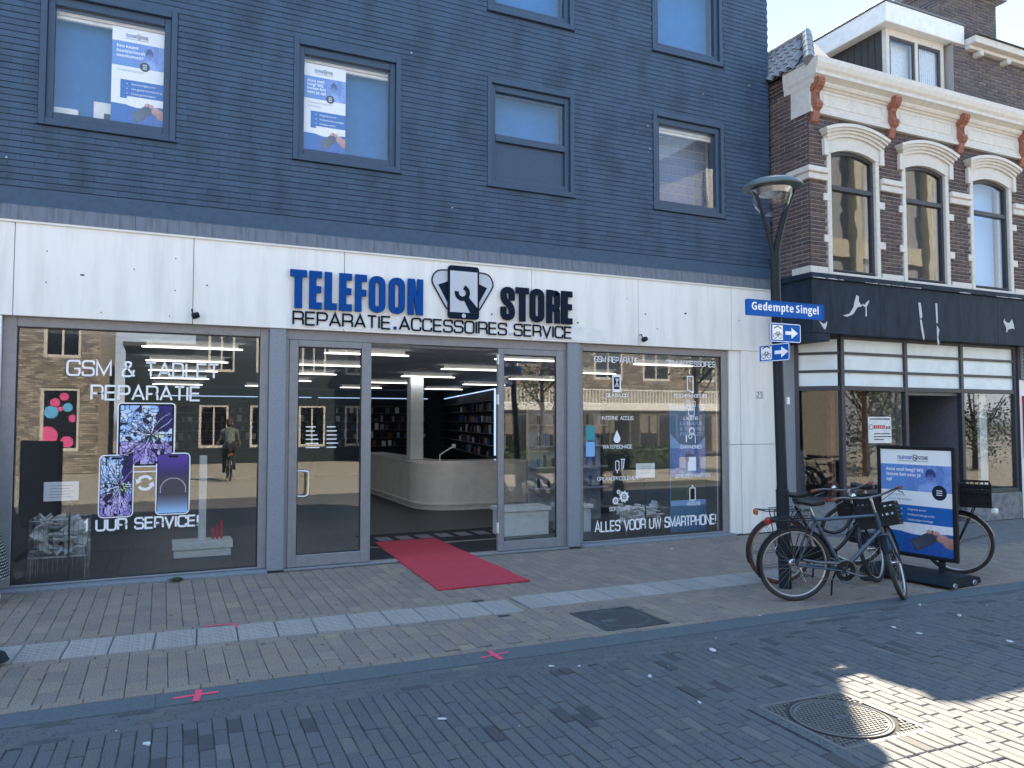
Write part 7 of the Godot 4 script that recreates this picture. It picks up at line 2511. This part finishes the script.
func make_interior() -> void:
	var b := B.new()
	b.cbx(4.42, 4.68, 0.93, 2.619, -5.62, -5.36, 0.006)
	part(shop, "column", b, M.plinth_white)
	b = B.new()
	b.bx(-1.75, -1.6, 0.003, 2.62, -14.3, -0.31)
	b.bx(8.15, 8.31, 0.003, 2.62, -14.3, -0.31)
	part(shop, "inner_wall", b, M.shop_wall)
	# strip lights
	var rows := [-0.7, -2.95, -5.28, -7.95, -10.85]
	var nth := ["first", "second", "third", "fourth", "fifth"]
	for r in 5:
		for c in 4:
			var x: float = [0.32, 2.4, 4.75, 7.05][c]
			var z: float = rows[r]
			var t := thing("ceiling_light", "slim white ceiling strip light, %s from the shop front, %s column from the left" % [nth[r], nth[c]], "ceiling light", Vector3(x, 2.62, z), "strip lights on the shop ceiling")
			b = B.new()
			b.cbx(x - 0.5, x + 0.5, 2.556, 2.619, z - 0.01, z + 0.01, 0.003)
			part(t, "housing", b, M.white_soft)
			b = B.new()
			b.bx(x - 0.55, x + 0.55, 2.54, 2.556, z - 0.022, z + 0.022)
			part(t, "light_tube", b, M.tube_white)
			var l := AreaLight3D.new()
			l.name = "strip_light"
			l.area_size = Vector2(1.1, 0.044)
			l.light_energy = 0.07
			l.light_color = Color(0.95, 0.97, 1.0)
			l.shadow_enabled = true
			t.add_child(l)
			l.rotation_degrees = Vector3(-90, 0, 0)
			l.position = Vector3(0, -0.084, 0)
	# counter
	var t := thing("shop_counter", "white glossy shop counter with rounded corner seen through the open door", "counter", Vector3(5.0, 0, -5.2))
	var path := [Vector3(4.42, 9.2, 0), Vector3(4.42, 4.52, 1), Vector3(6.5, 4.5, 0)]
	var pl := rounded(path, 0.85, false, 28)
	b = B.new()
	b.stroke(pl, 0.05, 0.1, 0.88, PLAN)
	part(t, "front_panel", b, M.counter_white)
	var off := func(d: float) -> Array: return rounded([Vector3(4.42 + d, 9.2, 0), Vector3(4.42 + d, 4.52 + d, 1), Vector3(6.5, 4.5 + d, 0)], 0.85, false, 28)
	b = B.new()
	b.stroke(off.call(0.02), 0.05, 0.004, 0.1, PLAN)
	part(t, "kick_board", b, M.counter_white)
	b = B.new()
	b.stroke(off.call(-0.02), 0.04, 0.1, 0.14, PLAN)
	part(t, "foot_ledge", b, M.counter_white)
	b = B.new()
	b.stroke(off.call(0.22), 0.54, 0.88, 0.925, PLAN)
	part(t, "top", b, M.counter_white)
	t = thing("phone_holder", "small white security arm holding a phone on the shop counter", "phone holder", Vector3(4.85, 0.925, -4.75))
	b = B.new()
	b.tube([Vector3(4.8, 0.925, -4.72), Vector3(4.8, 1.04, -4.72), Vector3(5.08, 1.2, -4.72)], 0.014, 8)
	part(t, "arm", b, M.white_soft)
	b = B.new()
	b.cbx(5.04, 5.12, 1.17, 1.24, -4.74, -4.7, 0.01)
	part(t, "clip", b, M.white_soft)
	# display walls with blue light edges
	display_wall("dark accessory wall with blue light strip behind the shop counter", Vector3(6.45, 0, -5.9), Vector3(8.05, 0, -13.6), true)
	display_wall("dark accessory wall with blue light strip across the back of the shop", Vector3(4.2, 0, -13.9), Vector3(7.6, 0, -13.9), false)
	display_wall("dark accessory wall with blue light strip at the back left of the shop", Vector3(0.0, 0, -13.7), Vector3(4.0, 0, -13.9), false)
	# doormat and its lighter woven bars
	t = thing("door_mat", "black ribbed entrance mat with metal edge inside the open shop door", "door mat", Vector3(3.2, 0, -0.55))
	b = B.new()
	b.bx(2.3, 4.9, 0.003, 0.009, -1.0, -0.11)
	part(t, "mat", b, M.grey_mat)
	for z in [-1.01, -0.1]:
		b = B.new()
		b.bx(2.3, 4.9, 0.003, 0.012, z - 0.02, z + 0.02)
		part(t, "edge_strip", b, M.steel)
	t = thing("shop_mat", "dark printed runner on the shop floor behind the entrance mat", "mat", Vector3(4.0, 0, -1.7))
	b = B.new()
	b.bx(2.6, 5.6, 0.003, 0.008, -2.15, -1.2)
	part(t, "mat", b, M.grey_mat)
	for k in 9:
		b = B.new()
		b.bx(2.8 + k * 0.3, 3.0 + k * 0.3, 0.008, 0.0095, -1.85, -1.5)
		part(t, "woven_mark", b, M.alu_dark)
	# big left window: wire basket of boxed cases, notice, white plinth
	wire_basket(Vector3(-0.97, 0, -0.55), 0.54, 0.4, 0.64, 0.26, 78, "wire bin heaped with boxed phone cases in the corner of the left window", "left window bin")
	t = thing("notice_board", "small white notice on a thin black stand behind the left window", "notice", Vector3(-0.95, 0, -0.28))
	b = B.new()
	b.cbx(-1.11, -0.79, 0.85, 1.05, -0.3, -0.295, 0.001)
	part(t, "sheet", b, M.paper)
	b = B.new()
	for k in 5: b.stroke([Vector2(-1.06, 1.01 - k * 0.03), Vector2(-0.84 - 0.03 * (k % 2), 1.01 - k * 0.03)], 0.006, -0.2948, -0.2942)
	part(t, "print", b, M.print_grey)
	b = B.new()
	b.tube([Vector3(-0.87, 0, -0.31), Vector3(-0.87, 0.85, -0.31)], 0.01, 6)
	b.bx(-0.97, -0.77, 0, 0.01, -0.41, -0.21)
	part(t, "stand", b, M.plastic_black)
	t = thing("display_plinth", "low white plinth carrying a tall pale post behind the left window", "plinth", Vector3(0.48, 0, -1.25))
	b = B.new()
	b.cbx(0.16, 0.82, 0.003, 0.1, -1.6, -1.25, 0.006)
	b.cbx(0.14, 0.84, 0.1, 0.19, -1.62, -1.23, 0.006)
	part(t, "base", b, M.plinth_white)
	b = B.new()
	b.cbx(0.44, 0.53, 0.19, 1.25, -1.5, -1.4, 0.006)
	part(t, "post", b, M.plinth_white)
	b = B.new()
	for k in 3: b.cbx(0.6 + k * 0.05, 0.63 + k * 0.05, 0.19, 0.34 + 0.04 * k, -1.45, -1.42, 0.004)
	part(t, "red_holder", b, M.print_red)
	# behind the right door leaf and the right window
	for q in [[4.5, 5.3, -1.15, "low pale plinth behind the right door leaf"], [5.5, 6.0, -1.1, "low pale plinth in the left corner of the right window"]]:
		t = thing("display_plinth", q[3], "plinth", Vector3((q[0] + q[1]) / 2, 0, q[2]))
		b = B.new()
		b.cbx(q[0] + 0.03, q[1] - 0.03, 0.003, 0.36, q[2] - 0.4, q[2], 0.006)
		part(t, "base", b, M.plinth_white)
		b = B.new()
		b.cbx(q[0], q[1], 0.36, 0.42, q[2] - 0.43, q[2] + 0.03, 0.006)
		part(t, "top", b, M.plinth_white)
	wire_basket(Vector3(6.5, 0, -0.6), 0.75, 0.42, 0.4, 0.2, 50, "wire bin of boxed phone cases at the foot of the right window", "right window bin")
	t = thing("notice_board", "white notice sheet on a slim stand in the middle of the right window", "notice", Vector3(6.45, 0, -0.3))
	b = B.new()
	b.cbx(6.25, 6.58, 0.86, 1.07, -0.3, -0.295, 0.001)
	part(t, "sheet", b, M.paper)
	b = B.new()
	for k in 4: b.stroke([Vector2(6.33, 1.02 - k * 0.03), Vector2(6.5, 1.02 - k * 0.03)], 0.006, -0.2948, -0.2942)
	part(t, "print", b, M.print_grey)
	b = B.new()
	b.tube([Vector3(6.42, 0, -0.31), Vector3(6.42, 0.86, -0.31)], 0.01, 6)
	b.bx(6.32, 6.52, 0, 0.01, -0.41, -0.21)
	part(t, "stand", b, M.plastic_black)
	# blue poster board
	t = thing("window_poster", "tall blue advertising board with white lettering at the right end of the right window", "poster", Vector3(7.2, 0, -0.35))
	b = B.new()
	b.bx(6.9, 7.55, 0.03, 1.93, -0.36, -0.35)
	part(t, "board", b, M.print_sky)
	b = B.new()
	b.prism(PackedVector2Array([Vector2(6.9, 1.93), Vector2(7.55, 1.93), Vector2(7.55, 1.45), Vector2(7.42, 1.33), Vector2(7.25, 1.3), Vector2(7.05, 1.35), Vector2(6.9, 1.5)]), -0.3498, -0.349)
	b.bx(6.9, 7.55, 0.03, 0.42, -0.3498, -0.349)
	part(t, "print", b, M.print_blue_green)
	for q in [["LEBARA", 1.62], ["& SIM ONLY", 1.54], ["PREPAID", 1.46]]:
		var o := txt(t, "lettering", q[0], 0.055, Transform3D(Basis(), Vector3(7.08, q[1], -0.3485)), M.print_sky, true)
		fit_width(o, 0.42 if q[0] != "& SIM ONLY" else 0.46)
	b = B.new()
	b.bx(6.9, 7.55, 0.5, 0.85, -0.3498, -0.3494)
	part(t, "print_hedge", b, M.leaf)
	b = B.new()
	b.uvquad(Vector3(6.9, 0.85, -0.3494), Vector3(7.55, 0.85, -0.3494), Vector3(7.55, 1.28, -0.3494), Vector3(6.9, 1.28, -0.3494))
	part(t, "photo", b, photo_print("portrait"))
	# shelf unit with phones seen in the right window
	t = thing("phone_shelf", "grey shelf unit of boxed phones standing inside behind the right window", "shelf", Vector3(6.3, 0, -2.3))
	b = B.new()
	b.cbx(5.55, 6.95, 0.0, 2.0, -2.5, -2.42, 0.004)
	part(t, "back", b, M.grey_plaster)
	for y in [0.55, 0.9, 1.25, 1.6, 1.95]:
		b = B.new()
		b.cbx(5.55, 6.95, y, y + 0.025, -2.42, -2.18, 0.003)
		part(t, "shelf_board", b, M.grey_plaster)
	var k := 0
	var ny := -1
	for y in [0.575, 0.925, 1.275, 1.625]:
		var x := 5.65
		var nx := -1
		ny += 1
		while x < 6.85:
			nx += 1
			b = B.new()
			b.cbx(x, x + 0.05, y, y + R.randf_range(0.13, 0.2), -2.3, -2.28, 0.003)
			single("boxed_phone", b, [M.print_navy, M.plastic_black, M.print_blue][k % 3], "%s boxed phone case, %s from the left on the %s shelf of the grey unit" % [["navy", "black", "blue"][k % 3], nth_word(nx), nth_word(ny)], "phone case", "cases on the grey shelf")
			x += R.randf_range(0.09, 0.2)
			k += 1

func display_wall(label: String, a: Vector3, e: Vector3, post: bool) -> void:
	var t := thing("display_wall", label, "display wall", (a + e) / 2)
	var d := (e - a).normalized()
	var n := d.cross(Vector3.UP)
	if n.dot(CAM - a) < 0: n = -n
	var bs := Basis(d, Vector3.UP, d.cross(Vector3.UP))
	var L := (e - a).length()
	var P := func(u: float, y: float, o: float) -> Vector3: return a + d * u + Vector3.UP * y + n * o
	var b := B.new()
	b.box(P.call(L / 2, 1.2, -0.05), Vector3(L, 2.3, 0.08), bs)
	part(t, "panel", b, M.display_dark)
	b = B.new()
	b.box(P.call(L / 2, 2.365, 0.0), Vector3(L, 0.022, 0.03), bs)
	part(t, "light_strip", b, M.led_blue)
	if post:
		b = B.new()
		b.box(P.call(0.0, 1.65, 0.0), Vector3(0.035, 1.41, 0.035), bs)
		part(t, "light_strip", b, M.led_blue)
	b = B.new()
	for y in [0.9, 1.15, 1.4, 1.65, 1.9, 2.12]:
		b.box(P.call(L / 2, y, 0.05), Vector3(L - 0.2, 0.015, 0.16), bs)
	part(t, "shelf", b, M.alu_dark)
	var rowk := -1
	for y in [0.91, 1.16, 1.41, 1.66, 1.91]:
		var u := 0.2
		var k := 0
		rowk += 1
		while u < minf(L - 0.2, 4.4):
			var w := R.randf_range(0.05, 0.13)
			var h := R.randf_range(0.1, 0.2)
			b = B.new()
			b.cbox(P.call(u + w / 2, y + h / 2, 0.06), Vector3(w, h, 0.04), 0.003, bs)
			var hue := R.randi_range(0, 6)
			var m: Material = [M.print_navy, M.paper, M.print_grey, M.wood_brown, M.alu_dark, M.print_blue, M.plastic_black][hue]
			var spot := "behind the counter" if label.contains("behind") else ("across the back" if label.contains("across") else "at the back left")
			single("accessory_box", b, m, "%s package, %s along the %s shelf of the accessory wall %s" % [["navy", "white", "grey", "brown", "dark grey", "blue", "black"][hue], nth_word(k), nth_word(rowk), spot], "package", "accessories on the display walls")
			u += w + R.randf_range(0.04, 0.28)
			k += 1

func nth_word(i: int) -> String:
	var w := ["first", "second", "third", "fourth", "fifth", "sixth", "seventh", "eighth", "ninth", "tenth", "eleventh", "twelfth", "thirteenth", "fourteenth", "fifteenth", "sixteenth", "seventeenth", "eighteenth", "nineteenth", "twentieth"]
	return w[i] if i < 20 else "twenty-" + w[i - 20]

func wire_basket(at: Vector3, w: float, d: float, h: float, floor_y: float, n: int, label: String, where: String) -> void:
	var t := thing("wire_bin", label, "wire bin", at)
	var b := B.new()
	for y in [floor_y, (h + floor_y) / 2, h]:
		for s in [-1.0, 1.0]:
			b.tube([at + Vector3(-w / 2, y, s * d / 2), at + Vector3(w / 2, y, s * d / 2)], 0.005, 5)
			b.tube([at + Vector3(s * w / 2, y, -d / 2), at + Vector3(s * w / 2, y, d / 2)], 0.005, 5)
	part(t, "rim", b, M.steel)
	b = B.new()
	for i in 13:
		for s in [-1.0, 1.0]:
			b.tube([at + Vector3(w * (i / 12.0 - 0.5), 0.1, s * d / 2), at + Vector3(w * (i / 12.0 - 0.5), h, s * d / 2)], 0.0025, 4)
	for i in 9:
		for s in [-1.0, 1.0]:
			b.tube([at + Vector3(s * w / 2, 0.1, d * (i / 8.0 - 0.5)), at + Vector3(s * w / 2, h, d * (i / 8.0 - 0.5))], 0.0025, 4)
	part(t, "wire_mesh", b, M.steel)
	b = B.new()
	for sx in [-1.0, 1.0]:
		for sz in [-1.0, 1.0]:
			b.tube([at + Vector3(sx * (w / 2 - 0.02), 0.005, sz * (d / 2 - 0.02)), at + Vector3(sx * (w / 2 - 0.02), floor_y, sz * (d / 2 - 0.02))], 0.008, 6)
	b.bx(at.x - w / 2, at.x + w / 2, floor_y - 0.012, floor_y - 0.006, at.z - d / 2, at.z + d / 2)
	part(t, "leg_frame", b, M.steel)
	for i in n:
		b = B.new()
		var f := float(i) / n
		var p := at + Vector3(R.randf_range(-0.5, 0.5) * (w - 0.12), floor_y + 0.03 + f * (h - floor_y) * 0.95, R.randf_range(-0.5, 0.5) * (d - 0.12))
		b.cbox(p, Vector3(0.09, 0.15, 0.018), 0.003, Basis.from_euler(Vector3(R.randf_range(0.4, 1.6), R.randf() * TAU, R.randf() * TAU)))
		single("case_box", b, [M.paper, M.white_soft, M.plinth_white, M.plinth_white, M.sign_grey][i % 5], "%s boxed phone case lying in the %s part of the %s" % [["paper white", "bright white", "pale grey", "pale grey", "blue grey"][i % 5], "bottom" if f < 0.33 else ("middle" if f < 0.67 else "top"), where], "phone case", "cases in the " + where)


# ---------------------------------------------------------------- the other side of the street (seen in the glass)
func far_window(p: Node3D, x0: float, x1: float, y0: float, y1: float, z: float, lined := true) -> void:
	var w := holder(p, "window")
	var b := B.new()
	frame_bars(b, x0, x1, y0, y1, 0.09, 0.09, 0.1, 0.09, z - 0.03, z + 0.1, 0.006)
	if lined: b.cbx((x0 + x1) / 2 - 0.03, (x0 + x1) / 2 + 0.03, y0 + 0.1, y1 - 0.09, z, z + 0.08, 0.004)
	part(w, "frame", b, M.white_trim)
	b = B.new()
	b.bx(x0 + 0.09, x1 - 0.09, y0 + 0.1, y1 - 0.09, z + 0.04, z + 0.046)
	part(w, "pane", b, M.glass_clear)

func make_opposite() -> void:
	# corner house
	var t := thing("corner_house", "sunlit tan brick corner house opposite with white window jambs, mirrored in the left shop window", "house", Vector3(-6, 0, 19))
	var holes := [[-3.5, -2.4, 0.7, 2.72], [-6.0, -4.9, 0.7, 2.72], [-3.45, -2.4, 3.68, 5.6], [-6.0, -4.95, 3.68, 5.6], [-8.6, -7.5, 3.68, 5.6], [-8.6, -7.5, 0.0, 2.72], [-3.45, -2.4, 6.6, 8.2], [-6.0, -4.95, 6.6, 8.2]]
	var b := B.new()
	slab_with_holes(b, -14.0, -1.85, 0.0, 9.5, 18.82, 19.1, holes)
	b.bx(-2.1, -1.85, 0, 9.5, 19.1, 27)
	b.bx(-14, -13.7, 0, 9.5, 19.1, 27)
	var w := part(t, "wall", b, M.tan_mortar)
	var tones := [Color(0.38, 0.325, 0.28), Color(0.3, 0.255, 0.225), Color(0.47, 0.41, 0.35), Color(0.23, 0.2, 0.18)]
	var flip := []
	for h in holes: flip.append([-h[1], -h[0], h[2], h[3]])
	lay(w, "brick", brick_rows(1.86, 9.2, 0.0, 9.4, flip, 0.215, 0.06, 0.012, 0.012, func() -> int: return R.randi_range(0, 3)), M.tan_brick, Vector2(0.215, 0.06), 0.015, 0.004, tones, 0.002, 0.0, Transform3D(Basis(), Vector3(0, 0, 18.805)) * FACING_BACK, 0)
	b = B.new()
	b.bx(-13.7, -2.1, 0, 9.4, 21.5, 21.6)
	b.bx(-13.7, -2.1, 3.0, 3.2, 19.1, 21.5)
	b.bx(-13.7, -2.1, 6.1, 6.3, 19.1, 21.5)
	part(t, "inner_wall", b, M.room_dark)
	b = B.new()
	b.bx(-14.2, -1.7, 9.5, 9.75, 18.6, 27.2)
	part(t, "roof", b, M.slate)
	for h in holes: far_window(t, h[0], h[1], h[2], h[3], 18.86, h[2] > 3.0)
	var k := 0
	for q in [[-2.85, 2.45, 0.13, 0], [-3.1, 2.25, 0.14, 0], [-2.75, 2.1, 0.14, 1], [-2.95, 2.05, 0.08, 0], [-3.2, 1.95, 0.2, 1], [-2.6, 1.75, 0.12, 0], [-3.3, 1.2, 0.3, 0], [-2.75, 1.0, 0.18, 0]]:
		b = B.new()
		b.prism(PackedVector2Array(arc(Vector2(q[0], q[1]), q[2], 0, TAU * 0.97, 20)), 18.888, 18.892)
		part(t, "window_dot", b, M.pink if q[3] == 0 else M.sky_dot)
	# long shop row opposite
	t = thing("shop_row", "sunlit brick row opposite with white first-floor railing and canopy, mirrored in the shop doors", "building", Vector3(14, 0, 20))
	holes = []
	for i in 7: holes.append([9.6 + i * 2.6, 11.1 + i * 2.6, 3.5, 5.1])
	for i in 7: holes.append([9.4 + i * 2.6, 11.6 + i * 2.6, 0.1, 2.0])
	b = B.new()
	slab_with_holes(b, 9.1, 27.0, 0.0, 7.6, 20.02, 20.3, holes)
	b.bx(9.1, 9.4, 0, 7.6, 20.3, 30)
	b.bx(9.4, 27, 0, 7.5, 22.0, 22.1)
	w = part(t, "wall", b, M.tan_mortar)
	flip = []
	for h in holes: flip.append([-h[1], -h[0], h[2], h[3]])
	lay(w, "brick", brick_rows(-27.0, -9.1, 2.9, 7.5, flip, 0.43, 0.12, 0.014, 0.014, func() -> int: return R.randi_range(0, 3)), M.tan_brick, Vector2(0.43, 0.12), 0.015, 0.004, [Color(0.29, 0.25, 0.215), Color(0.24, 0.205, 0.18), Color(0.33, 0.285, 0.245), Color(0.19, 0.165, 0.15)], 0.002, 0.0, Transform3D(Basis(), Vector3(0, 0, 20.005)) * FACING_BACK, 0)
	for i in 7: far_window(t, holes[i][0], holes[i][1], holes[i][2], holes[i][3], 20.04)
	for i in range(7, 14): far_window(t, holes[i][0], holes[i][1], holes[i][2], holes[i][3], 20.1)
	b = B.new()
	b.cbx(9.1, 27.0, 2.1, 2.42, 18.4, 20.0, 0.02)
	part(t, "canopy", b, M.white_soft)
	b = B.new()
	var x := 9.2
	while x < 27:
		b.bx(x, x + 0.05, 2.42, 2.95, 18.45, 18.48)
		x += 0.16
	b.bx(9.1, 27.0, 2.95, 3.0, 18.43, 18.5)
	part(t, "railing", b, M.white_soft)
	b = B.new()
	b.bx(9.0, 27.0, 7.6, 7.8, 19.8, 30)
	part(t, "roof", b, M.slate)
	# gabled brick block further right
	t = thing("gable_house", "tall pale brick gable opposite, mirrored in the upper right window of the shop", "house", Vector3(22, 0, 24))
	b = B.new()
	b.prism(PackedVector2Array([Vector2(18.5, 0), Vector2(25.75, 0), Vector2(25.75, 14.8), Vector2(22.4, 13.5), Vector2(18.5, 12.0)]), 22.6, 30)
	w = part(t, "wall", b, M.tan_mortar)
	b = B.new()
	b.bx(25.75, 26.4, 7.0, 14.9, 22.4, 23.5)
	part(t, "downpipe_panel", b, M.white_soft)
	# yellow and grey apartment block
	t = thing("apartment_block", "grey apartment block opposite with pale yellow pilasters, mirrored in the old house's windows", "building", Vector3(34, 0, 25))
	b = B.new()
	b.bx(27.2, 41.0, 0, 17.5, 22.0, 30.0)
	part(t, "wall", b, M.grey_plaster)
	for i in 5:
		b = B.new()
		b.bx(28.0 + i * 2.9, 28.5 + i * 2.9, 4.0, 17.4, 21.5, 22.0)
		part(t, "pilaster", b, M.yellow_plaster)
	for i in 4:
		for y in [10.5, 16.4]:
			b = B.new()
			b.bx(28.5 + i * 2.9, 30.9 + i * 2.9, y, y + 1.0, 21.8, 21.99)
			part(t, "spandrel", b, M.yellow_plaster)
	# terrace closing the side street, its shade put into the wall colour
	t = thing("shade_toned_terrace", "side street terrace with shade put into its dark colour, mirrored behind the window lettering", "house", Vector3(3, 0, 24))
	var hs := []
	for i in 5: hs.append([-0.6 + i * 1.9, 0.5 + i * 1.9, 0.6, 2.3])
	for i in 4: hs.append([1.6 + i * 1.8, 2.6 + i * 1.8, 3.6, 5.2])
	b = B.new()
	slab_with_holes(b, -1.3, 9.0, 0, 4.5, 23, 23.3, hs)
	slab_with_holes(b, 1.2, 9.0, 4.5, 8.0, 23, 23.3, hs)
	part(t, "wall", b, M.far_shade_tone)
	b = B.new()
	b.bx(-1.3, 9.0, 0, 4.4, 24.5, 24.6)
	b.bx(1.2, 9.0, 4.4, 7.9, 24.5, 24.6)
	part(t, "inner_wall", b, M.room_dark)
	b = B.new()
	b.bx(-1.4, 1.2, 4.5, 4.65, 22.8, 30)
	b.bx(1.2, 9.1, 8.0, 8.15, 22.8, 30)
	part(t, "roof", b, M.slate)
	for q in hs: far_window(t, q[0], q[1], q[2], q[3], 23.05)
	# two street trees
	for q in [[15.5, 10.5, 6.5], [19.5, 8.8, 6.0], [11.5, 13.5, 5.5]]:
		street_tree(Vector3(q[0], 0, q[1]), q[2])
	for q in [[20.5, 9.6, 3.4], [23.2, 10.6, 3.8], [25.5, 9.4, 3.2]]:
		street_tree(Vector3(q[0], 0, q[1]), q[2], 0.45)
	for i in 3:
		hedge(Vector3(10.5 + i * 2.6, 0, 13.0 + i * 0.15), "clipped green hedge across the road, %s from the left, mirrored in the shop glass" % ["first", "second", "third"][i])

func street_tree(at: Vector3, h: float, up := 0.68) -> void:
	var t := thing("street_tree", ("tall" if up > 0.5 else "low bushy") + " street tree across the road, %s" % ("nearest the corner" if h < 6.0 and up > 0.5 else ("middle one" if h > 6.2 or (h > 3.3 and h < 3.6) else ("furthest along" if h > 3.6 else "last in its row"))), "tree", at, "trees across the road")
	var b := B.new()
	b.tube([at, at + Vector3(0.03, h * 0.3, 0.02), at + Vector3(0.0, h * 0.62, 0.05)], 0.11, 9, false, 0.05)
	for i in 7:
		var a := TAU * i / 7.0 + R.randf()
		var s := at + Vector3(0, h * R.randf_range(0.35, 0.58), 0)
		b.tube([s, s + Vector3(cos(a) * 0.5, 0.5, sin(a) * 0.5), s + Vector3(cos(a) * 1.0, 1.3, sin(a) * 1.0)], 0.04, 6, false, 0.012)
	part(t, "trunk", b, M.bark)
	b = B.new()
	for c in 60:
		var d := Vector3(R.randfn(0, 0.5), R.randfn(0, 0.45), R.randfn(0, 0.5))
		var cc := at + Vector3(0, h * up, 0) + d * 1.5
		for i in 42:
			var p := cc + Vector3(R.randfn(0, 0.22), R.randfn(0, 0.2), R.randfn(0, 0.22))
			var bs := Basis.from_euler(Vector3(R.randf() * TAU, R.randf() * TAU, R.randf() * TAU))
			var g := R.randf_range(0.75, 1.3)
			b.col = Color(0.055 * g, 0.085 * g, 0.03 * g)
			b.quad(p - bs.x * 0.06, p - bs.y * 0.03, p + bs.x * 0.06, p + bs.y * 0.03)
	part(t, "crown", b, M.foliage)

func hedge(at: Vector3, label: String) -> void:
	var t := thing("hedge", label, "hedge", at, "hedges across the road")
	var b := B.new()
	b.cbox(at + Vector3(0, 0.35, 0), Vector3(2.2, 0.7, 0.45), 0.05)
	part(t, "core", b, M.leaf)
	b = B.new()
	for i in 1500:
		var p := at + Vector3(R.randf_range(-1.15, 1.15), R.randf_range(0.05, 0.85), R.randf_range(-0.28, 0.28))
		var bs := Basis.from_euler(Vector3(R.randf() * TAU, R.randf() * TAU, R.randf() * TAU))
		var g := R.randf_range(0.7, 1.4)
		b.col = Color(0.07 * g, 0.1 * g, 0.03 * g)
		b.quad(p - bs.x * 0.045, p - bs.y * 0.025, p + bs.x * 0.045, p + bs.y * 0.025)
	part(t, "foliage", b, M.foliage)


func _ready() -> void:
	R.seed = 20240611
	make_world()
	make_materials()
	make_ground()
	make_shop()
	make_house()
	make_tall_house()
	make_opposite()
	make_covers()
	make_sign()
	make_lamp()
	make_pavement_sign(Vector3(7.39, 0, 3.34), -1.461, "black framed pavement sign with blue printed poster between the bicycles")
	make_pavement_sign(Vector3(-1.47, 0, 2.86), 0.9, "second pavement sign whose dark base just enters at the left edge")
	make_bikes()
	make_interior()
	make_posters()
	make_marks()
	make_people()
